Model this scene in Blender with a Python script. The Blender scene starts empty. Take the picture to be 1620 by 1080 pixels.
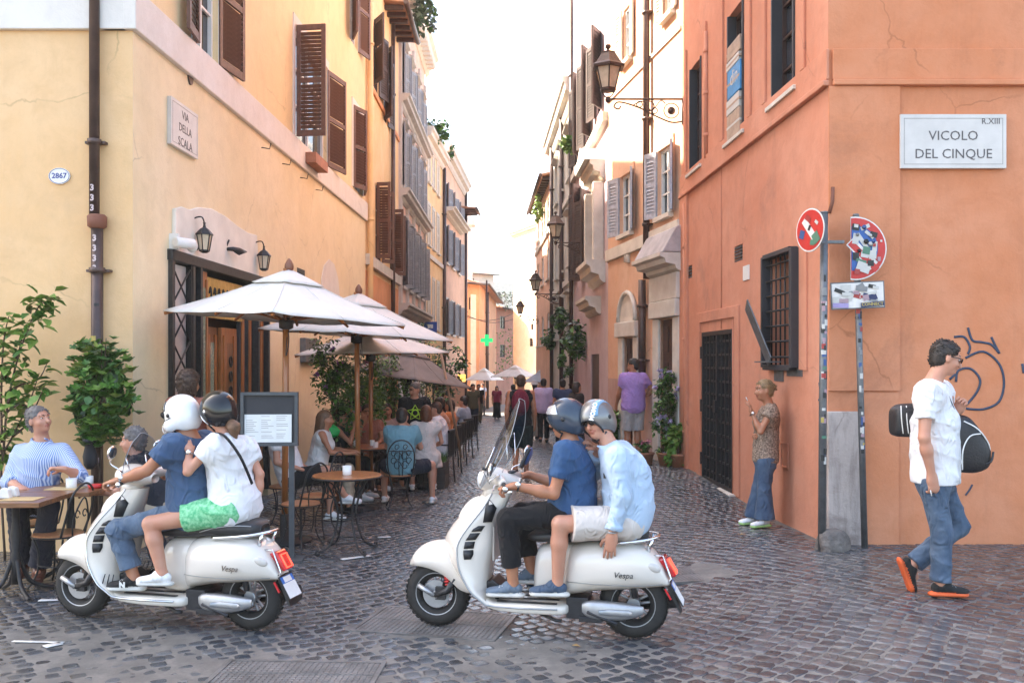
import bpy, math, random
import numpy as np
from mathutils import Vector, Matrix

# ------------------------------------------------------------------ camera, sky, sun, exposure
S = bpy.context.scene
COL = S.collection
F, CH, HZ = 1450.0, 1.9, 572.0          # focal length in photo pixels, eye height, horizon row
cam_d = bpy.data.cameras.new('camera')
cam = bpy.data.objects.new('camera', cam_d); COL.objects.link(cam)
cam.location = (0, 0, CH); cam.rotation_euler = (math.pi / 2, 0, 0)
cam_d.sensor_width = 36; cam_d.lens = 36 * F / 1620; cam_d.shift_y = (HZ - 540) / 1620
cam_d.clip_start = 0.05; cam_d.clip_end = 600
S.camera = cam
SUN_EL, SUN_AZ = 46.0, -66.0            # azimuth from +Y towards +X (negative: to the left)
W = bpy.data.worlds.new('World'); S.world = W; W.use_nodes = True
wn = W.node_tree; bg = wn.nodes['Background']
sky = wn.nodes.new('ShaderNodeTexSky'); sky.sky_type = 'NISHITA'; sky.sun_disc = False
sky.sun_elevation = math.radians(SUN_EL); sky.sun_rotation = math.radians(SUN_AZ)
sky.air_density = 1.0; sky.dust_density = 3.0; sky.ozone_density = 0.8
wn.links.new(sky.outputs[0], bg.inputs[0]); bg.inputs[1].default_value = 0.15
sd = bpy.data.lights.new('sun', 'SUN'); sd.energy = 5.0; sd.angle = math.radians(0.5); sd.color = (1, .93, .82)
sun = bpy.data.objects.new('sun', sd); COL.objects.link(sun)
_el, _az = math.radians(SUN_EL), math.radians(SUN_AZ)
sdir = Vector((math.sin(_az) * math.cos(_el), math.cos(_az) * math.cos(_el), math.sin(_el)))
sun.rotation_euler = sdir.to_track_quat('Z', 'Y').to_euler()
sun.location = sdir * 40
S.view_settings.view_transform = 'Standard'; S.view_settings.look = 'None'
S.view_settings.gamma = 1; S.view_settings.use_curve_mapping = False
S.view_settings.exposure = 2.52
try:
    S.view_settings.use_white_balance = True
    S.view_settings.white_balance_temperature = 7000
    S.view_settings.white_balance_tint = 9
except Exception: pass
S.cycles.max_bounces = 7; S.cycles.diffuse_bounces = 4; S.cycles.glossy_bounces = 3
S.cycles.transparent_max_bounces = 12; S.cycles.sample_clamp_indirect = 6
S.cycles.caustics_reflective = False; S.cycles.caustics_refractive = False
try:
    S.cycles.use_denoising = True; S.cycles.denoiser = 'OPENIMAGEDENOISE'
except Exception: pass
R = random.Random(7)
NR = np.random.RandomState(3)
D2R = math.radians

# ------------------------------------------------------------------ ground height and pixel helpers
def sst(a, b, x):
    t = np.clip((np.asarray(x, float) - a) / (b - a), 0, 1); return t * t * (3 - 2 * t)
def G(x, y):
    x = np.asarray(x, float); y = np.asarray(y, float)
    d = np.maximum(0, y - 8.6); base = -0.026 * (d * d / (d + 1.2 + 1e-9))
    r = .13 * sst(.9, 2.6, x) + .2 * sst(10, 15, y) * sst(.9, 2.5, x) * (1 - sst(17, 27, y))
    g = base + r
    return float(g) if g.ndim == 0 else g
def at(px, py, Y): return Vector(((px - 810) / F * Y, Y, CH - (py - HZ) / F * Y))
def gnd(px, Y, dz=0.0):
    x = (px - 810) / F * Y; return Vector((x, Y, G(x, Y) + dz))

# ------------------------------------------------------------------ objects
def tag(o, label=None, cat=None, group=None, kind=None):
    if label: o['label'] = label
    if cat: o['category'] = cat
    if group: o['group'] = group
    if kind: o['kind'] = kind
    return o
def thing(name, label, cat, loc=(0, 0, 0), rz=0.0, group=None):
    o = bpy.data.objects.new(name, None); COL.objects.link(o)
    o.location = loc; o.rotation_euler = (0, 0, rz); o.empty_display_size = .1
    return tag(o, label, cat, group)
def kids(o): return list(o.children)
def copy_tree(o, parent=None):
    c = o.copy(); COL.objects.link(c)
    if parent is not None: c.parent = parent
    for ch in kids(o): copy_tree(ch, c)
    return c
def link(name, me, parent=None, loc=None, rot=None):
    o = bpy.data.objects.new(name, me); COL.objects.link(o)
    if parent is not None: o.parent = parent
    if loc is not None: o.location = loc
    if rot is not None: o.rotation_euler = rot
    return o
def rotm(rx=0, ry=0, rz=0): return Matrix.Rotation(rz, 3, 'Z') @ Matrix.Rotation(ry, 3, 'Y') @ Matrix.Rotation(rx, 3, 'X')

class MB:
    def __init__(s): s.v = []; s.f = []; s.m = []; s.s = []
    def add(s, vs, fs, mi=0, smooth=False):
        b = len(s.v); s.v.extend([tuple(map(float, p)) for p in vs])
        for f in fs: s.f.append(tuple(b + i for i in f)); s.m.append(mi); s.s.append(smooth)
        return s
    def box(s, c, d, mi=0, M=None, taper=1.0):
        c = Vector(c); hx, hy, hz = d[0] / 2, d[1] / 2, d[2] / 2
        vs = []
        for z in (-1, 1):
            t = taper if z > 0 else 1
            for x, y in ((-1, -1), (1, -1), (1, 1), (-1, 1)):
                p = Vector((x * hx * t, y * hy * t, z * hz))
                if M is not None: p = M @ p
                vs.append(p + c)
        return s.add(vs, [(3, 2, 1, 0), (4, 5, 6, 7), (0, 1, 5, 4), (1, 2, 6, 5), (2, 3, 7, 6), (3, 0, 4, 7)], mi)
    def b2(s, x0, x1, y0, y1, z0, z1, mi=0): return s.box(((x0 + x1) / 2, (y0 + y1) / 2, (z0 + z1) / 2), (abs(x1 - x0), abs(y1 - y0), abs(z1 - z0)), mi)
    def tube(s, pts, r, n=8, mi=0, caps=True, smooth=True, closed=False, flat=1.0, up=None):
        P = [Vector(p) for p in pts]; N = len(P)
        rs = list(r) if hasattr(r, '__len__') else [r] * N
        T = []
        for i in range(N):
            a = P[(i - 1) % N] if closed else P[max(i - 1, 0)]; b = P[(i + 1) % N] if closed else P[min(i + 1, N - 1)]
            t = (b - a); T.append(t.normalized() if t.length > 1e-9 else Vector((0, 0, 1)))
        u = Vector(up) if up is not None else (Vector((0, 0, 1)) if abs(T[0].z) < .9 else Vector((1, 0, 0)))
        u = (u - T[0] * u.dot(T[0])).normalized(); vs = []
        for i in range(N):
            u = u - T[i] * u.dot(T[i])
            u = u.normalized() if u.length > 1e-6 else T[i].orthogonal().normalized()
            w = T[i].cross(u)
            for k in range(n):
                a = 2 * math.pi * k / n
                vs.append(P[i] + u * (math.cos(a) * rs[i] * flat) + w * (math.sin(a) * rs[i]))
        fs = []
        for i in range(N if closed else N - 1):
            j = (i + 1) % N
            for k in range(n): k2 = (k + 1) % n; fs.append((i * n + k, i * n + k2, j * n + k2, j * n + k))
        s.add(vs, fs, mi, smooth)
        if caps and not closed:
            b = len(s.v) - len(vs)
            s.f.append(tuple(b + k for k in reversed(range(n)))); s.m.append(mi); s.s.append(False)
            s.f.append(tuple(b + (N - 1) * n + k for k in range(n))); s.m.append(mi); s.s.append(False)
        return s
    def grid(s, P, mi=0, smooth=True, cu=False, cv=False, flip=False):
        P = np.asarray(P, float); n, m = P.shape[:2]; vs = P.reshape(-1, 3); fs = []
        for i in range(n if cu else n - 1):
            for j in range(m if cv else m - 1):
                a, b, c, d = i * m + j, ((i + 1) % n) * m + j, ((i + 1) % n) * m + (j + 1) % m, i * m + (j + 1) % m
                fs.append((a, d, c, b) if flip else (a, b, c, d))
        return s.add(vs, fs, mi, smooth)
    def lathe(s, prof, n=16, mi=0, c=(0, 0, 0), M=None, smooth=True, a0=0):
        vs = []; c = Vector(c)
        for r, z in prof:
            for k in range(n):
                a = 2 * math.pi * k / n + a0; p = Vector((r * math.cos(a), r * math.sin(a), z))
                if M is not None: p = M @ p
                vs.append(p + c)
        fs = []
        for i in range(len(prof) - 1):
            for k in range(n): k2 = (k + 1) % n; fs.append((i * n + k, i * n + k2, (i + 1) * n + k2, (i + 1) * n + k))
        fs2 = [tuple(reversed(range(n))), tuple((len(prof) - 1) * n + k for k in range(n))]
        b = len(s.v); s.add(vs, fs, mi, smooth)
        for f, (r, z) in zip(fs2, (prof[0], prof[-1])):
            if r > 1e-4: s.f.append(tuple(b + i for i in f)); s.m.append(mi); s.s.append(False)
        return s
    def prism(s, poly, y0, y1, mi=0, M=None, c=(0, 0, 0), axis='y'):
        """poly in (x,z), extruded along y"""
        c = Vector(c); n = len(poly); vs = []
        for y in (y0, y1):
            for x, z in poly:
                p = Vector((x, y, z)) if axis == 'y' else (Vector((x, z, y)) if axis == 'z' else Vector((y, x, z)))
                if M is not None: p = M @ p
                vs.append(p + c)
        fs = [tuple(range(n)), tuple(reversed(range(n, 2 * n)))] + [(i, n + i, n + (i + 1) % n, (i + 1) % n) for i in range(n)]
        return s.add(vs, fs, mi)
    def ell(s, c, r, M=None, mi=0, n=12, m=8):
        prof = [(max(1e-5, math.sin(math.pi * i / m)), -math.cos(math.pi * i / m)) for i in range(m + 1)]
        A = Matrix.Diagonal(Vector(r)).to_3x3()
        return s.lathe(prof, n, mi, c, (M @ A) if M is not None else A)
    def mesh(s, name, mats):
        me = bpy.data.meshes.new(name); me.from_pydata(s.v, [], s.f)
        if not isinstance(mats, (list, tuple)): mats = [mats]
        for m in mats: me.materials.append(m)
        me.polygons.foreach_set('material_index', s.m); me.polygons.foreach_set('use_smooth', s.s)
        me.update(); return me
    def build(s, name, mats, parent=None, loc=None, rot=None, bevel=0, kind=None, label=None, solid=0, fix=False):
        me = s.mesh(name, mats)
        if fix:
            import bmesh
            b = bmesh.new(); b.from_mesh(me); bmesh.ops.recalc_face_normals(b, faces=b.faces[:]); b.to_mesh(me); b.free()
        o = link(name, me, parent, loc, rot)
        if solid: md = o.modifiers.new('thick', 'SOLIDIFY'); md.thickness = solid; md.offset = 0
        if bevel:
            md = o.modifiers.new('edge', 'BEVEL'); md.width = bevel; md.segments = 2; md.limit_method = 'ANGLE'; md.angle_limit = D2R(40)
        if kind: o['kind'] = kind
        if label: o['label'] = label
        return o

def smooth_path(pts, k=6, closed=False):
    P = [Vector(p) for p in pts]; n = len(P); out = []
    for i in range(n if closed else n - 1):
        g = (lambda j: P[j % n]) if closed else (lambda j: P[min(max(j, 0), n - 1)])
        a, b, c, d = g(i - 1), g(i), g(i + 1), g(i + 2)
        for q in range(k):
            t = q / k
            out.append(.5 * ((2 * b) + (c - a) * t + (2 * a - 5 * b + 4 * c - d) * t * t + (3 * b - a - 3 * c + d) * t ** 3))
    if not closed: out.append(P[-1])
    return out

# ------------------------------------------------------------------ materials
def _bsdf(m):
    m.use_nodes = True; return m.node_tree.nodes['Principled BSDF'], m.node_tree
def rgb(c): return (c[0], c[1], c[2], 1)
_mc = {}
def mat(name, col, rough=.6, metal=0.0, var=.12, ns=6.0, bump=.15, bs=60.0, spec=.5, coat=0, emit=0, sheen=0, col2=None, stretch=None, bd=.01, sss=0):
    if name in _mc: return _mc[name]
    m = bpy.data.materials.new(name); b, nt = _bsdf(m); N, L = nt.nodes, nt.links
    b.inputs['Roughness'].default_value = rough; b.inputs['Metallic'].default_value = metal
    b.inputs['Specular IOR Level'].default_value = spec; b.inputs['Coat Weight'].default_value = coat
    if sheen: b.inputs['Sheen Weight'].default_value = sheen
    if sss:
        b.inputs['Subsurface Weight'].default_value = sss; b.inputs['Subsurface Radius'].default_value = (.012, .005, .003)
        b.inputs['Subsurface Scale'].default_value = 1
    tc = N.new('ShaderNodeTexCoord'); src = tc.outputs['Object']
    if stretch:
        mp = N.new('ShaderNodeMapping'); mp.inputs['Scale'].default_value = stretch; L.new(src, mp.inputs[0]); src = mp.outputs[0]
    nz = N.new('ShaderNodeTexNoise'); nz.inputs['Scale'].default_value = ns; nz.inputs['Detail'].default_value = 6; nz.inputs['Roughness'].default_value = .6
    L.new(src, nz.inputs['Vector'])
    mx = N.new('ShaderNodeMix'); mx.data_type = 'RGBA'
    c2 = col2 or tuple(min(1, c * (1 + var)) for c in col); c1 = col if col2 else tuple(c * (1 - var) for c in col)
    mx.inputs[6].default_value = rgb(c1); mx.inputs[7].default_value = rgb(c2)
    mr = N.new('ShaderNodeMapRange'); mr.inputs[1].default_value = .32; mr.inputs[2].default_value = .68
    L.new(nz.outputs[0], mr.inputs[0]); L.new(mr.outputs[0], mx.inputs[0]); L.new(mx.outputs[2], b.inputs['Base Color'])
    if bump:
        n2 = N.new('ShaderNodeTexNoise'); n2.inputs['Scale'].default_value = bs; n2.inputs['Detail'].default_value = 4; L.new(src, n2.inputs['Vector'])
        bp = N.new('ShaderNodeBump'); bp.inputs['Strength'].default_value = bump; bp.inputs['Distance'].default_value = bd
        L.new(n2.outputs[0], bp.inputs['Height']); L.new(bp.outputs[0], b.inputs['Normal'])
        m['mixnode'] = mx.name
    if emit:
        b.inputs['Emission Color'].default_value = rgb(col); b.inputs['Emission Strength'].default_value = emit
    _mc[name] = m; return m

def plaster(name, col, stain=(.35, .3, .27), sa=.35, light=None, seed=0, streak=.25, bump=.35):
    m = bpy.data.materials.new(name); b, nt = _bsdf(m); N, L = nt.nodes, nt.links
    b.inputs['Roughness'].default_value = .88; b.inputs['Specular IOR Level'].default_value = .25
    tc = N.new('ShaderNodeTexCoord'); mp = N.new('ShaderNodeMapping'); mp.inputs['Location'].default_value = (seed * 7.3, seed * 3.1, seed)
    L.new(tc.outputs['Object'], mp.inputs[0]); src = mp.outputs[0]
    def noise(sc, det=5, ro=.6, st=None):
        v = src
        if st: q = N.new('ShaderNodeMapping'); q.inputs['Scale'].default_value = st; L.new(src, q.inputs[0]); v = q.outputs[0]
        n = N.new('ShaderNodeTexNoise'); n.inputs['Scale'].default_value = sc; n.inputs['Detail'].default_value = det; n.inputs['Roughness'].default_value = ro
        n.inputs['Distortion'].default_value = .4
        L.new(v, n.inputs['Vector']); return n.outputs[0]
    def rng(o, a, c, lo=0, hi=1):
        r = N.new('ShaderNodeMapRange'); r.inputs[1].default_value = a; r.inputs[2].default_value = c; r.inputs[3].default_value = lo; r.inputs[4].default_value = hi
        L.new(o, r.inputs[0]); return r.outputs[0]
    def mix(f, a, c):
        x = N.new('ShaderNodeMix'); x.data_type = 'RGBA'
        for i, q in ((6, a), (7, c)):
            if isinstance(q, tuple): x.inputs[i].default_value = rgb(q)
            else: L.new(q, x.inputs[i])
        if isinstance(f, float): x.inputs[0].default_value = f
        else: L.new(f, x.inputs[0])
        return x.outputs[2]
    light = light or tuple(min(.9, c * 1.18 + .03) for c in col)
    dark = tuple(c * .82 for c in col)
    c = mix(rng(noise(.9), .35, .68), col, light)
    c = mix(rng(noise(3.4, 7, .7), .45, .75, 0, .55), c, dark)
    c = mix(rng(noise(1.1, 8, .75, (2.2, 2.2, .35)), .52, .78, 0, streak), c, stain)
    c = mix(rng(noise(.55, 9, .72), .56, .74, 0, sa), c, stain)
    c = mix(rng(noise(26, 3), .6, .75, 0, .3), c, light)
    vo = N.new('ShaderNodeTexVoronoi'); vo.feature = 'DISTANCE_TO_EDGE'; vo.inputs['Scale'].default_value = .55; q = N.new('ShaderNodeMix'); q.data_type = 'VECTOR'; q.inputs[0].default_value = .22
    nv = N.new('ShaderNodeTexNoise'); nv.inputs['Scale'].default_value = 3; nv.inputs['Detail'].default_value = 6; L.new(src, nv.inputs[0]); L.new(src, q.inputs[4]); L.new(nv.outputs['Color'], q.inputs[5]); L.new(q.outputs[1], vo.inputs['Vector'])
    ck = N.new('ShaderNodeMath'); ck.operation = 'MULTIPLY'; L.new(rng(vo.outputs['Distance'], .0, .005, .5, 0), ck.inputs[0]); L.new(rng(noise(.8, 3), .5, .6), ck.inputs[1]); c = mix(ck.outputs[0], c, tuple(v * .45 for v in col))
    c = mix(rng(noise(1.6, 9, .8, (3, 3, .16)), .6, .8, 0, streak * 1.4), c, dark)
    L.new(c, b.inputs['Base Color'])
    bp = N.new('ShaderNodeBump'); bp.inputs['Strength'].default_value = bump; bp.inputs['Distance'].default_value = .02
    ad = N.new('ShaderNodeMath'); ad.operation = 'ADD'; L.new(noise(5, 6, .65), ad.inputs[0])
    ml = N.new('ShaderNodeMath'); ml.operation = 'MULTIPLY'; ml.inputs[1].default_value = .25; L.new(noise(55, 4, .6), ml.inputs[0]); L.new(ml.outputs[0], ad.inputs[1])
    L.new(ad.outputs[0], bp.inputs['Height']); L.new(bp.outputs[0], b.inputs['Normal'])
    return m

def thin_glass(name, tint=(.9, .95, 1), fac=.12, rough=.02):
    m = bpy.data.materials.new(name); m.use_nodes = True; nt = m.node_tree; N, L = nt.nodes, nt.links; N.clear()
    o = N.new('ShaderNodeOutputMaterial'); t = N.new('ShaderNodeBsdfTransparent'); t.inputs[0].default_value = rgb(tint)
    g = N.new('ShaderNodeBsdfGlossy'); g.inputs[1].default_value = rough; x = N.new('ShaderNodeMixShader')
    fr = N.new('ShaderNodeFresnel'); fr.inputs[0].default_value = 1.45; a = N.new('ShaderNodeMath'); a.operation = 'ADD'; a.inputs[1].default_value = fac
    L.new(fr.outputs[0], a.inputs[0]); cl = N.new('ShaderNodeMath'); cl.operation = 'MINIMUM'; cl.inputs[1].default_value = .22; L.new(a.outputs[0], cl.inputs[0]); L.new(cl.outputs[0], x.inputs[0]); L.new(t.outputs[0], x.inputs[1]); L.new(g.outputs[0], x.inputs[2]); L.new(x.outputs[0], o.inputs[0])
    return m

M_ = {}
def MM(): pass
M_['white_paint'] = mat('white_vehicle_paint', (.74, .665, .585), .22, 0, .02, 3, 0, coat=.6)
M_['white_plain'] = mat('white_plain', (.78, .77, .74), .6, 0, .05, 10, .1)
M_['chrome'] = mat('chrome', (.75, .75, .76), .12, 1, .04, 8, 0)
M_['alu'] = mat('brushed_aluminium', (.42, .42, .43), .45, .8, .08, 20, .05)
M_['black_plastic'] = mat('black_plastic', (.018, .018, .02), .45, 0, .2, 30, .1)
M_['rubber'] = mat('tyre_rubber', (.022, .02, .019), .75, 0, .25, 25, .3)
M_['dark_metal'] = mat('dark_metal', (.05, .048, .05), .42, .6, .2, 20, .15)
M_['iron'] = mat('black_wrought_iron', (.025, .023, .024), .5, .3, .2, 30, .2)
M_['engine'] = mat('engine_grey', (.045, .045, .05), .45, .6, .2, 30, .2)
M_['red_lens'] = mat('red_lens', (.62, .02, .025), .1, 0, .1, 20, 0, coat=1)
M_['red_lamp'] = mat('lit_red_lamp', (1, .09, .05), .2, 0, .02, 20, 0, emit=.35)
M_['red_paint'] = mat('red_paint', (.6, .03, .03), .3, 0, .1, 10, 0)
M_['seat'] = mat('black_vinyl', (.02, .02, .022), .48, 0, .2, 30, .15, 200)
M_['screen'] = thin_glass('clear_screen', (.62, .65, .7), .03, .04)
M_['window_glass'] = mat('dark_window_glass', (.035, .04, .05), .06, 0, .3, 2, 0, .8)
M_['brown_shutter'] = mat('brown_shutter_paint', (.13, .062, .043), .55, 0, .25, 14, .2, 40)
M_['dark_shutter'] = mat('dark_shutter_paint', (.075, .05, .045), .55, 0, .25, 14, .2, 40)
M_['grey_shutter'] = mat('grey_shutter_paint', (.25, .25, .27), .55, 0, .2, 14, .2, 40)
M_['blue_shutter'] = mat('blue_grey_shutter_paint', (.42, .44, .5), .55, 0, .2, 14, .2, 40)
M_['green_shutter'] = mat('dark_green_shutter_paint', (.06, .075, .07), .55, 0, .2, 14, .2, 40)
M_['wood'] = mat('varnished_wood', (.36, .125, .035), .35, 0, .35, 4, .12, 20, coat=.3, stretch=(6, 6, .7))
M_['table_wood'] = mat('worn_table_wood', (.2, .085, .035), .32, 0, .4, 4, .2, 16, coat=.2, stretch=(1, 9, 9))
M_['seat_wood'] = mat('plywood_seat', (.42, .18, .08), .35, 0, .25, 5, .1, 20, stretch=(1, 8, 8))
M_['brown_wood'] = mat('brown_door_wood', (.22, .09, .035), .4, 0, .4, 5, .25, 18, stretch=(6, 6, .6))
M_['dark_wood'] = mat('dark_door_wood', (.05, .022, .016), .5, 0, .35, 5, .3, 18, stretch=(6, 6, .6))
M_['stone'] = mat('travertine', (.56, .5, .43), .75, 0, .18, 4, .35, 22, col2=(.68, .63, .56))
M_['marble'] = mat('white_marble', (.6, .565, .53), .4, 0, .1, 3, .06, 30)
M_['black_paint'] = mat('black_sign_paint', (.03, .03, .035), .6, 0, .1, 10, 0)
M_['canvas'] = mat('white_canvas', (.72, .68, .62), .85, 0, .06, 5, .2, 90)
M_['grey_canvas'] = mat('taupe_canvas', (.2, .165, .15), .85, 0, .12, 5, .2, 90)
M_['galv'] = mat('galvanised_steel', (.15, .155, .16), .5, .5, .25, 9, .15, 40)
M_['pipe'] = mat('brown_copper_pipe', (.06, .038, .034), .42, .4, .35, 3, .15, 30, col2=(.12, .075, .062))
M_['tile'] = mat('terracotta_tile', (.4, .2, .12), .8, 0, .3, 6, .3)
M_['cream'] = mat('cream_stucco', (.66, .6, .52), .85, 0, .1, 3, .25)
M_['ceramic'] = mat('white_ceramic', (.8, .78, .74), .3, 0, .04, 10, 0)
M_['terracotta'] = mat('terracotta_pot_clay', (.38, .16, .09), .75, 0, .2, 8, .2)
M_['warm_glass'] = mat('frosted_lantern_glass', (.62, .5, .36), .25, 0, .15, 8, .1)

def text_mesh(txt, size, mt, depth=.002, shear=0, align='CENTER', bold=0):
    c = bpy.data.curves.new('lettering', 'FONT'); c.body = txt; c.size = size; c.extrude = depth; c.align_x = align; c.align_y = 'CENTER'
    c.shear = shear; c.offset = bold; c.resolution_u = 2
    o = bpy.data.objects.new('lettering_curve', c); COL.objects.link(o)
    dg = bpy.context.evaluated_depsgraph_get(); me = bpy.data.meshes.new_from_object(o.evaluated_get(dg))
    bpy.data.objects.remove(o); me.materials.clear(); me.materials.append(mt); return me
# ------------------------------------------------------------------ facades
class Fac:
    """a vertical wall plane: x = viewer's right along the wall, y = into the wall, z = up (all from world origin height)"""
    def __init__(s, O, e):
        s.O = Vector((O[0], O[1])); s.e = Vector(e).normalized(); s.i = Vector((-s.e.y, s.e.x)); s.ang = math.atan2(s.e.y, s.e.x)
    def hit(s, px, py=HZ, off=0.0):
        r = Vector(((px - 810) / F, 1.0)); t = (s.O.dot(s.i) + off) / r.dot(s.i); p = r * t
        return (p - s.O).dot(s.e), CH - (py - HZ) / F * t
    def x(s, px, off=0.0): return s.hit(px, HZ, off)[0]
    def z(s, px, py, off=0.0): return s.hit(px, py, off)[1]
    def W(s, x, y=0, z=0): p = s.O + s.e * x + s.i * y; return Vector((p.x, p.y, z))
    def put(s, o, root, x=0, y=0, z=0, rot=0.0):
        o.parent = root; o.location = s.W(x, y, z) - root.location; o.rotation_euler = (0, 0, s.ang + rot); return o

def wall(fac, root, x0, x1, z0, z1, holes, mt, depth=.3, name='wall', y=0.0, kind=None, ends=True):
    xs = sorted({x0, x1, *[h[0] for h in holes], *[h[1] for h in holes]}); zs = sorted({z0, z1, *[h[2] for h in holes], *[h[3] for h in holes]})
    xs = [v for v in xs if x0 <= v <= x1]; zs = [v for v in zs if z0 <= v <= z1]
    m = MB()
    for i in range(len(xs) - 1):
        for j in range(len(zs) - 1):
            cx, cz = (xs[i] + xs[i + 1]) / 2, (zs[j] + zs[j + 1]) / 2
            if any(h[0] < cx < h[1] and h[2] < cz < h[3] for h in holes): continue
            a, b, c, d = xs[i], xs[i + 1], zs[j], zs[j + 1]
            m.add([(a, y, c), (b, y, c), (b, y, d), (a, y, d)], [(0, 1, 2, 3)])
    for a, b, c, d in [h[:4] for h in holes]:
        m.add([(a, y, c), (b, y, c), (b, y, d), (a, y, d), (a, y + depth, c), (b, y + depth, c), (b, y + depth, d), (a, y + depth, d)], [(0, 4, 5, 1), (1, 5, 6, 2), (2, 6, 7, 3), (3, 7, 4, 0)])
    if ends:
        m.add([(x0, y, z0), (x0, y, z1), (x0, y + depth, z1), (x0, y + depth, z0), (x1, y, z0), (x1, y, z1), (x1, y + depth, z1), (x1, y + depth, z0)], [(0, 1, 2, 3), (7, 6, 5, 4), (1, 5, 6, 2)])
    o = m.build(name, mt); 
    if kind: o['kind'] = kind
    return fac.put(o, root)
def mass(fac, root, x0, x1, z0, z1, y0, y1, mt, name='rear_wall'):
    o = MB().b2(x0, x1, y0, y1, z0, z1).build(name, mt); return fac.put(o, root)
_sh = {}
def shutter_mesh(w, h, mt, sep):
    w = round(w, 2); h = round(h, 2); k = (w, h, mt.name, sep)
    if k in _sh: return _sh[k]
    m = MB(); t = .04; f = min(.07, w * .18)
    m.b2(0, f, 0, t, 0, h); m.b2(w - f, w, 0, t, 0, h)
    rails = [(0, .1), (h * .48, h * .48 + .08), (h - .09, h)]
    for a, b in rails: m.b2(f, w - f, .003, t - .003, a, b)
    n = max(6, int(h / .075)); sl = []
    for i in range(n):
        z = .12 + (h - .24) * (i + .5) / n
        if abs(z - h * .48 - .04) < .06: continue
        sl.append(z)
    if not sep:
        for z in sl: m.box((w / 2, t / 2, z), (w - 2 * f, .008, .06), 0, rotm(D2R(38), 0, 0))
        m.b2(f, w - f, t / 2 - .002, t / 2 + .002, .1, h - .09)
    s = MB().box((0, 0, 0), (w - 2 * f - .004, .008, .06), 0, rotm(D2R(38), 0, 0)).mesh('slat', mt) if sep else None
    _sh[k] = (m.mesh('shutter', mt), s, sl, w, t); return _sh[k]
def shutter(fac, root, x, z0, w, h, mt, side, ang, sep=False, y=-.03):
    """side 'L': hinged at its left edge x, 'R': hinged at its right edge; ang: 0 closed, 180 flat on the wall"""
    me, sm, sl, w, t = shutter_mesh(w, h, mt, sep); o = link('shutter', me)
    if side == 'L': fac.put(o, root, x, y, z0, -D2R(ang))
    else:
        fac.put(o, root, x, y, z0, math.pi + D2R(ang))
        o.location += Vector((0, 0, 0))
    if sep:
        for z in sl: link('slat', sm, o, (w / 2, t / 2, z))
    return o
def window(fac, root, x0, x1, z0, z1, fm, y=.035, bars=(1, 2), glass=None):
    w, h = x1 - x0, z1 - z0; m = MB(); t = .05
    m.b2(0, t, 0, .05, 0, h); m.b2(w - t, w, 0, .05, 0, h); m.b2(t, w - t, .002, .048, 0, t); m.b2(t, w - t, .002, .048, h - t, h)
    for i in range(1, bars[0] + 1): c = w * i / (bars[0] + 1); m.b2(c - .025, c + .025, .004, .046, t, h - t)
    for i in range(1, bars[1] + 1): c = h * i / (bars[1] + 1); m.b2(t, w - t, .008, .042, c - .015, c + .015)
    o = fac.put(m.build('window', fm), root, x0, y, z0)
    MB().b2(.02, w - .02, .052, .06, .02, h - .02).build('pane', glass or M_['window_glass'], o); return o
def trim(fac, root, x0, x1, y0, y1, z0, z1, mt, name='trim', bevel=0): return fac.put(MB().b2(x0, x1, y0, y1, z0, z1).build(name, mt, bevel=bevel), root)
def pipe(fac, root, x, z0, z1, r, mt, y=None, name='downpipe', brackets=3):
    y = -r - .03 if y is None else y
    m = MB().tube([(0, 0, z0), (0, 0, z1)], r, 10)
    for i in range(brackets): z = z0 + (z1 - z0) * (i + .5) / brackets; m.tube([(0, 0, z), (0, 0, z + .05)], r * 1.35, 10); m.b2(-r * 2, r * 2, r * .2, r + .03, z + .01, z + .035)
    return fac.put(m.build(name, mt), root, x, y, 0)
def hood(fac, root, x0, x1, z, mt, d=.18, h=.14):
    m = MB(); m.prism([(0, 0), (.0, h), (-d * .4, h), (-d, h * .55), (-d, h * .35), (-d * .3, 0)], x0, x1, 0, axis='x')
    return fac.put(m.build('window_hood', mt), root)
def rows(fac, root, cols, rws, sh, fm, z_at, ang=170, sill=None, hd=None, closed=(), surround=None, swing=None):
    """cols: list of (px0, px1) on the wall; rws: list of (ytop, ybot) at photo column z_at. returns holes"""
    holes = []
    for r, (yt, yb) in enumerate(rws):
        z1, z0 = fac.z(z_at, yt), fac.z(z_at, yb)
        for c, (a, b) in enumerate(cols):
            xa, xb = sorted((fac.x(a), fac.x(b))); holes.append((xa, xb, z0, z1))
            window(fac, root, xa, xb, z0, z1, fm, .035)
            if sill: trim(fac, root, xa - .08, xb + .08, -.1, .0, z0 - .08, z0 - .002, sill, 'sill')
            if hd: hood(fac, root, xa - .15, xb + .15, z1 + .1, hd).location.z += z1 + .08
            if surround:
                for q in ((xa - .14, xa - .002, z0, z1), (xb + .002, xb + .14, z0, z1), (xa - .14, xb + .14, z1 + .002, z1 + .14)): trim(fac, root, q[0], q[1], -.03, .0, q[2], q[3], surround, 'window_surround')
            if sh:
                w = (xb - xa) / 2; k = (r, c)
                if k in closed: shutter(fac, root, xa + .005, z0, w - .01, z1 - z0, sh, 'L', 0, y=-.005); shutter(fac, root, xb - .005, z0, w - .01, z1 - z0, sh, 'R', 0, y=.035)
                else:
                    q = (swing or {}).get(k, ang)
                    shutter(fac, root, xa, z0, w, z1 - z0, sh, 'L', 360 - q if False else -(-q), y=-.035)
                    shutter(fac, root, xb, z0, w, z1 - z0, sh, 'R', -(-q), y=-.035)
    return holes

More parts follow.
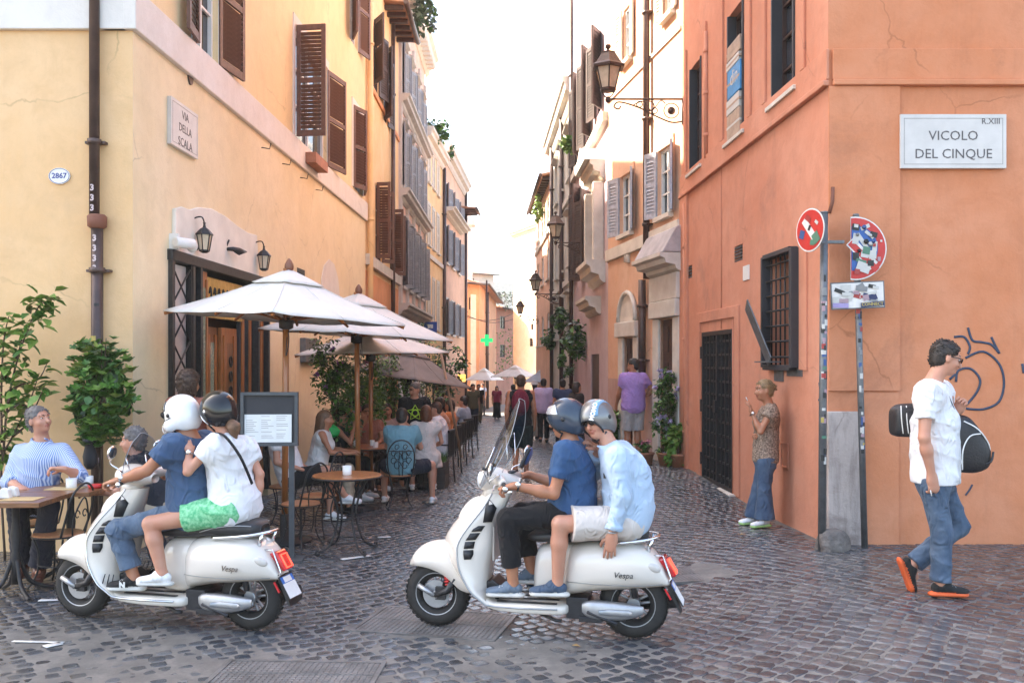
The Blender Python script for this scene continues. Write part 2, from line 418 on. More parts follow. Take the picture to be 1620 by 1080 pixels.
# ------------------------------------------------------------------ yellow corner building on the left
YEL = plaster('bounce_paled_yellow_plaster', (.80, .65, .41), (.62, .48, .33), .25, (.85, .71, .49), 1, .2); YELF = plaster('warm_yellow_plaster', (.80, .5, .255), (.58, .4, .26), .25, (.84, .56, .32), 21, .2)  # street side YEL kept paler than front YELF to offset warm bounced light
YEL2 = plaster('pale_yellow_plaster', (.80, .62, .36), (.6, .42, .26), .2, (.84, .66, .4), 2, .15)
LB1F = Fac((-3.807, 9.2), (1, 0)); LB1 = Fac((-3.807, 9.2), (.0276, 1))
b1 = thing('corner_building', 'yellow plastered corner building with brown shutters and a white belt course', 'building', (-3.807, 9.2, 0))
xe = LB1.x(578); zb0, zb1 = 5.22, 5.64
A0, A1 = LB1.x(308), LB1.x(345); B0, B1 = LB1.x(466), LB1.x(517); C0, C1 = LB1.x(558), LB1.x(573.5)
D0, D1 = LB1.x(268), LB1.x(424); U0, U1 = LB1.x(555), LB1.x(566)
hA = (A0, A1, zb1 + .03, 7.5); hB = (B0, B1, zb1 + .03, 7.55); hC = (C0, C1, 5.75, 7.55); hU = (U0, U1, 8.9, 10.9); hD = (D0, D1, -1, 3.12)
wall(LB1, b1, 0, xe, -1, zb0, [hD], YEL); wall(LB1, b1, 0, xe, zb1, 12.4, [hA, hB, hC, hU], YEL2)
wall(LB1, b1, 0, 8.6, 12.4, 17.2, [], YEL2, name='unseen_shade_wall')  # unseen top storey, added and sized so its shadow covers the right wall
wall(LB1F, b1, -16, 0, -1, zb0, [], YELF, ends=False); wall(LB1F, b1, -16, 0, zb1, 17.2, [], YEL2, ends=False)
PLB = plaster('white_belt_plaster', (.74, .68, .62), (.5, .44, .4), .2, (.8, .76, .72), 3)
trim(LB1, b1, -.055, xe + .03, -.055, .28, zb0, zb1, PLB, 'belt_course', .01); trim(LB1F, b1, -16, -.06, -.055, .28, zb0, zb1, PLB, 'belt_course', .01)
mass(LB1F, b1, -16, -.3, -1, 17.2, .31, 3.5, YEL2); mass(LB1, b1, .31, xe, -1, 12.3, .32, 8, YEL2); mass(LB1, b1, 3, 8.6, 12.3, 17.1, .32, 8, YEL2)  # tallest blocks back the unseen storey that shades the street
for (a, b, c, d) in (hA, hB, hC, hU):
    window(LB1, b1, a, b, c, d, M_['white_plain'], .07, (1, 2)); trim(LB1, b1, a - .12, a - .003, -.02, .0, c, d + .15, PLB, 'window_surround'); trim(LB1, b1, b + .003, b + .12, -.02, .0, c, d + .15, PLB, 'window_surround'); trim(LB1, b1, a - .003, b + .003, -.02, 0, d + .003, d + .15, PLB, 'window_surround')
bs = M_['brown_shutter']
shutter(LB1, b1, A0, 5.67, .52, 1.85, bs, 'L', 172, True); shutter(LB1, b1, A1, 5.67, .7, 1.85, bs, 'R', 172, True)
shutter(LB1, b1, B0, 5.67, .5, 1.86, bs, 'L', 96, True); shutter(LB1, b1, B1, 5.67, .85, 1.86, bs, 'R', 168, True)
shutter(LB1, b1, C0, 5.75, (C1 - C0) / 2, 1.8, bs, 'L', 20, True); shutter(LB1, b1, C1, 5.75, (C1 - C0) / 2, 1.8, bs, 'R', 14, True)
shutter(LB1, b1, U0, 8.9, .6, 2.0, bs, 'L', 160, True); shutter(LB1, b1, U1, 8.9, .6, 2.0, bs, 'R', 165, True)
# flower box under the second window
fb = LB1.put(MB().b2(0, .9, -.22, -.02, -.28, -.1).build('window_box', M_['terracotta']), b1, B0 + .5, -.02, 5.62)
for i in range(4): LB1.put(MB().tube([(0, 0, 0), (0, -.12, -.02), (0, -.14, .06)], .008, 5).build('wall_hook', M_['iron']), b1, LB1.x(470) + i * 1.1 - 2, 0, 5.05)
# doorway
def doorway():
    dm = M_['iron']; z1 = 3.12
    trim(LB1, b1, D0 - .06, D1 + .06, -.06, .28, z1 - .1, z1 + .02, M_['dark_metal'], 'door_lintel', .01)
    for px in (268, 301, 313, 405, 421): x = LB1.x(px); trim(LB1, b1, x - .035, x + .035, -.05, .1, 0, z1 - .1, M_['dark_metal'], 'door_post')
    # lattice gate
    xa, xb = LB1.x(271), LB1.x(298); g = MB(); w, h = xb - xa, z1 - .2; c = w / 2
    n = 7; dz = h / n
    for i in range(n): 
        z = .05 + i * dz
        g.tube([(0, 0, z), (w, 0, z + dz)], .011, 5); g.tube([(w, .012, z), (0, .012, z + dz)], .011, 5)
    g.b2(-.02, .01, -.02, .02, 0, h + .1); g.b2(w - .01, w + .02, -.02, .02, 0, h + .1)
    LB1.put(g.build('lattice_gate', dm), b1, xa, -.02, 0)
    trim(LB1, b1, D0, D1, .29, .31, -1, z1 - .1, M_['dark_wood'], 'entrance_back')
    trim(LB1, b1, xa, xb, .03, .05, 0, z1 - .12, M_['marble'], 'side_panel')
    mosaic = mat('mosaic_glass', (.12, .2, .17), .15, 0, .8, 30, .2, 50, col2=(.42, .42, .28))
    def leaf(p0, p1, y, z0, z1, mt, gl=None, gm=None):
        a, b = LB1.x(p0), LB1.x(p1); o = LB1.put(MB().b2(0, b - a, 0, .05, z0, z1).build('door_leaf', mt, bevel=.006), b1, a, y, 0)
        m = MB(); w = b - a
        m.b2(w * .1, w * .28, -.02, -.001, z0 + .1, z1 - .1); m.b2(w * .72, w * .9, -.02, -.001, z0 + .1, z1 - .1)
        m.build('stile', M_['wood'], o)
        if gl: MB().b2(w * .3, w * .7, -.008, -.001, z0 + gl, z1 - .2).build('pane', gm or mosaic, o)
        return o
    leaf(315, 328, .0, 0, z1 - .12, M_['wood'], .9); leaf(345, 362, .16, 0, 2.35, M_['brown_wood'], .9); leaf(362, 386, .1, 0, 2.35, M_['wood'], .3, M_['brown_wood'])
    leaf(386, 404, .06, 0, z1 - .15, M_['black_paint'], .3, M_['window_glass']); leaf(406, 416, .02, 0, z1 - .15, M_['stone']); leaf(416, 421, .05, 0, z1 - .15, M_['black_paint'])
    x = LB1.x(374)   # pierced ornament down the leaf
    for i in range(6): LB1.put(MB().tube([(.05 * math.cos(a), 0, .07 * math.sin(a)) for a in [k * math.pi / 4 for k in range(8)]], .012, 4, closed=True).build('pierced_ornament', M_['iron']), b1, x, .075, .9 + .2 * i)
    gold = mat('gilded_board', (.5, .3, .06), .35, .4, .5, 8, .1, col2=(.75, .5, .15))
    a, b = LB1.x(328), LB1.x(386); o = LB1.put(MB().b2(0, b - a, 0, .04, 0, .5).build('sign_board', gold, bevel=.01), b1, a, .02, 2.45)
    m = MB()
    for i in range(7):
        x = (b - a) * (.1 + .11 * i); m.tube(smooth_path([(x - .04, 0, .3), (x, 0, .38), (x + .03, 0, .3), (x, 0, .2), (x - .05, 0, .17)], 3), .012, 4)
    m.ell(((b - a) * .55, 0, .12), (.1, .012, .06)); m.build('lettering', M_['iron'], o, (0, -.008, 0))
    # white scrolled pediment
    P = [(271, 398), (272, 330), (283, 327), (296, 332), (310, 328), (330, 330), (352, 342), (372, 358), (388, 368), (402, 372), (406, 440), (402, 436)]
    poly = [LB1.hit(*p) for p in P]; LB1.put(MB().prism(poly, -.045, .0).build('pediment_panel', mat('white_stucco', (.76, .72, .64), .85, 0, .1, 3, .25), bevel=.01, fix=True), b1)
doorway()
trim(LB1, b1, LB1.x(470), LB1.x(482), -.004, .0, LB1.z(475, 445), LB1.z(475, 425), M_['iron'], 'vent_grille')
ov = LB1.put(MB().lathe([(.1, 0), (.1, .02)], 16, 0, M=rotm(D2R(90), 0, 0)).build('oval_vent', M_['dark_wood']), b1, LB1.x(300), 0, LB1.z(300, 116)); ov.scale = (.8, 1, 1.4)
poly = [LB1.hit(*p) for p in ((508, 470), (508, 440), (512, 420), (520, 410), (528, 418), (534, 440), (538, 480))]
LB1.put(MB().prism(poly, -.012, 0).build('pale_patch', PLB, fix=True), b1)  # pale arched patch standing slightly proud of the wall
o = pipe(LB1F, b1, LB1F.x(155), 3.3, 17, .05, M_['pipe'], brackets=9); o2 = pipe(LB1F, b1, LB1F.x(160), .1, 3.32, .058, M_['pipe'], brackets=3)
MB().lathe([(.06, 0), (.09, .02), (.095, .12), (.075, .14)], 12).build('pipe_collar', mat('rusty_collar', (.2, .07, .04), .7), o2, (0, 0, 3.22))
stk = [((.8, .8, .78), 0), ((.75, .7, .7), 1), ((.55, .4, .4), 2)]
def sticker_col(i, c): return mat('sticker_%s' % ['white', 'grey', 'red', 'blue', 'yellow', 'green', 'pink', 'navy', 'black'][i], c, .5, 0, .05, 30, 0)
STK = [sticker_col(i, c) for i, c in enumerate([(.56, .54, .5), (.22, .22, .22), (.36, .04, .035), (.04, .09, .24), (.45, .34, .08), (.08, .2, .13), (.38, .25, .28), (.02, .03, .1), (.02, .02, .02)])]
def stickers(parent, r, zs, rng, tall=.06, side=-1):
    for z in zs:
        w = rng.uniform(.4, 1.0); a0 = -math.pi / 2 + rng.uniform(-.5, .5); h = rng.uniform(.4, 1) * tall; m = MB(); P = []
        for i in range(5):
            a = a0 + (i / 4 - .5) * w * 1.6; P.append([(math.cos(a) * (r + .0025), math.sin(a) * (r + .0025), z), (math.cos(a) * (r + .0025), math.sin(a) * (r + .0025), z + h)])
        m.grid(P); m.build('sticker', STK[rng.choice([0, 0, 0, 1, 2, 3, 4, 5, 6, 8])], parent)
rr = random.Random(5)
for i in range(7): # pale 3-like tags on the pipe
    mm = text_mesh('3', .085, mat('faded_tag_paint', (.6, .48, .48), .7), .001, bold=.003); link('painted_tag', mm, o2 if i > 2 else o, (0, -.0535 - (.008 if i > 2 else 0), (3.62 - .1 * i) if i < 3 else (3.42 - .1 * i)), (math.pi / 2, 0, 0))
stickers(o2, .058, [.9, 1.2, 1.6, 1.95, 2.1, 2.45], rr)
def street_plaque(fac, root, px0, px1, yt, yb, lines, name, corner=None):
    x0, x1 = fac.x(px0), fac.x(px1); pm = (px0 + px1) / 2; z1, z0 = fac.z(pm, yt), fac.z(pm, yb); w, h = x1 - x0, z1 - z0
    t = thing('street_sign', name, 'street sign', fac.W(x0 + w / 2, -.03, z0 + h / 2), fac.ang)
    MB().b2(-w / 2, w / 2, -.02, .028, -h / 2, h / 2).build('slab', M_['marble'], t, bevel=.004)
    m = MB()
    for a, b, c, d in ((-w / 2 + .035, w / 2 - .035, h / 2 - .042, h / 2 - .038), (-w / 2 + .035, w / 2 - .035, -h / 2 + .038, -h / 2 + .042), (-w / 2 + .035, -w / 2 + .039, -h / 2 + .04, h / 2 - .04), (w / 2 - .039, w / 2 - .035, -h / 2 + .04, h / 2 - .04)): m.b2(a, b, -.022, -.02, c, d)
    m.build('border_line', mat('incised_grey', (.3, .28, .27), .8), t)
    for tx, sz, x, z in lines: link('lettering', text_mesh(tx, sz, mat('letter_grey', (.1, .09, .09), .7), .0008), t, (x, -.0215, z), (math.pi / 2, 0, 0))
    return t
street_plaque(LB1, b1, 264, 307, 167, 240, [('VIA', .13, 0, .13), ('DELLA', .13, 0, -.02), ('SCALA', .14, 0, -.18)], 'small marble street sign reading VIA DELLA SCALA on the yellow wall')
t = thing('house_number', 'oval white enamel plaque reading 2867 beside the brown downpipe', 'number plaque', LB1F.W(LB1F.x(95), -.012, LB1F.z(95, 279)))
m = MB().lathe([(.1, 0), (.1, .016)], 24, M=rotm(D2R(90), 0, 0)); o = m.build('plate', M_['ceramic'], t, (0, .01, 0)); o.scale = (1.08, 1, .82)
m = MB().tube([(.094 * math.cos(a), 0, .094 * math.sin(a)) for a in [k * math.pi / 12 for k in range(24)]], .003, 4, closed=True); o = m.build('rim', mat('enamel_blue', (.05, .06, .25), .4), t, (0, -.008, 0)); o.scale = (1.06, 1, .8)
link('lettering', text_mesh('2867', .075, mat('enamel_blue', (.05, .06, .25), .4), .0008, bold=.0015), t, (0, -.008, 0), (math.pi / 2, 0, 0))

def wall_lantern(fac, px, py, sc, label, group='black lanterns beside the wooden doorway', arm=.16):
    p = fac.W(fac.x(px), -arm, fac.z(px, py)); t = thing('wall_lantern', label, 'lantern', p, fac.ang, group); t.scale = (sc,) * 3
    m = MB(); k = 6
    fr = MB(); fr.lathe([(.055, -.13), (.06, -.115), (.085, .06), (.09, .07)], 6, smooth=False); 
    MB().lathe([(.052, -.12), (.082, .06)], 6, smooth=False).build('glass', M_['warm_glass'], t)
    f = MB()
    for i in range(6):
        a = 2 * math.pi * i / 6; f.tube([(.055 * math.cos(a), .055 * math.sin(a), -.125), (.088 * math.cos(a), .088 * math.sin(a), .065)], .007, 5)
    f.lathe([(.03, -.15), (.062, -.13), (.062, -.115)], 6, smooth=False); f.lathe([(.105, .06), (.1, .075), (.05, .13), (.02, .15), (.012, .19), (.02, .2), (.001, .215)], 6, smooth=False)
    f.build('frame', M_['iron'], t)
    MB().tube(smooth_path([(0, 0, .2), (0, .03, .27), (0, arm * .7, .26), (0, arm, .2)], 4), .009, 6).build('bracket', M_['iron'], t)
    return t
wall_lantern(LB1, 302, 380, 1.0, 'black lantern left of the white pediment, above the lattice gate'); wall_lantern(LB1, 400, 412, 1.0, 'black lantern right of the white pediment, just above the white parasol')
t = thing('security_camera', 'white security camera beside the left door lantern', 'camera', LB1.W(LB1.x(272), -.15, LB1.z(272, 385)), LB1.ang)
MB().lathe([(.05, -.14), (.06, -.12), (.06, .1), (.05, .12)], 12, M=rotm(D2R(90), 0, 0) ).build('housing', M_['white_plain'], t, rot=(0, 0, D2R(60))); MB().ell((.12, -.03, -.02), (.065, .065, .065)).build('dome', M_['white_plain'], t); MB().ell((.15, -.07, -.03), (.03, .03, .03)).build('lens', M_['black_plastic'], t); MB().b2(-.08, -.02, .05, .15, -.07, .1).build('mount', M_['white_plain'], t)
t = thing('spot_lamp', 'small dark spotlight bracket in the middle of the white pediment', 'lamp', LB1.W(LB1.x(354), -.12, LB1.z(354, 394)), LB1.ang)
MB().tube([(0, .12, 0), (0, 0, 0), (.1, -.05, -.02), (.3, -.08, 0)], [.02, .03, .05, .01], 8).build('shade', M_['iron'], t); MB().tube([(0, .1, 0), (0, .05, .12)], .012, 6).build('bracket', M_['iron'], t)

# ------------------------------------------------------------------ left street buildings
def eave(fac, root, x0, x1, z, d, mt, rm, rafters=True, slope=.12):
    m = MB(); m.prism([(0, 0), (-d, -slope * .6), (-d, -slope * .6 + .07), (0, .07), (3, .9), (3, .6)], x0, x1, axis='x'); fac.put(m.build('roof', rm, fix=True), root, 0, 0, z)
    if rafters:
        me = MB().b2(-.06, .06, -d + .04, 0, -.13, -.02).mesh('rafter', mt); n = int((x1 - x0) / .5)
        for i in range(n): fac.put(link('rafter', me), root, x0 + .3 + i * .5, 0, z - slope * .3)
    fac.put(MB().tube([(x0, -d - .06, z - .06), (x1, -d - .06, z - .06)], .07, 8).build('gutter', M_['pipe']), root)
def cornice(fac, root, x0, x1, z, d, mt, name='cornice', h=.45):
    d *= .6 if d > .5 and fac.e.y < 0 else 1
    m = MB(); m.prism([(0, 0), (0, h), (-d, h), (-d, h * .8), (-d * .8, h * .7), (-d * .75, h * .45), (-d * .35, h * .35), (-d * .3, h * .15), (-.04, .0)], x0, x1, axis='x')
    return fac.put(m.build(name, mt, fix=True), root, 0, 0, z)
def belt(fac, root, x0, x1, z, mt, d=.08, h=.18): return trim(fac, root, x0, x1, -d, 0, z, z + h, mt, 'belt_course')
ORY = plaster('orange_yellow_plaster', (.80, .52, .25), (.54, .36, .22), .3, (.84, .6, .34), 4); ORG = plaster('deep_orange_plaster', (.66, .28, .12), (.45, .25, .17), .35, None, 5)  # ORY lightened, haze and glow put into the colour
P1 = LB1.W(xe); LB2 = Fac((P1.x, P1.y), (.0034, 1)); x2 = LB2.x(630)
b2 = thing('town_house', 'orange yellow house with dark timber eaves behind the corner building', 'house', (P1.x, P1.y, 0))
H2 = []
for (a, b, yt, yb, pm, sh) in ((589.5, 599, 45, 145, 595, 'd'), (607, 613, 88, 195, 610, 'd'), (594, 604, 295, 412, 599, 'b'), (617, 624, 335, 432, 620, 'b')):
    xa, xb, z1, z0 = LB2.x(a), LB2.x(b), LB2.z(pm, yt), LB2.z(pm, yb); H2.append((xa, xb, z0, z1)); window(LB2, b2, xa, xb, z0, z1, M_['dark_wood'])
    mt = bs if sh == 'b' else M_['dark_shutter']; w = (xb - xa) / 2 + .1 if sh == 'd' else .36
    shutter(LB2, b2, xa, z0, w, z1 - z0, mt, 'L', 150 if sh == 'd' else 100, True); shutter(LB2, b2, xb, z0, w, z1 - z0, mt, 'R', 165 if sh == 'd' else 130, sh == 'b')
zb = LB2.z(600, 440); wall(LB2, b2, 0, x2, zb, 11.6, H2, ORY); wall(LB2, b2, 0, x2, -1.5, zb, [(LB2.x(600), LB2.x(612), -1.5, 2.3)], ORG); trim(LB2, b2, LB2.x(600), LB2.x(612), .04, .08, -1.5, 2.3, M_['dark_wood'], 'door')
belt(LB2, b2, 0, x2, LB2.z(600, 432), M_['stone'], .1, .25); belt(LB2, b2, .3, x2, LB2.z(598, 165), ORG, .05, .12); mass(LB2, b2, 0, x2, -1, 11.6, .32, 8, ORY)
eave(LB2, b2, LB2.x(606), x2, 11.6, .55, M_['dark_wood'], M_['tile']); pipe(LB2, b2, .12, -1, 11.5, .07, ORY, name='yellow_downpipe'); pipe(LB2, b2, LB2.x(617), -1, 11.5, .06, M_['pipe'])
# pink house with grey bays
PNK = plaster('pink_plaster', (.68, .43, .34), (.46, .33, .28), .3, None, 6); GRY = plaster('grey_stucco', (.5, .45, .41), (.36, .32, .3), .3, (.62, .56, .52), 7)  # both tones raised to suggest hazy glow up the street
x3 = LB2.x(672); b3 = thing('town_house', 'tall pink house with grey framed bays and a deep dentilled cornice', 'house', LB2.W(x2)); P3 = LB2.W(x3)
cols = [(634.5, 640), (645, 650), (655, 659.5), (664, 668)]; hz = lambda y: LB2.z(650, y)
H3 = []
H3 += rows(LB2, b3, cols, [(230, 318), (112, 190)], M_['grey_shutter'], M_['white_plain'], 650, 165, GRY, GRY, surround=GRY)
H3 += rows(LB2, b3, cols, [(370, 462)], M_['grey_shutter'], M_['white_plain'], 650, 150, GRY, GRY, surround=GRY)
topz = LB2.z(650, 5) - .3
wall(LB2, b3, x2, x3, hz(520), topz, H3, PNK); wall(LB2, b3, x2, x3, -1.5, hz(520), [(x2 + 1.2, x2 + 2.6, -1.5, 1.9), (x2 + 4, x2 + 5.6, -1.5, 1.9)], PLB)
for a, b in ((1.2, 2.6), (4, 5.6)): trim(LB2, b3, x2 + a, x2 + b, .03, .08, -1.5, 1.9, M_['dark_wood'], 'door')
for y in (505, 342, 208): cornice(LB2, b3, x2 + .1, x3, hz(y), .35, GRY, 'bay_cornice', .35)
for i, px in enumerate((631.5, 642.5, 652.5, 661.8, 670.5)): trim(LB2, b3, LB2.x(px) - .12, LB2.x(px) + .12, -.09, 0, hz(500), hz(75), GRY, 'pilaster')
cornice(LB2, b3, x2, x3 + .5, topz - .6, .5, M_['cream'], 'cornice', .8)
me = MB().b2(-.1, .1, -.4, -.05, -.16, -.02).mesh('dentil', M_['cream']); 
for i in range(int((x3 - x2) / .5)): LB2.put(link('dentil', me), b3, x2 + .3 + i * .5, 0, topz - .35)
mass(LB2, b3, x2, x3, -1, topz + .2, .32, 9, PNK)
# further left houses bend to the right
LB4 = Fac((P3.x, P3.y), (.048, 1)); x4, x5 = LB4.x(700), LB4.x(735)
YL4 = plaster('ochre_plaster', (.78, .51, .25), (.56, .36, .22), .25, None, 8)  # ochre partly lightened to suggest distance haze
b4 = thing('town_house', 'ochre yellow house with pale closed windows and roof terrace plants', 'house', (P3.x, P3.y, 0))
zt4 = LB4.z(686, 232)
H4 = rows(LB4, b4, [(676.5, 680), (684, 687), (691, 694)], [(250, 300), (335, 395), (445, 520)], M_['cream'], M_['white_plain'], 686, 175, M_['cream'], closed=[(r, c) for r in range(3) for c in range(3)], surround=M_['cream'])
wall(LB4, b4, 0, x4, -2, zt4, H4, YL4); cornice(LB4, b4, 0, x4, zt4 - .4, .35, M_['cream'], 'cornice', .6); belt(LB4, b4, 0, x4, LB4.z(686, 415), M_['cream']); mass(LB4, b4, 0, x4, -1, zt4 + .1, .32, 9, YL4)
pipe(LB4, b4, x4 - .15, -2, zt4 - .3, .08, M_['pipe']); trim(LB4, b4, .2, 2.5, .5, .55, zt4 + .15, zt4 + 1.6, mat('green_mesh_screen', (.02, .25, .2), .7), 'terrace_screen')
b5 = thing('town_house', 'narrow pink and yellow house with blue grey shutters at the end of the left row', 'house', LB4.W(x4)); PK5 = plaster('salmon_plaster', (.72, .43, .29), (.5, .33, .25), .25, None, 9)  # PK5 partly lightened, standing in for haze
zt5 = LB4.z(716, 262); H5 = rows(LB4, b5, [(704.5, 708.5), (714, 718), (723.5, 727)], [(310, 352), (372, 425), (480, 530)], M_['grey_shutter'], M_['white_plain'], 716, 160, M_['cream'], surround=M_['cream'])
wall(LB4, b5, x4, x5, -2.5, zt5, H5, PK5); cornice(LB4, b5, x4, x5, zt5 - .5, .4, M_['cream'], 'cornice', .7); mass(LB4, b5, x4, x5, -2, zt5 + .1, .32, 9, YL4); pipe(LB4, b5, x5 - .3, -2, zt5 - .3, .08, M_['pipe'])
cornice(LB4, b5, x4 + .2, x5 - 2.5, LB4.z(707, 345), .6, M_['cream'], 'balcony_slab', .3)
eave(LB4, b5, x5 - 2.2, x5, LB4.z(730, 330), .8, M_['dark_wood'], M_['tile'])

# ------------------------------------------------------------------ orange corner building on the right
ORR = plaster('orange_plaster', (.59, .235, .14), (.3, .15, .11), .6, (.66, .3, .195), 10, .3, .45); ORR2 = plaster('bright_orange_plaster', (.61, .218, .10), (.32, .135, .08), .62, (.67, .285, .16), 11, .25, .45)
RB1 = Fac((3.07, 8.9), (.0448, -1)); RB1F = Fac((3.07, 8.9), (1, 0)); rx = RB1.x(1078)
b6 = thing('corner_building', 'large orange plastered corner building with a barred window and an iron grille door', 'building', (3.07, 8.9, 0))
def hole(f, a, b, yt, yb): pm = (a + b) / 2; return (f.x(a), f.x(b), f.z(pm, yb), f.z(pm, yt))
w1, w2, w3 = hole(RB1, 1092, 1110, 100, 268), hole(RB1, 1152, 1177, 12, 217), hole(RB1, 1222, 1258, -60, 153)
gd = hole(RB1, 1112, 1160, 523, 768); gw = hole(RB1, 1219, 1262, 404, 577); va = hole(RB1, 1162, 1175, 388, 413); vb = hole(RB1, 1088, 1095, 420, 440)
wall(RB1, b6, rx, 0, -1, 12.2, [w1, w2, w3, gd, gw, va, vb], ORR, .3); wall(RB1F, b6, 0, 14, -1, 12.2, [], ORR2, ends=False)
mass(RB1F, b6, .32, 14, -1, 12.2, .31, 8, ORR2)
zl = 4.57
for f, a, b in ((RB1, rx, .03), (RB1F, .035, 14)):
    trim(f, b6, a, b, -.03, 0, zl + .06, zl + .36, ORR if f is RB1 else ORR2, 'belt_course', .008); trim(f, b6, a, b, -.06, 0, zl, zl + .057, ORR if f is RB1 else ORR2, 'belt_edge', .01)
trim(RB1, b6, rx, rx + .5, -.035, 0, -1, zl - .003, ORR, 'corner_pier'); trim(RB1F, b6, .0, RB1F.x(1422), -.03, 0, 1.62, zl - .003, ORR2, 'corner_pier')
base = plaster('worn_white_base', (.46, .38, .34), (.12, .09, .08), .95, (.62, .54, .5), 12, .9, .8)
trim(RB1F, b6, -.015, RB1F.x(1364), -.045, 0, 0, 1.42, base, 'corner_base', .01); trim(RB1, b6, -.12, .0, -.04, 0, 0, 1.42, base, 'corner_base', .01)
trim(RB1F, b6, RB1F.x(1366), RB1F.x(1421), -.02, 0, 0, 1.6, ORR2, 'patched_plaster')
SL = M_['stone']
for h in (w1, w2, w3):
    window(RB1, b6, h[0], h[1], h[2], h[3], M_['dark_wood'], .1, (1, 3)); trim(RB1, b6, h[0] - .1, h[1] + .1, -.06, .1, h[2] - .05, h[2] - .002, SL, 'sill', .005)
    for q in ((h[0] - .32, h[0] - .2), (h[1] + .2, h[1] + .32)): trim(RB1, b6, q[0], q[1], -.03, 0, zl + .363, h[3] + .4, ORR, 'window_surround', .006)
    for q, s in ((h[0], 'L'), (h[1], 'R')): trim(RB1, b6, q + (.004 if s == 'L' else -.04), q + (.04 if s == 'L' else -.004), -.02, .1, h[2], h[3], M_['black_paint'], 'folded_shutter')
bx = mat('blue_cardboard', (.03, .24, .5), .5, 0, .2, 12); cb = mat('plain_cardboard', (.42, .3, .22), .7, 0, .2, 8)
m = MB(); z = w2[2]; hh = w2[3] - w2[2]
for i, (q, mt) in enumerate(((.0, cb), (.2, STK[0]), (.32, bx), (.55, STK[0]), (.62, cb))):
    t = thing('cardboard_box', ['brown cardboard box lowest in the upper window', 'white box on the lowest brown carton in the upper window', 'blue printed box in the middle of the upper window', 'white box above the blue one in the upper window', 'brown carton topmost in the upper window'][i], 'box', RB1.W((w2[0] + w2[1]) / 2, .02, z + q * hh), RB1.ang, 'boxes stacked in the upper window')
    nx = (.2, .12, .23, .07, .12)[i] * hh; MB().box((rr.uniform(-.03, .03), 0, nx / 2), ((w2[1] - w2[0]) * .8, .12, nx - .01)).build('carton', mt, t, bevel=.006)
    if i == 2: link('lettering', text_mesh('din', .28, STK[0], .001), t, (.05, -.062, nx * .6), (math.pi / 2, D2R(90) * 0, 0))
    MB().box((0, -.0005, nx / 2), ((w2[1] - w2[0]) * .82, .122, .03)).build('tape', cb if i != 0 else STK[0], t)
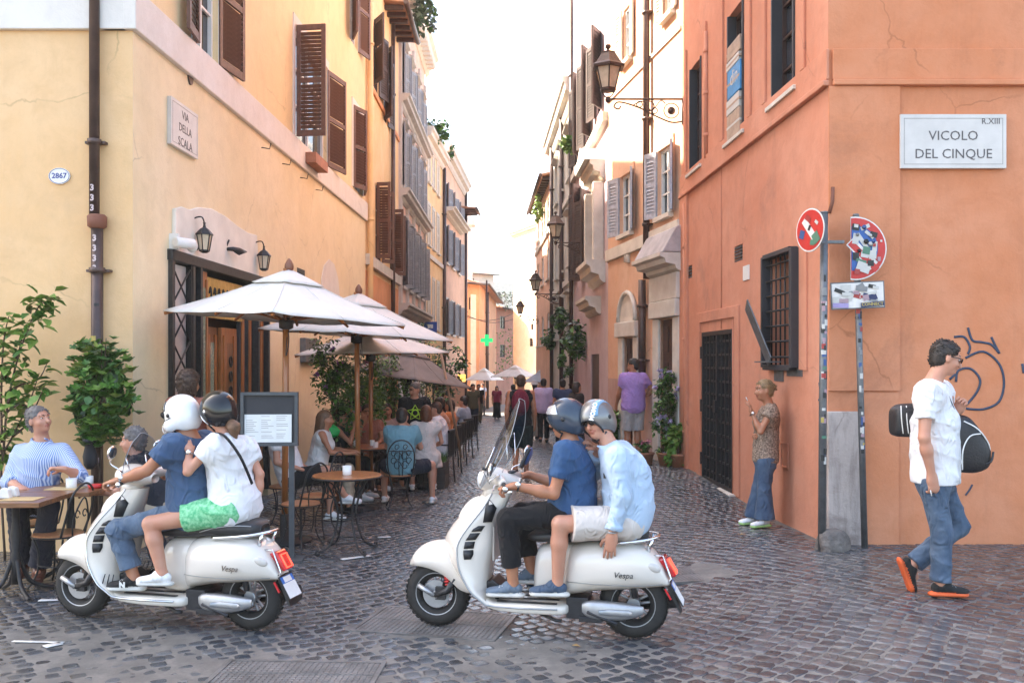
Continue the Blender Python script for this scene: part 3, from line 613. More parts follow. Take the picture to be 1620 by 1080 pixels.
# grille door
def grille_door():
    x0, x1, z0, z1 = gd; w, h = x1 - x0, z1 - z0
    o = RB1.put(MB().b2(0, w, .12, .16, 0, h).build('grille_door', M_['black_paint']), b6, x0, 0, z0)
    f = MB(); f.b2(0, .05, -.02, .06, 0, h); f.b2(w - .05, w, -.02, .06, 0, h); f.b2(.05, w - .05, -.018, .058, h - .06, h); f.b2(.05, w - .05, -.018, .058, 0, .05); f.b2(w / 2 - .03, w / 2 + .03, -.015, .055, .05, h - .06); f.build('frame', M_['iron'], o)
    n = 11; bar = MB().b2(.05, w - .05, .01, .035, -.015, .015).mesh('bar', M_['iron']); vbm = MB().b2(-.012, .012, .0, .045, .05, h - .06).mesh('upright', M_['iron'])
    for i in range(n): link('bar', bar, o, (0, 0, .15 + (h - .3) * i / (n - 1)))
    for i in (1, 2, 3, 5, 6, 7): link('upright', vbm, o, (w * i / 8, 0, 0))
    for z in (.3, h / 2, h - .3): MB().b2(-.07, 0, -.03, .03, z - .09, z + .09).build('hinge', M_['iron'], o)
    MB().b2(w * .46, w * .54, -.05, -.02, h * .47, h * .55).build('lock', M_['iron'], o)
    trim(RB1, b6, x0 - .3, x0 - .12, -.025, 0, z0, z1 + .3, ORR, 'door_surround', .006); trim(RB1, b6, x1 + .12, x1 + .3, -.025, 0, z0, z1 + .3, ORR, 'door_surround', .006); trim(RB1, b6, x0 - .12, x1 + .12, -.025, 0, z1 + .15, z1 + .3, ORR, 'door_surround', .006)
    trim(RB1, b6, x0 - .1, x1 + .1, -.08, .1, z0 - .12, z0 - .002, M_['stone'], 'threshold', .01)
    # barred window
    x0, x1, z0, z1 = gw; w, h = x1 - x0, z1 - z0; trim(RB1, b6, x0, x1, .26, .29, z0, z1, M_['black_paint'], 'dark_pane')
    o = RB1.put(MB().b2(-.06, 0, -.1, .02, -.03, h + .03).b2(w, w + .08, -.1, .02, -.03, h + .03).b2(0, w, -.098, .018, -.06, 0).b2(0, w, -.098, .018, h, h + .05).build('window_cage', M_['black_paint'], bevel=.004), b6, x0, 0, z0)
    br = MB().tube([(0, -.05, 0), (w, -.05, 0)], .012, 6).mesh('bar', M_['iron']); ub = MB().tube([(0, -.035, 0), (0, -.035, h)], .01, 6).mesh('upright', M_['iron'])
    for i in range(7): link('bar', br, o, (0, 0, h * (i + .5) / 7))
    for i in range(1, 6): link('upright', ub, o, (w * i / 6, 0, 0))
    trim(RB1, b6, x1 + .085, x1 + .3, -.02, 0, z0 - .05, z1 + .1, ORR, 'window_surround')
    t = thing('metal_panel', 'bent grey sheet metal panel leaning out below the barred window', 'metal sheet', RB1.W(RB1.x(1232), -.1, RB1.z(1232, 575)), RB1.ang)
    MB().box((-.12, -.1, .35), (.28, .015, .75), 0, rotm(D2R(18), D2R(-22), D2R(-12))).build('panel', M_['galv'], t, bevel=.003); MB().box((-.02, -.02, .02), (.4, .18, .015)).build('flange', M_['galv'], t)
    for a, b, yt, yb in ((1226, 1240, 580, 603), (1246, 1270, 578, 595)): hh = hole(RB1, a, b, yt, yb); trim(RB1, b6, hh[0], hh[1], -.012, 0, hh[2], hh[3], M_['galv'], 'cement_patch')
    for h4, s in ((va, 5), (vb, 4)):
        o = trim(RB1, b6, h4[0], h4[1], .08, .1, h4[2], h4[3], M_['black_paint'], 'vent')
        for i in range(s): trim(RB1, b6, h4[0], h4[1], .0, .02, h4[2] + (h4[3] - h4[2]) * (i + .2) / s, h4[2] + (h4[3] - h4[2]) * (i + .6) / s, M_['galv'], 'vent_slat')
    hh = hole(RB1, 1177, 1186, 420, 443); o = trim(RB1, b6, hh[0], hh[1], -.015, 0, hh[2], hh[3], M_['ceramic'], 'paper_notice'); 
    hh = hole(RB1, 1236, 1248, 700, 740); m = MB()
    for q in ((hh[0], hh[0] + .02, hh[2], hh[3]), (hh[1] - .02, hh[1], hh[2], hh[3]), (hh[0] + .02, hh[1] - .02, hh[3] - .02, hh[3]), (hh[0] + .02, hh[1] - .02, hh[2], hh[2] + .02)): m.b2(q[0], q[1], -.012, 0, q[2], q[3])
    RB1.put(m.build('hatch_frame', ORR), b6)
grille_door()
for px, y0, y1 in ((1142, 255, 520), (1160, 500, 800)): RB1.put(MB().tube([(0, -.008, RB1.z(px, y1)), (0, -.008, RB1.z(px, y0))], .009, 5).build('cable', ORR), b6, RB1.x(px), 0, 0)
for px, yt, yb in ((1085, 320, 760), (1119, 50, 250)): pipe(RB1, b6, RB1.x(px), max(0, RB1.z(px, yb)), RB1.z(px, yt), .03, ORR, name='painted_conduit', y=-.02)
RB1F.put(MB().tube([(.0, -.03, RB1F.z(1312, 338)), (.03, -.03, RB1F.z(1315, 320)), (.035, -.03, RB1F.z(1315, 297))], .018, 6).build('rusty_conduit', mat('rusty_collar', (0, 0, 0))), b6)
street_plaque(RB1F, b6, 1421, 1588, 183, 268, [('VICOLO', .13, -.0, .05), ('DEL CINQUE', .13, .0, -.125)], 'large marble street sign reading VICOLO DEL CINQUE on the orange wall')
_t = [o for o in COL.objects if o.name.startswith('street_sign')][-1]; link('lettering', text_mesh('R.XIII', .08, mat('letter_grey', (0, 0, 0)), .0008), _t, (.36, -.0215, .19), (math.pi / 2, 0, 0))
# graffiti lines sprayed on the orange wall
gp = mat('blue_black_spray_paint', (.03, .045, .08), .6, 0, .2, 20, 0)
def spray(fac, root, pts, r=.013, mt=gp):
    P = [(fac.hit(*p)[0], -.004, fac.hit(*p)[1]) for p in pts]; P = smooth_path(P, 5); m = MB(); m.tube(P, r, 6, flat=.25, up=(0, 1, 0)); return fac.put(m.build('graffiti_line', mt), root)
spray(RB1F, b6, [(1502, 600), (1512, 592), (1512, 604)]); spray(RB1F, b6, [(1512, 602), (1516, 586), (1535, 583), (1550, 600), (1545, 620), (1527, 642)])
spray(RB1F, b6, [(1527, 566), (1555, 556), (1580, 575), (1588, 605), (1580, 635), (1555, 647), (1528, 646)]); spray(RB1F, b6, [(1509, 533), (1525, 533), (1534, 548), (1531, 560)])
spray(RB1F, b6, [(1531, 518), (1538, 538), (1552, 541), (1568, 545), (1580, 558)]); spray(RB1F, b6, [(1568, 533), (1574, 546), (1581, 559)]); spray(RB1F, b6, [(1527, 783), (1533, 775), (1538, 766)], .01); spray(RB1F, b6, [(1617, 575), (1619, 590)])
spray(RB1, b6, [(1296, 605), (1300, 640), (1297, 652)], .012); spray(RB1, b6, [(1295, 633), (1302, 628), (1301, 655)], .01)

# ------------------------------------------------------------------ right street buildings
Q = RB1.W(rx); RB2 = Fac((Q.x, Q.y), (.172, -1)); r2 = RB2.x(962)
b7 = thing('town_house', 'pale orange house with a stone hooded doorway and an arched door', 'house', (Q.x, Q.y, 0))
PO = plaster('pale_orange_plaster', (.68, .38, .24), (.52, .34, .26), .25, (.74, .48, .34), 13); CR = plaster('sunlit_cream_plaster', (.74, .56, .4), (.6, .42, .3), .2, (.8, .66, .52), 14); PP = plaster('stained_pink_plaster', (.5, .3, .25), (.22, .15, .12), .7, (.6, .42, .36), 15, .5)
zc = lambda px, y: RB2.z(px, y); zb = zc(1020, 382)
H7 = rows(RB2, b7, [(983, 1001), (1043, 1063)], [(277, 370)], M_['blue_shutter'], M_['white_plain'], 990, 160, M_['cream'], surround=PO)
H7[1] = H7[1]
H7b = rows(RB2, b7, [(987, 999), (1052, 1066)], [(10, 96)], M_['cream'], M_['white_plain'], 993, 170, M_['cream'])
ad = hole(RB2, 988, 1004, 535, 690); md = hole(RB2, 1045, 1067, 505, 720)
wall(RB2, b7, r2, 0, zb + .12, 13.2, H7 + H7b, PO); wall(RB2, b7, r2, 0, 1.55, zb - .12, [ad[:2] + (-1, ad[3]), md[:2] + (-1, md[3])], PO); wall(RB2, b7, r2, 0, -1, 1.55, [ad[:2] + (-1, ad[3]), md[:2] + (-1, md[3])], PP)
trim(RB2, b7, r2, 0, -.07, .28, zb - .12, zb + .12, M_['cream'], 'belt_course', .01); belt(RB2, b7, r2, 0, zc(1020, 105), M_['cream'], .03, .06); mass(RB2, b7, r2, -.1, -1, 13.2, .32, 8, PO)
pipe(RB2, b7, RB2.x(1030), 3.4, 13, .06, M_['pipe'], brackets=5); pipe(RB2, b7, RB2.x(1024), 1.4, 3.4, .07, M_['pipe'], brackets=2)
def stone_door(h, arch, dm):
    x0, x1, z0, z1 = h; w = x1 - x0
    o = RB2.put(MB().b2(0, w, .05, .1, -.3, z1).build('door', dm), b7, x0, 0, 0)
    for i in range(2):
        for j in range(4): MB().b2(w * (.1 + .45 * i), w * (.42 + .45 * i), .03, .049, .2 + j * .62, .65 + j * .62).build('door_panel', dm, o, bevel=.01)
    for a, b in ((x0 - .32, x0 - .01), (x1 + .01, x1 + .32)): trim(RB2, b7, a, b, -.05, .1, -.3, z1 + .02, M_['stone'], 'door_jamb', .02)
    trim(RB2, b7, x0 - .34, x1 + .34, -.12, .1, z1 + .025, z1 + .32, M_['stone'], 'door_lintel', .02)
    if arch:
        n = 12; c = (x0 + x1) / 2; r = (x1 - x0) / 2 + .2
        m = MB().prism([(c + r * math.cos(math.pi * i / n), z1 + .33 + r * 1.0 * math.sin(math.pi * i / n)) for i in range(n + 1)], -.05, 0); RB2.put(m.build('arch_panel', M_['cream'], fix=True), b7)
        m = MB().tube([(c + (r + .03) * math.cos(math.pi * i / n), -.06, z1 + .33 + (r + .03) * math.sin(math.pi * i / n)) for i in range(n + 1)], .05, 6); RB2.put(m.build('arch_moulding', M_['stone']), b7)
    else:
        trim(RB2, b7, x0 - .36, x1 + .36, -.1, 0, z1 + .325, z1 + .75, M_['stone'], 'frieze', .01); cornice(RB2, b7, x0 - .42, x1 + .42, z1 + .76, .4, M_['stone'], 'door_cornice', .3)
        m = MB().prism([(0, 0), (-.36, 0), (-.12, .42), (0, .46)], x0 - .42, x1 + .42, axis='x'); RB2.put(m.build('stone_hood', mat('weathered_hood', (.42, .38, .38), .8, 0, .25, 3, .4), bevel=.02, fix=True), b7, 0, 0, z1 + 1.07)
stone_door(ad, True, M_['dark_wood']); stone_door(md, False, M_['dark_wood'])
for px, y in ((992, 405), (996, 406), (1054, 393), (1059, 391)): RB2.put(MB().tube([(0, -.02, -.12), (0, -.02, .12)], .045, 8).build('stone_bracket', M_['cream']), b7, RB2.x(px), 0, zc(px, y))
hh = hole(RB2, 1008, 1020, 580, 625); trim(RB2, b7, hh[0], hh[1], -.012, 0, hh[2], hh[3], plaster('bare_brown_render', (.2, .11, .08)), 'bare_patch')

Q2 = RB2.W(r2); RB3 = Fac((Q2.x, Q2.y), (.0366, -1)); r3 = RB3.x(908); r4 = RB3.x(872); r5 = RB3.x(848)
MV = plaster('mauve_plaster', (.5, .37, .39), (.36, .28, .29), .35, (.6, .47, .48), 16)  # mauve lightened to suggest haze
b8 = thing('town_house', 'mauve house with an ornate stone window and balcony', 'house', (Q2.x, Q2.y, 0))
H8 = []
hw = hole(RB3, 943, 953, 298, 418); H8.append(hw); window(RB3, b8, *hw, M_['dark_wood'])
hw2 = hole(RB3, 926, 934, 310, 440); H8.append(hw2); window(RB3, b8, *hw2, M_['dark_wood']); shutter(RB3, b8, hw2[0], hw2[2], .55, hw2[3] - hw2[2], M_['dark_shutter'], 'L', 160); shutter(RB3, b8, hw2[1], hw2[2], .55, hw2[3] - hw2[2], M_['dark_shutter'], 'R', 150)
for a, b, yt, yb in ((927, 934, 90, 225), (944, 951, 60, 180), (913, 919, 300, 440), (913, 919, 130, 255)): h = hole(RB3, a, b, yt, yb); H8.append(h); window(RB3, b8, *h, M_['dark_wood']); shutter(RB3, b8, h[0], h[2], .5, h[3] - h[2], M_['dark_shutter'], 'L', 165); shutter(RB3, b8, h[1], h[2], .5, h[3] - h[2], M_['dark_shutter'], 'R', 150)
d8 = hole(RB3, 935, 948, 560, 700); H8.append(d8[:2] + (-1.2, d8[3])); trim(RB3, b8, d8[0], d8[1], .03, .08, -1.2, d8[3], M_['dark_wood'], 'door')
wall(RB3, b8, r3, 0, -1.5, 13.6, H8, MV); mass(RB3, b8, r3, 0, -1.2, 13.6, .32, 8, MV); belt(RB3, b8, r3, 0, RB3.z(940, 232), M_['cream'], .12, .2); cornice(RB3, b8, r3, 0, 13.1, .6, M_['cream'], 'cornice', .6)
for px in (941, 955): trim(RB3, b8, RB3.x(px) - .1, RB3.x(px) + .1, -.25, 0, hw[2], hw[3], M_['stone'], 'window_column', .03)
cornice(RB3, b8, hw[0] - .4, hw[1] + .4, hw[3] + .05, .55, M_['stone'], 'pediment', .4)
cornice(RB3, b8, hw[0] - .5, hw[1] + .5, hw[2] - .5, .7, M_['stone'], 'balcony_base', .5)
m = MB().prism([(hw[0] - .4, 0), (hw[1] + .4, 0), ((hw[0] + hw[1]) / 2, .45)], -.45, 0); RB3.put(m.build('pediment_gable', M_['stone'], fix=True), b8, 0, 0, hw[3] + .46)
cornice(RB3, b8, d8[0] - .3, d8[1] + .3, RB3.z(941, 500), .6, M_['stone'], 'door_hood', .4); pipe(RB3, b8, r3 + .1, -1, 12.3, .06, M_['pipe'])
b9 = thing('town_house', 'grey cream house with rows of hooded windows and wall plants', 'house', RB3.W(r3)); GC = plaster('grey_cream_plaster', (.6, .56, .49), (.42, .39, .34), .3, (.7, .66, .6), 17)  # GC raised in tone to imitate haze
zt9 = RB3.z(905, 140); H9 = rows(RB3, b9, [(899, 904), (889, 893), (879.5, 883)], [(215, 285), (345, 420), (470, 530)], None, M_['white_plain'], 900, 165, M_['cream'], M_['stone'], surround=M_['cream'])
wall(RB3, b9, r4, r3, -1.8, zt9, H9, GC); mass(RB3, b9, r4, r3, -1.5, zt9, .32, 8, GC); cornice(RB3, b9, r4, r3, zt9 - .5, .55, M_['cream'], 'cornice', .7); belt(RB3, b9, r4, r3, RB3.z(900, 320), M_['cream']); belt(RB3, b9, r4, r3, RB3.z(900, 450), M_['cream']); pipe(RB3, b9, RB3.x(893), -1, zt9, .07, M_['pipe']); pipe(RB3, b9, RB3.x(877), -1, zt9, .07, M_['pipe'])
b10 = thing('town_house', 'terracotta house with tiled eaves beside the far street lamps', 'house', RB3.W(r4)); TC = plaster('terracotta_plaster', (.64, .39, .28), (.46, .3, .24), .3, None, 18)  # TC paler, with the washed out haze in its colour
zt10 = RB3.z(862, 300); H10 = rows(RB3, b10, [(865.5, 869), (857, 860), (850.5, 853)], [(330, 375), (405, 450), (500, 545)], None, M_['white_plain'], 860, 165, M_['cream'])
wall(RB3, b10, r5, r4, -2, zt10, H10, TC); mass(RB3, b10, r5, r4, -1.8, zt10, .32, 8, TC); eave(RB3, b10, r5, r4, zt10, .35, M_['dark_wood'], M_['tile']); belt(RB3, b10, r5, r4, RB3.z(860, 385), M_['cream'])

# ------------------------------------------------------------------ the small square at the far end
def far_block(name, label, cat, px0, px1, Y0, Y1, ztop, mt, wins=(), roof=None, depth=7, eaves=.6, ret=False):
    a = Vector(((px0 - 810) / F * Y0, Y0)); b = Vector(((px1 - 810) / F * Y1, Y1)); f = Fac(a, b - a); L = (b - a).length
    r = thing(name, label, cat, (a.x, a.y, 0)); hs = []
    for w in wins: hs.append(hole(f, *w)); window(f, r, *hs[-1], M_['dark_wood'])
    wall(f, r, 0, L, -3, ztop, hs, mt); mass(f, r, 0, L, -3, ztop, .32, depth, mt)
    if roof: eave(f, r, -.3, L + .3, ztop, eaves, M_['dark_wood'], roof, False)
    return f, r, L
TCR = plaster('brick_orange_plaster', (.6, .28, .15), (.42, .24, .18), .3, None, 19); RDR = plaster('russet_plaster', (.36, .15, .1), (.25, .13, .1), .3, None, 20)
f, r, L = far_block('far_house', 'orange house with a tiled roof closing the left end of the street', 'house', 733, 757.5, 58, 59, 6.9, TCR, [(742, 747, 470, 490)], M_['tile'], 12)
trim(f, r, L * .45, L * .8, -.03, 0, -2, 6.2, M_['cream'], 'pale_band')
f, r, L = far_block('far_house', 'orange house side wall running back behind the green pharmacy cross', 'house', 757.8, 785, 59, 78, 6.9, TCR, [], M_['tile'], 6); pipe(f, r, L * .3, -2, 6.8, .12, M_['pipe'])
far_block('far_house', 'dark russet house at the far left bend of the street', 'house', 785.5, 813, 79, 84, 6.6, RDR, [(791, 799, 500, 520), (791, 799, 545, 565)], M_['tile'], 8)
far_block('far_house', 'pale grey house rising behind the orange corner roof', 'house', 738, 781, 90, 92, 10.6, M_['cream'], [(745, 750, 440, 455)], M_['tile'], 8)
far_block('far_house', 'pale distant house between the grey house and the sunlit tower wall', 'house', 781, 822, 110, 112, 11.5, M_['cream'], [(788, 792, 462, 470), (796, 800, 462, 470)], None, 8)
f, r, L = far_block('tower_house', 'tall sunlit cream house wall with a mauve top storey at the street end', 'house', 812, 851, 60, 56, 7.2, CR, [(840, 844, 512, 522), (838, 843, 535, 548)], None, 8)
mass(f, r, .3, L + .5, 7.2, 10.0, .5, 6, MV, 'top_storey'); cornice(f, r, .1, L + .6, 9.9, .4, M_['cream'], 'cornice', .4)
t = thing('chimney_tower', 'slim pale roof turret above the left row of houses', 'turret', at(737, 420, 70)); MB().b2(-.5, .5, -.5, .5, -4, 3).b2(-.7, .7, -.7, .7, 3, 3.4).b2(-.45, .45, -.45, .45, 3.4, 4.4).build('shaft', M_['cream'], t)
# ------------------------------------------------------------------ street surface
def street():
    m = bpy.data.materials.new('street_grime'); b, nt = _bsdf(m); N, L = nt.nodes, nt.links
    b.inputs['Roughness'].default_value = .8
    tc = N.new('ShaderNodeTexCoord')
    def nz(s, d=6, r=.65):
        n = N.new('ShaderNodeTexNoise'); n.inputs['Scale'].default_value = s; n.inputs['Detail'].default_value = d; n.inputs['Roughness'].default_value = r; L.new(tc.outputs['Object'], n.inputs[0]); return n.outputs[0]
    cr = N.new('ShaderNodeValToRGB'); cr.color_ramp.elements[0].position = .3; cr.color_ramp.elements[0].color = (.09, .083, .076, 1); cr.color_ramp.elements[1].position = .72; cr.color_ramp.elements[1].color = (.23, .21, .19, 1)
    e = cr.color_ramp.elements.new(.5); e.color = (.135, .125, .116, 1)
    L.new(nz(3.5, 9, .75), cr.inputs[0]); L.new(cr.outputs[0], b.inputs['Base Color'])
    bp = N.new('ShaderNodeBump'); bp.inputs['Strength'].default_value = .5; bp.inputs['Distance'].default_value = .01; L.new(nz(45, 6), bp.inputs['Height']); L.new(bp.outputs[0], b.inputs['Normal'])
    xs = np.unique(np.concatenate([np.linspace(-30, -6, 13), np.arange(-6, 6.01, .06), np.linspace(6, 30, 13)])); ys = np.unique(np.concatenate([np.linspace(-8, 4, 9), np.arange(4, 11, .06), np.arange(11, 30, .3), np.linspace(30, 140, 60)]))
    X, Y = np.meshgrid(xs, ys, indexing='ij')
    Z = G(X, Y) - .0016 + worn(X, Y) * .0052
    Z = Z + .0009 * np.sin(X * 37 + 3 * np.sin(Y * 19)) * np.sin(Y * 31 + 2 * np.sin(X * 23))
    mb = MB(); mb.grid(np.stack([X, Y, Z], -1)); o = mb.build('street', m, kind='structure'); return o
def worn(X, Y):
    """0..1: where dirt and old tar fill the joints up to the stone tops"""
    n = .5 + .25 * np.sin(X * 1.7 + 1.3 * np.sin(Y * 2.1)) + .25 * np.sin(Y * 3.1 + 2 * np.sin(X * 1.9 + 1))
    front = (1 - sst(5.9, 6.9, Y + .05 * X)) * (1 - sst(-.2, 2.2, X)); return np.clip(front * (.55 + .75 * n) + .12 * n * (1 - sst(7, 10, Y)), 0, 1)
ST = street()
# basalt cobbles
def cobble_material():
    m = bpy.data.materials.new('basalt_cobble'); b, nt = _bsdf(m); N, L = nt.nodes, nt.links
    at_ = N.new('ShaderNodeAttribute'); at_.attribute_name = 'tone'; tc = N.new('ShaderNodeTexCoord'); geo = N.new('ShaderNodeNewGeometry')
    cr = N.new('ShaderNodeValToRGB'); E = cr.color_ramp.elements; E[0].position = 0; E[0].color = (.034, .04, .05, 1); E[1].position = 1; E[1].color = (.17, .178, .19, 1); q = E.new(.5); q.color = (.074, .084, .1, 1)
    L.new(at_.outputs['Fac'], cr.inputs[0])
    def nz(s, d=5, r=.6):
        n = N.new('ShaderNodeTexNoise'); n.inputs['Scale'].default_value = s; n.inputs['Detail'].default_value = d; n.inputs['Roughness'].default_value = r; L.new(geo.outputs['Position'], n.inputs[0]); return n.outputs[0]
    mx = N.new('ShaderNodeMix'); mx.data_type = 'RGBA'; mx.inputs[7].default_value = (.19, .18, .168, 1); mr = N.new('ShaderNodeMapRange'); mr.inputs[1].default_value = .5; mr.inputs[2].default_value = .72; mr.inputs[4].default_value = .8
    L.new(nz(1.3, 8, .7), mr.inputs[0]); L.new(mr.outputs[0], mx.inputs[0]); L.new(cr.outputs[0], mx.inputs[6])
    m2 = N.new('ShaderNodeMix'); m2.data_type = 'RGBA'; m2.blend_type = 'MULTIPLY'; m2.inputs[0].default_value = .55; L.new(mx.outputs[2], m2.inputs[6]); L.new(nz(30, 5), m2.inputs[7]); L.new(m2.outputs[2], b.inputs['Base Color'])
    rr_ = N.new('ShaderNodeMapRange'); rr_.inputs[1].default_value = .35; rr_.inputs[2].default_value = .65; rr_.inputs[3].default_value = .1; rr_.inputs[4].default_value = .32; L.new(nz(2.2, 5), rr_.inputs[0]); L.new(rr_.outputs[0], b.inputs['Roughness'])
    b.inputs['Specular IOR Level'].default_value = .75
    bp = N.new('ShaderNodeBump'); bp.inputs['Strength'].default_value = .35; bp.inputs['Distance'].default_value = .006; L.new(nz(60, 5, .7), bp.inputs['Height']); L.new(bp.outputs[0], b.inputs['Normal']); return m
COB = cobble_material()
def lx(fac_list, Y):
    for f, y0, y1 in fac_list:
        if y0 <= Y < y1: return f.O.x + f.e.x / f.e.y * (Y - f.O.y)
    return None
LEFTF = [(LB1, 9.2, LB1.W(xe).y), (LB2, LB1.W(xe).y, LB2.W(x3).y), (LB4, LB2.W(x3).y, LB4.W(x5).y)]
RIGHTF = [(RB1, 8.9, RB1.W(rx).y), (RB2, RB1.W(rx).y, RB2.W(r2).y), (RB3, RB2.W(r2).y, RB3.W(r5).y)]
def bounds(Y):
    l = lx(LEFTF, Y) if Y >= 9.2 else -(.565 * Y + .5); r = lx(RIGHTF, Y) if Y >= 8.9 else .565 * Y + .5
    return (l if l is not None else -4), (r if r is not None else 3)
PLATES = [((590, 955), (640, 925), (776, 962), (752, 1014), (590, 1012)), ]
def plate_rect(px, py, w, d, ang): return (px, py, w, d, ang)
def px_ground(px, py):
    Y = F * CH / (py - HZ)
    for _ in range(8): Y = F * (CH - G((px - 810) / F * Y, Y)) / (py - HZ)
    return Vector(((px - 810) / F * Y, Y))
GRATES = [(px_ground(690, 985), 1.0, .62, D2R(-14)), (px_ground(470, 1066), .95, .42, D2R(-3)), (px_ground(1088, 908), .6, .5, D2R(12))]
def cobbles():
    p = .111; th = D2R(40); ct, s_ = math.cos(th), math.sin(th); rng = np.random.RandomState(11)
    I, J = np.meshgrid(np.arange(-420, 420), np.arange(-420, 420), indexing='ij'); I = I.ravel(); J = J.ravel()
    a = (I + (J % 2) * .12) * p; b = J * p * .97 + .26 * np.sin(a * .95 + .4) + .05 * np.sin(a * 3.1 + 1)
    k = (b > 2) & (b < 48) ; a, b = a[k], b[k]
    cx = a * ct - b * s_; cy = a * s_ + b * ct; k = (cy > 4.9) & (cy < 46) & (np.abs(cx) < .6 * cy + .3); cx, cy, a = cx[k], cy[k], a[k]
    lo = np.array([bounds(y) for y in np.arange(4, 48, .05)]); idx = ((cy - 4) / .05).astype(int); k = (cx > lo[idx, 0] + .07) & (cx < lo[idx, 1] - .07); cx, cy, a = cx[k], cy[k], a[k]
    for c, w, d, an in GRATES:
        dx, dy = cx - c.x, cy - c.y; u = dx * math.cos(an) + dy * math.sin(an); v = -dx * math.sin(an) + dy * math.cos(an)
        k = ~((np.abs(u) < w / 2 + .05) & (np.abs(v) < d / 2 + .05)); cx, cy, a = cx[k], cy[k], a[k]
    n = len(cx); slope = .26 * .95 * np.cos(a * .95 + .4); ang = th + np.arctan(slope) + rng.normal(0, .11, n)
    cx = cx + rng.normal(0, .0065, n); cy = cy + rng.normal(0, .0065, n)
    hw = p / 2 * rng.uniform(.88, 1.05, n); hd = p / 2 * rng.uniform(.86, 1.03, n)
    ring = np.array([(1, .66), (.66, 1), (-.66, 1), (-1, .66), (-1, -.66), (-.66, -1), (.66, -1), (1, -.66)])
    R8 = ring[None] + rng.normal(0, .07, (n, 8, 2)); R8 = R8 * np.stack([hw, hd], -1)[:, None]
    top = R8 * .9; mid = R8 * .62
    L2 = np.concatenate([R8, top, mid, np.zeros((n, 1, 2))], 1)   # 25 verts
    ca, sa = np.cos(ang)[:, None], np.sin(ang)[:, None]
    X = cx[:, None] + L2[..., 0] * ca - L2[..., 1] * sa; Y = cy[:, None] + L2[..., 0] * sa + L2[..., 1] * ca
    prof = np.array([-.006] * 8 + [.0022] * 8 + [.0036] * 8 + [.0038]); tx = rng.normal(0, .016, n)[:, None]; ty = rng.normal(0, .016, n)[:, None]
    Z = G(X, Y) + prof + rng.normal(0, .0012, n)[:, None] + (X - cx[:, None]) * tx + (Y - cy[:, None]) * ty
    V = np.stack([X, Y, Z], -1)
    f = []
    for s in range(2):
        for i in range(8): j = (i + 1) % 8; f.append((s * 8 + i, s * 8 + j, s * 8 + 8 + j, s * 8 + 8 + i))
    quads = np.array(f); tris = np.array([(16 + i, 16 + (i + 1) % 8, 24) for i in range(8)])
    tone = np.clip(rng.beta(2, 2.6, n) + .12 * np.sin(cx * 1.3 + cy * .7), 0, 1)
    order = np.argsort(cy + 100 * ((F * (CH - G(cx, cy)) / cy + HZ > 1075) | (np.abs(cx) / cy > .55)))
    first = order[:300]; rest = order[300:]
    def mk(name, ids, origin=None):
        me = bpy.data.meshes.new(name); k = len(ids); v = V[ids].reshape(-1, 3)
        if origin is not None: v = v - np.array(origin)
        off = (np.arange(k) * 25)[:, None, None]; q = (quads[None] + off).reshape(-1, 4); t = (tris[None] + off).reshape(-1, 3)
        me.vertices.add(len(v)); me.vertices.foreach_set('co', v.ravel()); me.loops.add(q.size + t.size)
        me.loops.foreach_set('vertex_index', np.concatenate([q.ravel(), t.ravel()])); me.polygons.add(len(q) + len(t))
        me.polygons.foreach_set('loop_start', np.concatenate([np.arange(len(q)) * 4, len(q) * 4 + np.arange(len(t)) * 3])); me.polygons.foreach_set('use_smooth', np.ones(len(q) + len(t), bool))
        me.update(calc_edges=True); ca_ = me.color_attributes.new('tone', 'FLOAT_COLOR', 'POINT'); c = np.ones((len(v), 4)); c[:, :3] = np.repeat(tone[ids], 25)[:, None]; ca_.data.foreach_set('color', c.ravel()); me.materials.append(COB); return me
    for i in first: o = link('cobblestone', mk('cobblestone', [i], (cx[i], cy[i], 0)), ST, (cx[i], cy[i], 0))
    o = link('cobblestones', mk('cobblestones', rest), ST); o['kind'] = 'stuff'
    print('cobbles', n)
cobbles()
def grate(c, w, d, an, label):
    z = G(c.x, c.y); t = thing('drain_cover', label, 'drain cover', (c.x, c.y, z), an, 'iron drain covers in the paving'); mt = mat('cast_iron_cover', (.15, .14, .135), .5, .3, .35, 5, .4)
    MB().b2(-w / 2, w / 2, -d / 2, d / 2, -.01, .004).build('plate', mt, t); m = MB(); n = int(w / .035); k = int(d / .035)
    for i in range(n):
        for j in range(k):
            m.box((-w / 2 + (i + .5) * w / n, -d / 2 + (j + .5) * d / k, .0065), (w / n * .75, d / k * .75, .003), 0, None, .8)
    m.build('raised_studs', mt, t, kind='stuff'); MB().b2(-w / 2, w / 2, -.006, .006, .0045, .0105).b2(-w / 2 - .03, -w / 2, -d / 2 - .03, d / 2 + .03, -.01, .01).b2(w / 2, w / 2 + .03, -d / 2 - .03, d / 2 + .03, -.01, .01).b2(-w / 2, w / 2, -d / 2 - .03, -d / 2, -.01, .01).b2(-w / 2, w / 2, d / 2, d / 2 + .03, -.01, .01).build('frame', mt, t)
grate(*GRATES[0], 'square studded iron drain cover under the front wheel of the right scooter'); grate(*GRATES[1], 'worn iron drain cover at the bottom edge of the picture'); grate(*GRATES[2], 'studded iron drain cover behind the rear wheel of the right scooter')
wp = mat('worn_road_paint', (.6, .58, .56), .7, 0, .25, 25, .3)
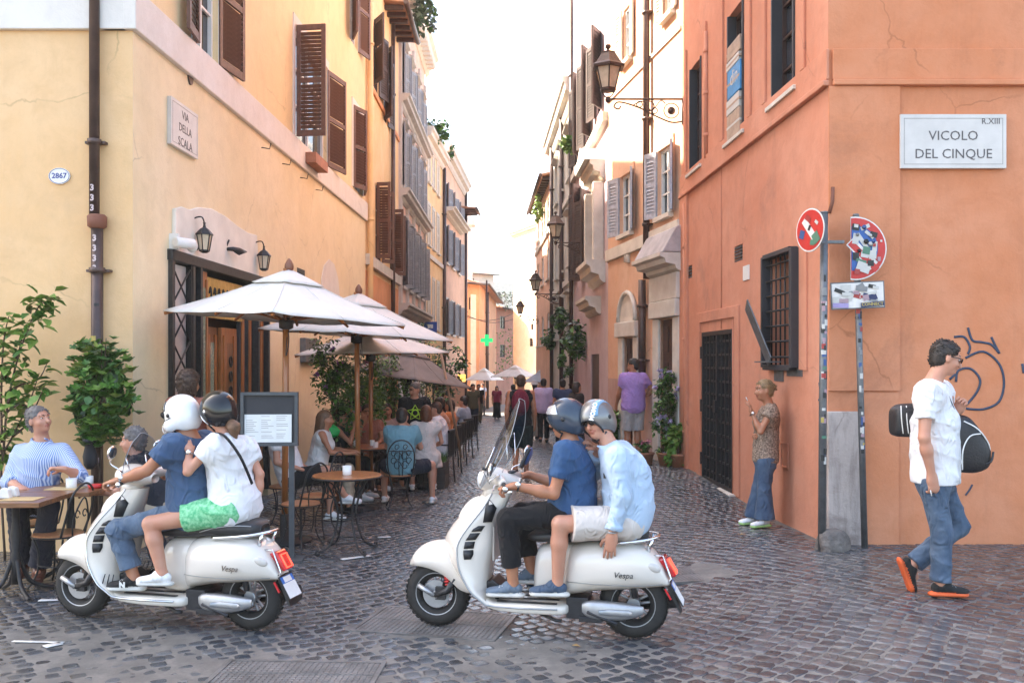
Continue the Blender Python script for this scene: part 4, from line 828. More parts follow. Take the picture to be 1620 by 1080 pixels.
def marking(pts, w, label):
    P = [px_ground(*p) for p in pts]; c = P[0]; m = MB()
    for a, b in zip(P[:-1], P[1:]):
        d = (b - a).normalized(); nrm = Vector((-d.y, d.x)) * w / 2; k = max(2, int((b - a).length / .05)); rows_ = []
        for i in range(k + 1):
            q = a + (b - a) * i / k; rows_.append([(*(q + nrm - c), G(*(q + nrm)) + .0115), (*(q - nrm - c), G(*(q - nrm)) + .0115)])
        m.grid(rows_, flip=True)
        w = w
    o = m.build('road_marking', wp, None, (c.x, c.y, 0), solid=.003); o['kind'] = 'structure'
marking([(20, 1016), (101, 1018)], .032, ''); marking([(97, 1019), (70, 1025)], .07, ''); marking([(540, 886), (585, 880)], .07, ''); marking([(598, 851), (618, 850)], .07, ''); marking([(62, 951), (94, 950)], .06, '')
# kerb stone rock guarding the right corner, loose plants at wall foot
def rock():
    c = gnd(1316, 8.62); t = thing('corner_stone', 'rough dark guard stone at the foot of the right corner beside the first pole', 'stone', c); m = MB(); n, k = 18, 10; P = []
    for i in range(k + 1):
        v = i / k; row = []
        for j in range(n):
            a = 2 * math.pi * j / n; r = max(0, math.cos(v * math.pi / 2)) ** .5; q = 1 + .13 * math.sin(3 * a + 1 + 3 * v) + .09 * math.sin(5 * a + 4 * v) + .05 * math.sin(9 * a)
            row.append((.155 * r * q * math.cos(a), .13 * r * q * math.sin(a), -.03 + .23 * math.sin(v * math.pi / 2) * (1 + (.14 * math.sin(2 * a + 1) + .1 * math.sin(3 * a)) * (1 - v))))
        P.append(row)
    m.grid(P, cv=True, smooth=True); m.build('stone', mat('dark_basalt', (.075, .065, .06), .65, 0, .5, 9, .9, 22, bd=.03, col2=(.2, .17, .15)), t)
rock()
# ------------------------------------------------------------------ bodies grown from blended volumes
class Vol:
    def __init__(s, h): s.h = h; s.p = []; s.cuts = []; s.sub = []; s.fold = 0; s.fs = 9.0; s.seed = 0; s.rough = 0
    def cone(s, a, b, ra, rb, g=0, k=.03, flat=None, f=1.0, cut=None):
        """tapered limb; flat: direction squeezed by factor f; cut: list of (point, normal) half spaces removed on the normal's side"""
        s.p.append(('c', Vector(a), Vector(b), ra, rb, g, k, Vector(flat).normalized() if flat is not None else None, f, cut)); return s
    def ell(s, c, r, M=None, g=0, k=.02, cut=None): s.p.append(('e', Vector(c), None, Vector(r), M, g, k, None, 1.0, cut)); return s
    def minus(s, c, r, M=None, k=.01): s.sub.append((Vector(c), Vector(r), M, k)); return s
    def cut(s, p, n, box=None): s.cuts.append((Vector(p), Vector(n).normalized(), box)); return s
    def ext(s, p):
        if p[0] == 'c': r = max(p[3], p[4]) * max(1, p[8]); a, b = p[1], p[2]; return Vector(map(min, a, b)) - Vector((r,) * 3), Vector(map(max, a, b)) + Vector((r,) * 3)
        r = max(p[3]); return p[1] - Vector((r,) * 3), p[1] + Vector((r,) * 3)
    def mesh(s, name, mats, origin=(0, 0, 0)):
        h = s.h; pad = 3 * h + .015
        es = [s.ext(p) for p in s.p]; lo = np.array([min(e[0][i] for e in es) for i in range(3)]) - pad; hi = np.array([max(e[1][i] for e in es) for i in range(3)]) + pad
        n = np.ceil((hi - lo) / h).astype(int) + 1; D = np.full(n, .5, np.float32); Gp = np.zeros(n, np.int8); dG = np.full(n, .5, np.float32)
        ax = [lo[i] + np.arange(n[i]) * h for i in range(3)]
        def sl(a, b, m): 
            i0 = np.maximum(0, np.floor((np.array(a) - m - lo) / h).astype(int)); i1 = np.minimum(n, np.ceil((np.array(b) + m - lo) / h).astype(int) + 1)
            return tuple(slice(int(i0[i]), int(i1[i])) for i in range(3))
        def coords(q): return np.meshgrid(*[ax[i][q[i]].astype(np.float32) for i in range(3)], indexing='ij', sparse=True)
        for p, e in zip(s.p, es):
            k = p[6]; q = sl(e[0], e[1], k + 2 * h); X, Y, Z = coords(q)
            if p[0] == 'c':
                a, b, ra, rb = p[1], p[2], p[3], p[4]; x, y, z = X - a.x, Y - a.y, Z - a.z
                if p[7] is not None:
                    w = p[7]; dw = x * w.x + y * w.y + z * w.z; g_ = (1 / p[8] - 1); x = x + w.x * dw * g_; y = y + w.y * dw * g_; z = z + w.z * dw * g_
                d = b - a
                if p[7] is not None: d = d + w * (d.dot(w)) * g_
                L2 = max(d.length_squared, 1e-9); t = np.clip((x * d.x + y * d.y + z * d.z) / L2, 0, 1)
                dist = np.sqrt((x - t * d.x) ** 2 + (y - t * d.y) ** 2 + (z - t * d.z) ** 2) - (ra + (rb - ra) * t)
                if p[7] is not None: dist = dist * min(1, p[8])
            else:
                c, r, M = p[1], p[3], p[4]; x, y, z = X - c.x, Y - c.y, Z - c.z
                if M is not None:
                    Mi = M.transposed(); x, y, z = [Mi[i][0] * x + Mi[i][1] * y + Mi[i][2] * z for i in range(3)]
                k0 = np.sqrt((x / r.x) ** 2 + (y / r.y) ** 2 + (z / r.z) ** 2); k1 = np.sqrt((x / r.x ** 2) ** 2 + (y / r.y ** 2) ** 2 + (z / r.z ** 2) ** 2)
                dist = k0 * (k0 - 1) / np.maximum(k1, 1e-6)
            if p[9]:
                for cp, cn in p[9]:
                    cn = Vector(cn).normalized(); cp = Vector(cp); dist = np.maximum(dist, (X - cp.x) * cn.x + (Y - cp.y) * cn.y + (Z - cp.z) * cn.z)
            A = D[q]; hh = np.maximum(k - np.abs(A - dist), 0) / k; m = dist < dG[q]; Gp[q][m] = p[5]; dG[q] = np.minimum(dG[q], dist); D[q] = np.minimum(A, dist) - hh * hh * k * .25
        if s.fold:
            X, Y, Z = coords(tuple(slice(0, int(v)) for v in n)); f = s.fs; sd = s.seed
            w1 = np.sin(X * 7 + Z * 5 + sd) + .8 * np.sin(Y * 8 - Z * 4 + sd * 2) + .5 * np.sin(X * 15 - Y * 13 + Z * 9)
            p1 = Z * f * 1.7 + 1.5 * w1 + (X - Y) * f * .45; p2 = (X + Y) * f * 1.25 + Z * f * .75 + 1.3 * w1 + sd
            m1 = np.clip(.35 + .8 * np.sin(Z * 6.5 + X * 8 + Y * 5 + sd * 3), 0, 1); m2 = np.clip(.35 + .8 * np.sin(Z * 8 - X * 6 + Y * 7 + sd), 0, 1)
            D = D - s.fold * (1.5 * m1 * (1 - np.abs(np.sin(p1))) ** 2 + 1.5 * m2 * (1 - np.abs(np.sin(p2))) ** 2 - .35).astype(np.float32)
            if s.rough: D = D + s.rough * (np.sin(X * 60 + 2 * np.sin(Z * 50)) * np.sin(Z * 64 + 2 * np.sin(Y * 48)) * np.sin(Y * 58 + X * 20)).astype(np.float32)
        for c, r, M, k in s.sub:
            q = sl(c - Vector((max(r),) * 3), c + Vector((max(r),) * 3), k + 2 * h); X, Y, Z = coords(q); x, y, z = X - c.x, Y - c.y, Z - c.z
            if M is not None: Mi = M.transposed(); x, y, z = [Mi[i][0] * x + Mi[i][1] * y + Mi[i][2] * z for i in range(3)]
            k0 = np.sqrt((x / r.x) ** 2 + (y / r.y) ** 2 + (z / r.z) ** 2); k1 = np.sqrt((x / r.x ** 2) ** 2 + (y / r.y ** 2) ** 2 + (z / r.z ** 2) ** 2); d = -(k0 * (k0 - 1) / np.maximum(k1, 1e-6))
            A = D[q]; hh = np.maximum(k - np.abs(A - d), 0) / k; D[q] = np.maximum(A, d) + hh * hh * k * .25
        for cp, cn, box in s.cuts:
            q = sl(box[0], box[1], 0) if box else tuple(slice(0, int(v)) for v in n); X, Y, Z = coords(q); D[q] = np.maximum(D[q], (X - cp.x) * cn.x + (Y - cp.y) * cn.y + (Z - cp.z) * cn.z)
        V, Q, mi = nets(D, Gp); V = V * h + lo - np.array(origin)
        me = bpy.data.meshes.new(name); me.vertices.add(len(V)); me.vertices.foreach_set('co', V.astype(np.float32).ravel()); me.loops.add(Q.size); me.loops.foreach_set('vertex_index', Q.ravel().astype(np.int32))
        me.polygons.add(len(Q)); me.polygons.foreach_set('loop_start', np.arange(len(Q), dtype=np.int32) * 4); me.polygons.foreach_set('use_smooth', np.ones(len(Q), bool)); me.polygons.foreach_set('material_index', mi.astype(np.int32)); me.update(calc_edges=True)
        for m in mats: me.materials.append(m)
        return me
def nets(D, Gp):
    n = D.shape; cs = tuple(v - 1 for v in n); tot = cs[0] * cs[1] * cs[2]; acc = np.zeros((tot, 3)); cnt = np.zeros(tot); E = []
    for a in range(3):
        A = np.take(D, range(n[a] - 1), a); B = np.take(D, range(1, n[a]), a); idx = np.argwhere((A < 0) != (B < 0)); va = A[tuple(idx.T)]; vb = B[tuple(idx.T)]
        t = va / (va - vb); pos = idx.astype(float); pos[:, a] += t; b, c = (a + 1) % 3, (a + 2) % 3; ids = []; ok = np.ones(len(idx), bool)
        for ob, oc in ((-1, -1), (0, -1), (0, 0), (-1, 0)):
            ci = idx.copy(); ci[:, b] += ob; ci[:, c] += oc; good = (ci >= 0).all(1) & (ci < np.array(cs)).all(1); ok &= good; ci = np.clip(ci, 0, np.array(cs) - 1)
            f = (ci[:, 0] * cs[1] + ci[:, 1]) * cs[2] + ci[:, 2]; ids.append(f)
            w = good.astype(float); cnt += np.bincount(f, w, tot)
            for d in range(3): acc[:, d] += np.bincount(f, w * pos[:, d], tot)
        q = np.stack(ids, 1)[ok]; ins = va[ok] < 0; q[~ins] = q[~ins][:, ::-1]; mi = Gp[tuple(idx[ok].T)]; E.append((q, mi))
    used = np.nonzero(cnt)[0]; mp = np.full(tot, -1); mp[used] = np.arange(len(used)); V = acc[used] / cnt[used][:, None]
    return V, mp[np.concatenate([e[0] for e in E])], np.concatenate([e[1] for e in E])

SKIN = {}
def skin(tone='fair'):
    c = {'fair': (.54, .275, .185), 'tan': (.42, .19, .105), 'dark': (.3, .14, .085), 'pale': (.66, .38, .28)}[tone]
    if tone not in SKIN: SKIN[tone] = (mat('skin_' + tone, c, .48, 0, .12, 9, .06, 120, sss=.12, col2=(c[0] * .95, c[1] * .82, c[2] * .78)), mat('lips_' + tone, (c[0] * .75, c[1] * .5, c[2] * .5), .45, 0, .05, 9, 0), mat('brow_' + tone, (c[0] * .25, c[1] * .25, c[2] * .25), .8, 0, .05, 9, 0))
    return SKIN[tone]
def frame(fwd, up=(0, 0, 1)):
    """columns: right, forward, up"""
    f = Vector(fwd).normalized(); u = Vector(up); r = f.cross(u).normalized(); u = r.cross(f).normalized()
    return Matrix((r, f, u)).transposed()
def finger_tubes(m, w, d, nrm, s, curl, spread, thumb_side, mi=0, grip=None):
    """four fingers and a thumb as bent tubes rooted inside the palm; w wrist, d towards the knuckles, nrm out of the palm (palm side)"""
    d = d.normalized(); nrm = (nrm - d * nrm.dot(d)).normalized(); side = d.cross(nrm) * thumb_side
    k = w + d * .085 * s
    for i, (o, L) in enumerate(((.03, .072), (.0105, .08), (-.0095, .074), (-.0285, .058))):
        p = w + d * .06 * s + side * o * s; pts = [p, k + side * o * s]; dr = (d + side * (o * spread * 8)).normalized(); ax = dr.cross(nrm).normalized(); c = pts[-1]
        for j, sg in enumerate((.46, .3, .24)):
            a = curl[j] if hasattr(curl, '__len__') else curl; a += i * .05; dr = Matrix.Rotation(a, 3, ax) @ dr; c = c + dr * L * sg * s; pts.append(c)
        r = .0092 * s * (.92 if i == 3 else 1); m.tube(pts, [r, r, r * .96, r * .88, r * .66], 7, mi)
    c = w + d * .028 * s + side * .026 * s; t = (d * .55 + side * .8 + nrm * .35).normalized(); p1 = c + t * .034 * s; t2 = (d * .8 + side * .35 + nrm * .5).normalized(); p2 = p1 + t2 * .03 * s; p3 = p2 + (d * .9 + nrm * .4).normalized() * .024 * s
    m.tube([c - t * .01, p1, p2, p3], [.013 * s, .0115 * s, .0105 * s, .007 * s], 7, mi)

def person(name_label, J, top=None, bottom=None, hair=None, tone='fair', h=.012, s=1.0, face=True, shoes=None, group=None, female=False, extra=None, loc=None, cat='person'):
    """J: world joint positions. hip(2) knee(2) ankle(2) toe(2) sh(2) el(2) wr(2) hand dirs, head centre, face direction"""
    base = Vector(loc) if loc is not None else Vector((J['pel'].x, J['pel'].y, min(J['ank'][0].z, J['ank'][1].z) - .08 * s))
    t = thing('person', name_label, cat, base, 0, group); sk = skin(tone)
    pel, chest, neck, hd = J['pel'], J['chest'], J['neck'], J['head']; fd = Vector(J['face']).normalized(); bf = Vector(J['fwd']).normalized(); lat = (J['sh'][1] - J['sh'][0]).normalized()
    spine = (chest - pel).normalized(); bf = (bf - spine * bf.dot(spine)).normalized(); wd = .82 if female else 1
    hipv = (J['hip'][1] - J['hip'][0])
    # torso profile shared by skin and clothes
    def torso(v, o, g=0):
        ho = o * 1.15
        mid = pel.lerp(chest, .5)
        hh = hipv.length / 2 + .055 * s
        v.cone(J['hip'][0] * .75 + J['hip'][1] * .25, J['hip'][1] * .75 + J['hip'][0] * .25, .125 * s + ho, .125 * s + ho, g, .06, bf, .95)
        v.cone(pel + spine * .06 * s, mid, (.135 if not female else .125) * s + o, (.128 if not female else .105) * s + o, g, .08, lat, 1.12)
        v.cone(mid, chest, (.13 if not female else .108) * s + o, .145 * s * wd + o, g, .08, lat, 1.16)
        a, b = J['sh'][0].lerp(J['sh'][1], .16), J['sh'][0].lerp(J['sh'][1], .84)
        v.cone(a - spine * .05 * s, b - spine * .05 * s, .088 * s + o, .088 * s + o, g, .07, bf, .95)
        v.cone(chest.lerp(neck, .2), neck - spine * .035, .09 * s + o, .06 * s + o, g, .06)
        if female: 
            for q in (.3, .7): v.ell(J['sh'][0].lerp(J['sh'][1], q) - spine * .15 * s + bf * .1 * s, Vector((.07, .065, .075)) * s + Vector((o,) * 3), None, g, .05)
    up = {}
    v = Vol(h); torso(v, 0)
    u_ = (hd - neck).normalized(); HM = frame(fd, J.get('up', u_ * .5 + Vector((0, 0, .5))))
    hs = s * 1.0
    v.cone(neck - u_ * .05, hd - u_ * .05 * hs, .06 * hs, .055 * hs, 0, .03)
    P = lambda r, f, u: hd + HM @ (Vector((r, f, u)) * hs)
    v.ell(P(0, -.012, .025), Vector((.076, .093, .092)) * hs, HM, 0, .03); v.ell(P(0, .022, -.045), Vector((.058, .066, .07)) * hs, HM, 0, .035)
    v.ell(P(0, .06, -.088), Vector((.028, .024, .02)) * hs, HM, 0, .025)
    if face:
        v.cone(P(0, .085, .012), P(0, .108, -.028), .009 * hs, .0155 * hs, 0, .018); v.cone(P(-.04, .074, .028), P(.04, .074, .028), .011 * hs, .011 * hs, 0, .02)
        v.ell(P(.04, .06, -.03), Vector((.022, .02, .02)) * hs, HM, 0, .03); v.ell(P(-.04, .06, -.03), Vector((.022, .02, .02)) * hs, HM, 0, .03)
        v.ell(P(0, .087, -.058), Vector((.024, .012, .0095)) * hs, HM, 1, .008)
        for q in (-1, 1): v.minus(P(.032 * q, .095, .008), Vector((.017, .017, .012)) * hs, HM, .012); v.ell(P(.079 * q, -.008, -.012), Vector((.01, .019, .032)) * hs, HM, 0, .01)
        for q in (-1, 1): v.cone(P(.016 * q, .088, .031), P(.048 * q, .074, .032), .0055 * hs, .0045 * hs, 2, .004)
    hand_m = MB()
    arm_r = (.045, .037, .036, .024)
    for i in (0, 1):
        sh, el, wr = J['sh'][i], J['el'][i], J['wr'][i]; q = s * (.82 if female else 1) * J.get('arm', 1)
        v.cone(sh, el, .052 * q, .037 * q, 0, .04); v.cone(el, el.lerp(wr, .35), .037 * q, .041 * q, 0, .02); v.cone(el.lerp(wr, .3), wr, .041 * q, .026 * q, 0, .02)
        hdn = J['hdir'][i]; d = Vector(hdn[0]).normalized(); nr = Vector(hdn[1]); nr = (nr - d * nr.dot(d)).normalized(); sz = s * (.9 if female else 1.05)
        v.cone(wr, wr + d * .03 * sz, .026 * sz, .032 * sz, 0, .02, nr, .62); v.cone(wr + d * .03 * sz, wr + d * .078 * sz, .036 * sz, .036 * sz, 0, .02, nr, .42)
        if h < .0125: finger_tubes(hand_m, wr - base, d, nr, sz, hdn[2], hdn[3] if len(hdn) > 3 else .15, hdn[4] if len(hdn) > 4 else (1 if i else -1))
        else: v.cone(wr + d * .07, wr + d * .14 + nr * .03, .03 * sz, .018 * sz, 0, .02, nr, .5)
    for i in (0, 1):
        hp, kn, an, to = J['hip'][i], J['knee'][i], J['ank'][i], J['toe'][i]
        v.cone(hp, kn, .082 * s, .056 * s, 0, .04); v.cone(kn, kn.lerp(an, .32), .054 * s, .057 * s, 0, .02); v.cone(kn.lerp(an, .3), an, .056 * s, .036 * s, 0, .02); v.cone(an, an.lerp(to, .62), .036 * s, .024 * s, 0, .02)
    me = v.mesh('body', list(sk), base)
    if hand_m.v:
        hm = hand_m.mesh('hands', list(sk)); import bmesh
        b = bmesh.new(); b.from_mesh(me); b.from_mesh(hm); b.to_mesh(me); b.free(); bpy.data.meshes.remove(hm)
        me.polygons.foreach_set('use_smooth', np.ones(len(me.polygons), bool))
    link('body', me, t)
    if face and h < .0125 and not J.get('noeyes'):
        ew, eb = mat('eye_white', (.6, .56, .52), .25, 0, .02, 9, 0), mat('eye_dark', (.035, .022, .018), .15, 0, .02, 9, 0)
        for q in (-1, 1):
            c = P(.032 * q, .0765, .008) - base; m = MB(); c = c - HM @ Vector((0, .001, 0)); m.ell(c, (.0115 * hs, .0115 * hs, .0055 * hs), HM, 0); m.ell(c + HM @ Vector((0, .008, 0)) * hs, (.0058 * hs, .0045 * hs, .005 * hs), HM, 1, 8, 6); m.build('eye', [ew, eb], t)
    # clothes
    if top:
        v = Vol(h); o = top.get('o', .014); v.fold = min(.0065, top.get('fold', .006)); v.seed = top.get('seed', 1); v.fs = max(14, top.get('fs', 15)); torso(v, o)
        hemz = top.get('hem', -.12)
        v.cut(pel + spine * (hemz if hemz > -.2 else -.2) * s, -spine)
        v.minus(neck + spine * .03 + bf * .02, Vector((.075, .075, .07)) * s * top.get('neckr', 1), None, .02)
        sl = top.get('sleeve', .5)
        if sl > 0:
            for i in (0, 1):
                sh, el, wr = J['sh'][i], J['el'][i], J['wr'][i]; q = s * (.84 if female else 1); so = top.get('so', .014); slv = sl if not hasattr(sl, '__len__') else sl[i]
                if slv <= 1: e = sh.lerp(el, slv); v.cone(sh, e.lerp(el, .25), .06 * q + so, .046 * q + so, 0, .05, cut=[(e, e - sh)])
                else:
                    e = el.lerp(wr, slv - 1); v.cone(sh, el, .06 * q + so, .044 * q + so, 0, .05); v.cone(el, e.lerp(wr, .2), .044 * q + so, .034 * q + so, 0, .03, cut=[(e, e - el)])
                    if slv < 1.95: v.cone(el.lerp(wr, slv - 1.12), e, .047 * q + so, .045 * q + so, 0, .008, cut=[(e, e - el), (el.lerp(wr, slv - 1.12), el - e)])
        if top.get('collar'):
            for q in (-1, 1):
                c = neck + bf * .035 * s; v.ell(c + lat * .045 * q * s + spine * .01, Vector((.04, .05, .022)) * s, frame(bf, spine) @ rotm(0, D2R(30 * q), 0), 0, .01)
        if top.get('skirt'):
            pass
        link('shirt', v.mesh('shirt', [top['m']], base), t)
    if bottom:
        v = Vol(h); o = bottom.get('o', .014); v.fold = min(.0065, bottom.get('fold', .006)); v.seed = bottom.get('seed', 2); v.fs = bottom.get('fs', 15); stand = (J['knee'][0] - J['hip'][0]).normalized().z < -.75; wc = [(pel + spine * (top.get('hem', -.12) + .045 if stand and top else bottom.get('waist', .1)) * s, spine)]; tc2 = wc if stand else []
        v.cone(J['hip'][0] * .75 + J['hip'][1] * .25, J['hip'][1] * .75 + J['hip'][0] * .25, .125 * s + o * .5, .125 * s + o * .5, 0, .06, bf, .92, cut=wc); v.cone(pel, pel + spine * .1 * s, .13 * s + o * .3, .13 * s + o * .3, 0, .05, lat, 1.1, cut=wc)
        L = bottom.get('len', 2)
        for i in (0, 1):
            hp, kn, an = J['hip'][i], J['knee'][i], J['ank'][i]; w = bottom.get('w', 1.0)
            if L <= 1: e = hp.lerp(kn, L); v.cone(hp, e.lerp(kn, .1), .088 * s + o, (.072 * s + o) * w, 0, .05, cut=[(e, e - hp)] + tc2)
            else:
                e = kn.lerp(an, L - 1); v.cone(hp, kn, .086 * s + o, .06 * s + o, 0, .05, cut=tc2); v.cone(kn, e.lerp(an, .1), .06 * s + o, (.052 * s + o) * w, 0, .03, cut=[(e, e - kn)])
        if bottom.get('skirt'):
            a = pel; b = (J['ank'][0] + J['ank'][1]) / 2 + Vector((0, 0, .08)); v.cone(a, b, .15 * s, .2 * s, 0, .05, cut=[(b, b - a)])
        link(bottom.get('name', 'trousers'), v.mesh('trousers', [bottom['m']], base), t)
    if shoes:
        for i in (0, 1):
            an, to = J['ank'][i], J['toe'][i]; f = to - an; sd = J.get('soledir', [None, None])[i]; u = Vector(sd) if sd else Vector((0, 0, 1)); f = (f - u * f.dot(u)).normalized(); q = s
            v = Vol(max(.006, h * .75)); g = an - u * .085 * q; r_ = f.cross(u); ak = g
            v.cone(g - f * .03 * q + u * .062 * q, g + f * .03 * q + u * .075 * q, .036 * q, .042 * q, 0, .03); v.cone(g + f * .03 * q + u * .062 * q, g + f * .15 * q + u * .04 * q, .042 * q, .033 * q, 0, .03, u, .72); v.cone(g + f * .08 * q + u * .05 * q, g + f * .15 * q + u * .04 * q, .038 * q, .04 * q, 0, .02, u, .5)
            if shoes.get('boot'): v.cone(g + u * .06, an + u * .1, .045 * q, .048 * q, 0, .03)
            else: v.minus(an + u * .035 * q, Vector((.034, .034, .04)) * q, None, .008)
            so = shoes.get('sole'); v.cone(g - f * .045 * q + u * .02 * q, g + f * .04 * q + u * .018 * q, .042 * q, .038 * q, 1, .006, u, .45); v.cone(g + f * .04 * q + u * .018 * q, g + f * .145 * q + u * .018 * q, .038 * q, .048 * q, 1, .006, u, .42)
            v.cut(g + u * .003, -u)
            o = link('shoe', v.mesh('shoe', [shoes['m'], so or shoes['m']], base), t)
            if shoes.get('laces') and h < .0125:
                m = MB()
                for j in range(4): c = g + f * (.05 + j * .022) * q + u * (.098 - .0105 * j) * q - base; m.tube([c - r_ * .03 * q - u * .006, c + u * .003, c + r_ * .03 * q - u * .006], .0035, 4)
                m.build('lace', shoes['laces'], o)
    if hair:
        v = Vol(min(h, .0085)); kind = hair['k']; v.fold = .0001; v.rough = hair.get('curl', .003)
        v.ell(P(0, -.02, .038), Vector((.084, .098, .09)) * hs * hair.get('v', 1.0), HM, 0, .02); v.ell(P(0, -.045, -.02), Vector((.074, .065, .075)) * hs * hair.get('v', 1.0), HM, 0, .02)
        v.cut(P(0, .052, .03), HM @ Vector((0, 1, -.25))) if hair.get('fringe') is None else v.cut(P(0, hair['fringe'], .03), HM @ Vector((0, 1, -.15)))
        for q in (-1, 1): v.minus(P(.075 * q, .05, -.03), Vector((.05, .055, .06)) * hs, HM, .01)
        v.minus(P(0, .1, -.03), Vector((.065, .06, .075)) * hs, HM, .01)
        if kind == 'bun': v.ell(P(0, -.125, .03), Vector((.04, .035, .04)) * hs, HM, 0, .02)
        if kind == 'pony': v.cone(P(0, -.1, -.02), P(0, -.15, -.14), .03 * hs, .04 * hs, 0, .02); v.cone(P(0, -.15, -.14), P(0, -.12, -.22), .04 * hs, .015 * hs, 0, .02)
        if kind == 'long':
            for q in (-1, 1): v.cone(P(.055 * q, -.03, -.02), P(.06 * q, -.05, -.24), .04 * hs, .045 * hs, 0, .03)
            v.cone(P(0, -.07, 0), P(0, -.09, -.27), .06 * hs, .06 * hs, 0, .04)
        if kind == 'bob': 
            for q in (-1, 1): v.cone(P(.06 * q, -.02, .0), P(.06 * q, -.02, -.09), .035 * hs, .03 * hs, 0, .03)
            v.cone(P(0, -.06, 0), P(0, -.06, -.1), .06 * hs, .05 * hs, 0, .04)
        ho = link('hair', v.mesh('hair', [hair['m']], base), t)
        if h < .0125:
            rg = random.Random(int(abs(hd.x) * 1000)); me = ho.data; tm = MB(); cu = hair.get('curl', 0) > .005; np_ = len(me.polygons); bc = hd - base
            for _ in range(620):
                pg = me.polygons[rg.randrange(np_)]; c = pg.center; q = HM.transposed() @ (c - bc)
                if q.y > .05 * hs and q.z < .07: continue
                n_ = pg.normal; d = (n_ * (.55 if not cu else .7) + HM @ Vector((rg.gauss(0, .3), -.45 if q.y < .03 else .35, -.55)) * (1 if not cu else .5) + Vector((rg.gauss(0, 1), rg.gauss(0, 1), rg.gauss(0, 1))) * (.18 if not cu else .5)).normalized(); L_ = rg.uniform(.014, .03) * (1 if not cu else .8)
                a = c - n_ * .006; tm.tube([a, a + d * L_ * .6 + n_ * .003, a + d * L_ - n_ * .004], [.005, .0042, .0008], 4, caps=False)
            tm.build('tufts', hair['m'], ho, kind='stuff')
    t['_h'] = 0; del t['_h']
    return t, P, HM, base

def sunglasses(t, P, HM, base, hs=1.0, lens=(.02, .012, .01)):
    m = MB(); L = mat('sunglass_lens', lens, .08, 0, .1, 9, 0)
    for q in (-1, 1):
        m.ell(P(.032 * q, .099, .008) - base, (.026 * hs, .006 * hs, .02 * hs), HM @ rotm(0, 0, D2R(-14 * q)), 0, 12, 6)
        m.tube([P(.056 * q, .09, .015) - base, P(.08 * q, .06, .014) - base, P(.083 * q, -.01, .005) - base], .0035, 5, 1)
    m.tube([P(-.012, .107, .013) - base, P(.012, .107, .013) - base], .003, 5, 1); m.build('sunglasses', [L, M_['black_plastic']], t)

def V3(*a): return Vector(a)
def rig(pos, ang, H=1.75, mode='stand', step=0.0, arms=('down', 'down'), lean=0.0, seat=.46, face=None, knee_w=.14, cross=False, lift=None):
    """generic pose; pos on the ground, ang = heading angle (0 = +Y, positive towards -X)"""
    s = H / 1.75; f = V3(-math.sin(ang), math.cos(ang), 0); r = V3(f.y, -f.x, 0); u = V3(0, 0, 1); p = Vector(pos)
    if mode == 'stand': pel = p + u * .93 * s
    else: pel = p + u * (seat + .1)
    sp = (u * math.cos(lean) + f * math.sin(lean)); chest = pel + sp * .36 * s; neck = pel + sp * .54 * s; head = neck + (u * .85 + sp * .15 + f * .12).normalized() * .145 * s
    J = dict(pel=pel, chest=chest, neck=neck, head=head, fwd=f, face=Vector(face) if face is not None else f + V3(0, 0, -.08))
    J['sh'] = [neck - sp * .045 * s + r * .185 * s * q for q in (-1, 1)]; J['hip'] = [pel + r * .09 * s * q - u * .02 for q in (-1, 1)]
    J['knee'], J['ank'], J['toe'] = [], [], []
    for i, q in enumerate((-1, 1)):
        hp = J['hip'][i]
        if mode == 'stand':
            st = step * (1 if i else -1); kn = hp + V3(0, 0, -.43 * s) + f * (.05 + .5 * st + (.06 if st < 0 else 0)); an = p + u * .09 * s + r * .09 * s * q + f * st * (1.0 if st > 0 else 1.1)
            if st < -.1: an += u * .05
            J['knee'].append(kn); J['ank'].append(an); J['toe'].append(an + f * .15 * s - u * (.05 if st >= -.1 else .08) * s)
        else:
            kn = hp + f * .42 * s + r * knee_w * q * .6 + u * .0; an = V3(kn.x, kn.y, p.z + .09) + f * (.03 if not cross else .0)
            if cross and i: kn = hp + f * .42 * s + u * .1 - r * .05; an = kn + f * .2 - u * .34 - r * .14
            J['knee'].append(kn); J['ank'].append(an); J['toe'].append(an + f * .15 * s - u * .05)
    J['el'], J['wr'], J['hdir'] = [], [], []
    for i, q in enumerate((-1, 1)):
        sh = J['sh'][i]; a = arms[i]
        if a == 'down': el = sh - u * .29 * s + r * .05 * q - f * .02; wr = el - u * .24 * s + f * .07; hd = (-u + f * .2, -r * q, .25)
        elif a == 'swingf': el = sh - u * .27 * s + f * .08 + r * .04 * q; wr = el - u * .2 * s + f * .15; hd = (-u + f * .5, -r * q, .3)
        elif a == 'swingb': el = sh - u * .27 * s - f * .1 + r * .05 * q; wr = el - u * .23 * s - f * .02; hd = (-u, -r * q, .3)
        elif a == 'chest': el = sh - u * .26 * s + f * .06 + r * .05 * q; wr = el + u * .08 + f * .2 * s - r * .1 * q; hd = (f * .5 + u * .3 - r * .5 * q, -u * .2 - f * .3 - r * q, .5)
        elif a == 'face': el = sh - u * .2 * s + f * .2 * s; wr = el + u * .22 * s + f * .02 - r * .12 * q; hd = (u - r * .3 * q, -f, .6)
        elif a == 'table': el = sh - u * .24 * s + f * .12 * s + r * .05 * q; wr = el + f * .22 * s - r * .06 * q - u * .02; hd = (f - r * .3 * q, -u, .4)
        elif a == 'lap': el = sh - u * .27 * s + f * .02 + r * .06 * q; wr = el + f * .2 * s - r * .1 * q - u * .08; hd = (f * .8 - u * .3 - r * .3 * q, -u, .4)
        elif a == 'akimbo': el = sh - u * .24 * s + r * .16 * q - f * .05; wr = el - u * .1 - r * .12 * q + f * .1; hd = (-r * q, -u, .4)
        else: el, wr, hd = a
        J['el'].append(el); J['wr'].append(wr); J['hdir'].append(hd)
    return J, s
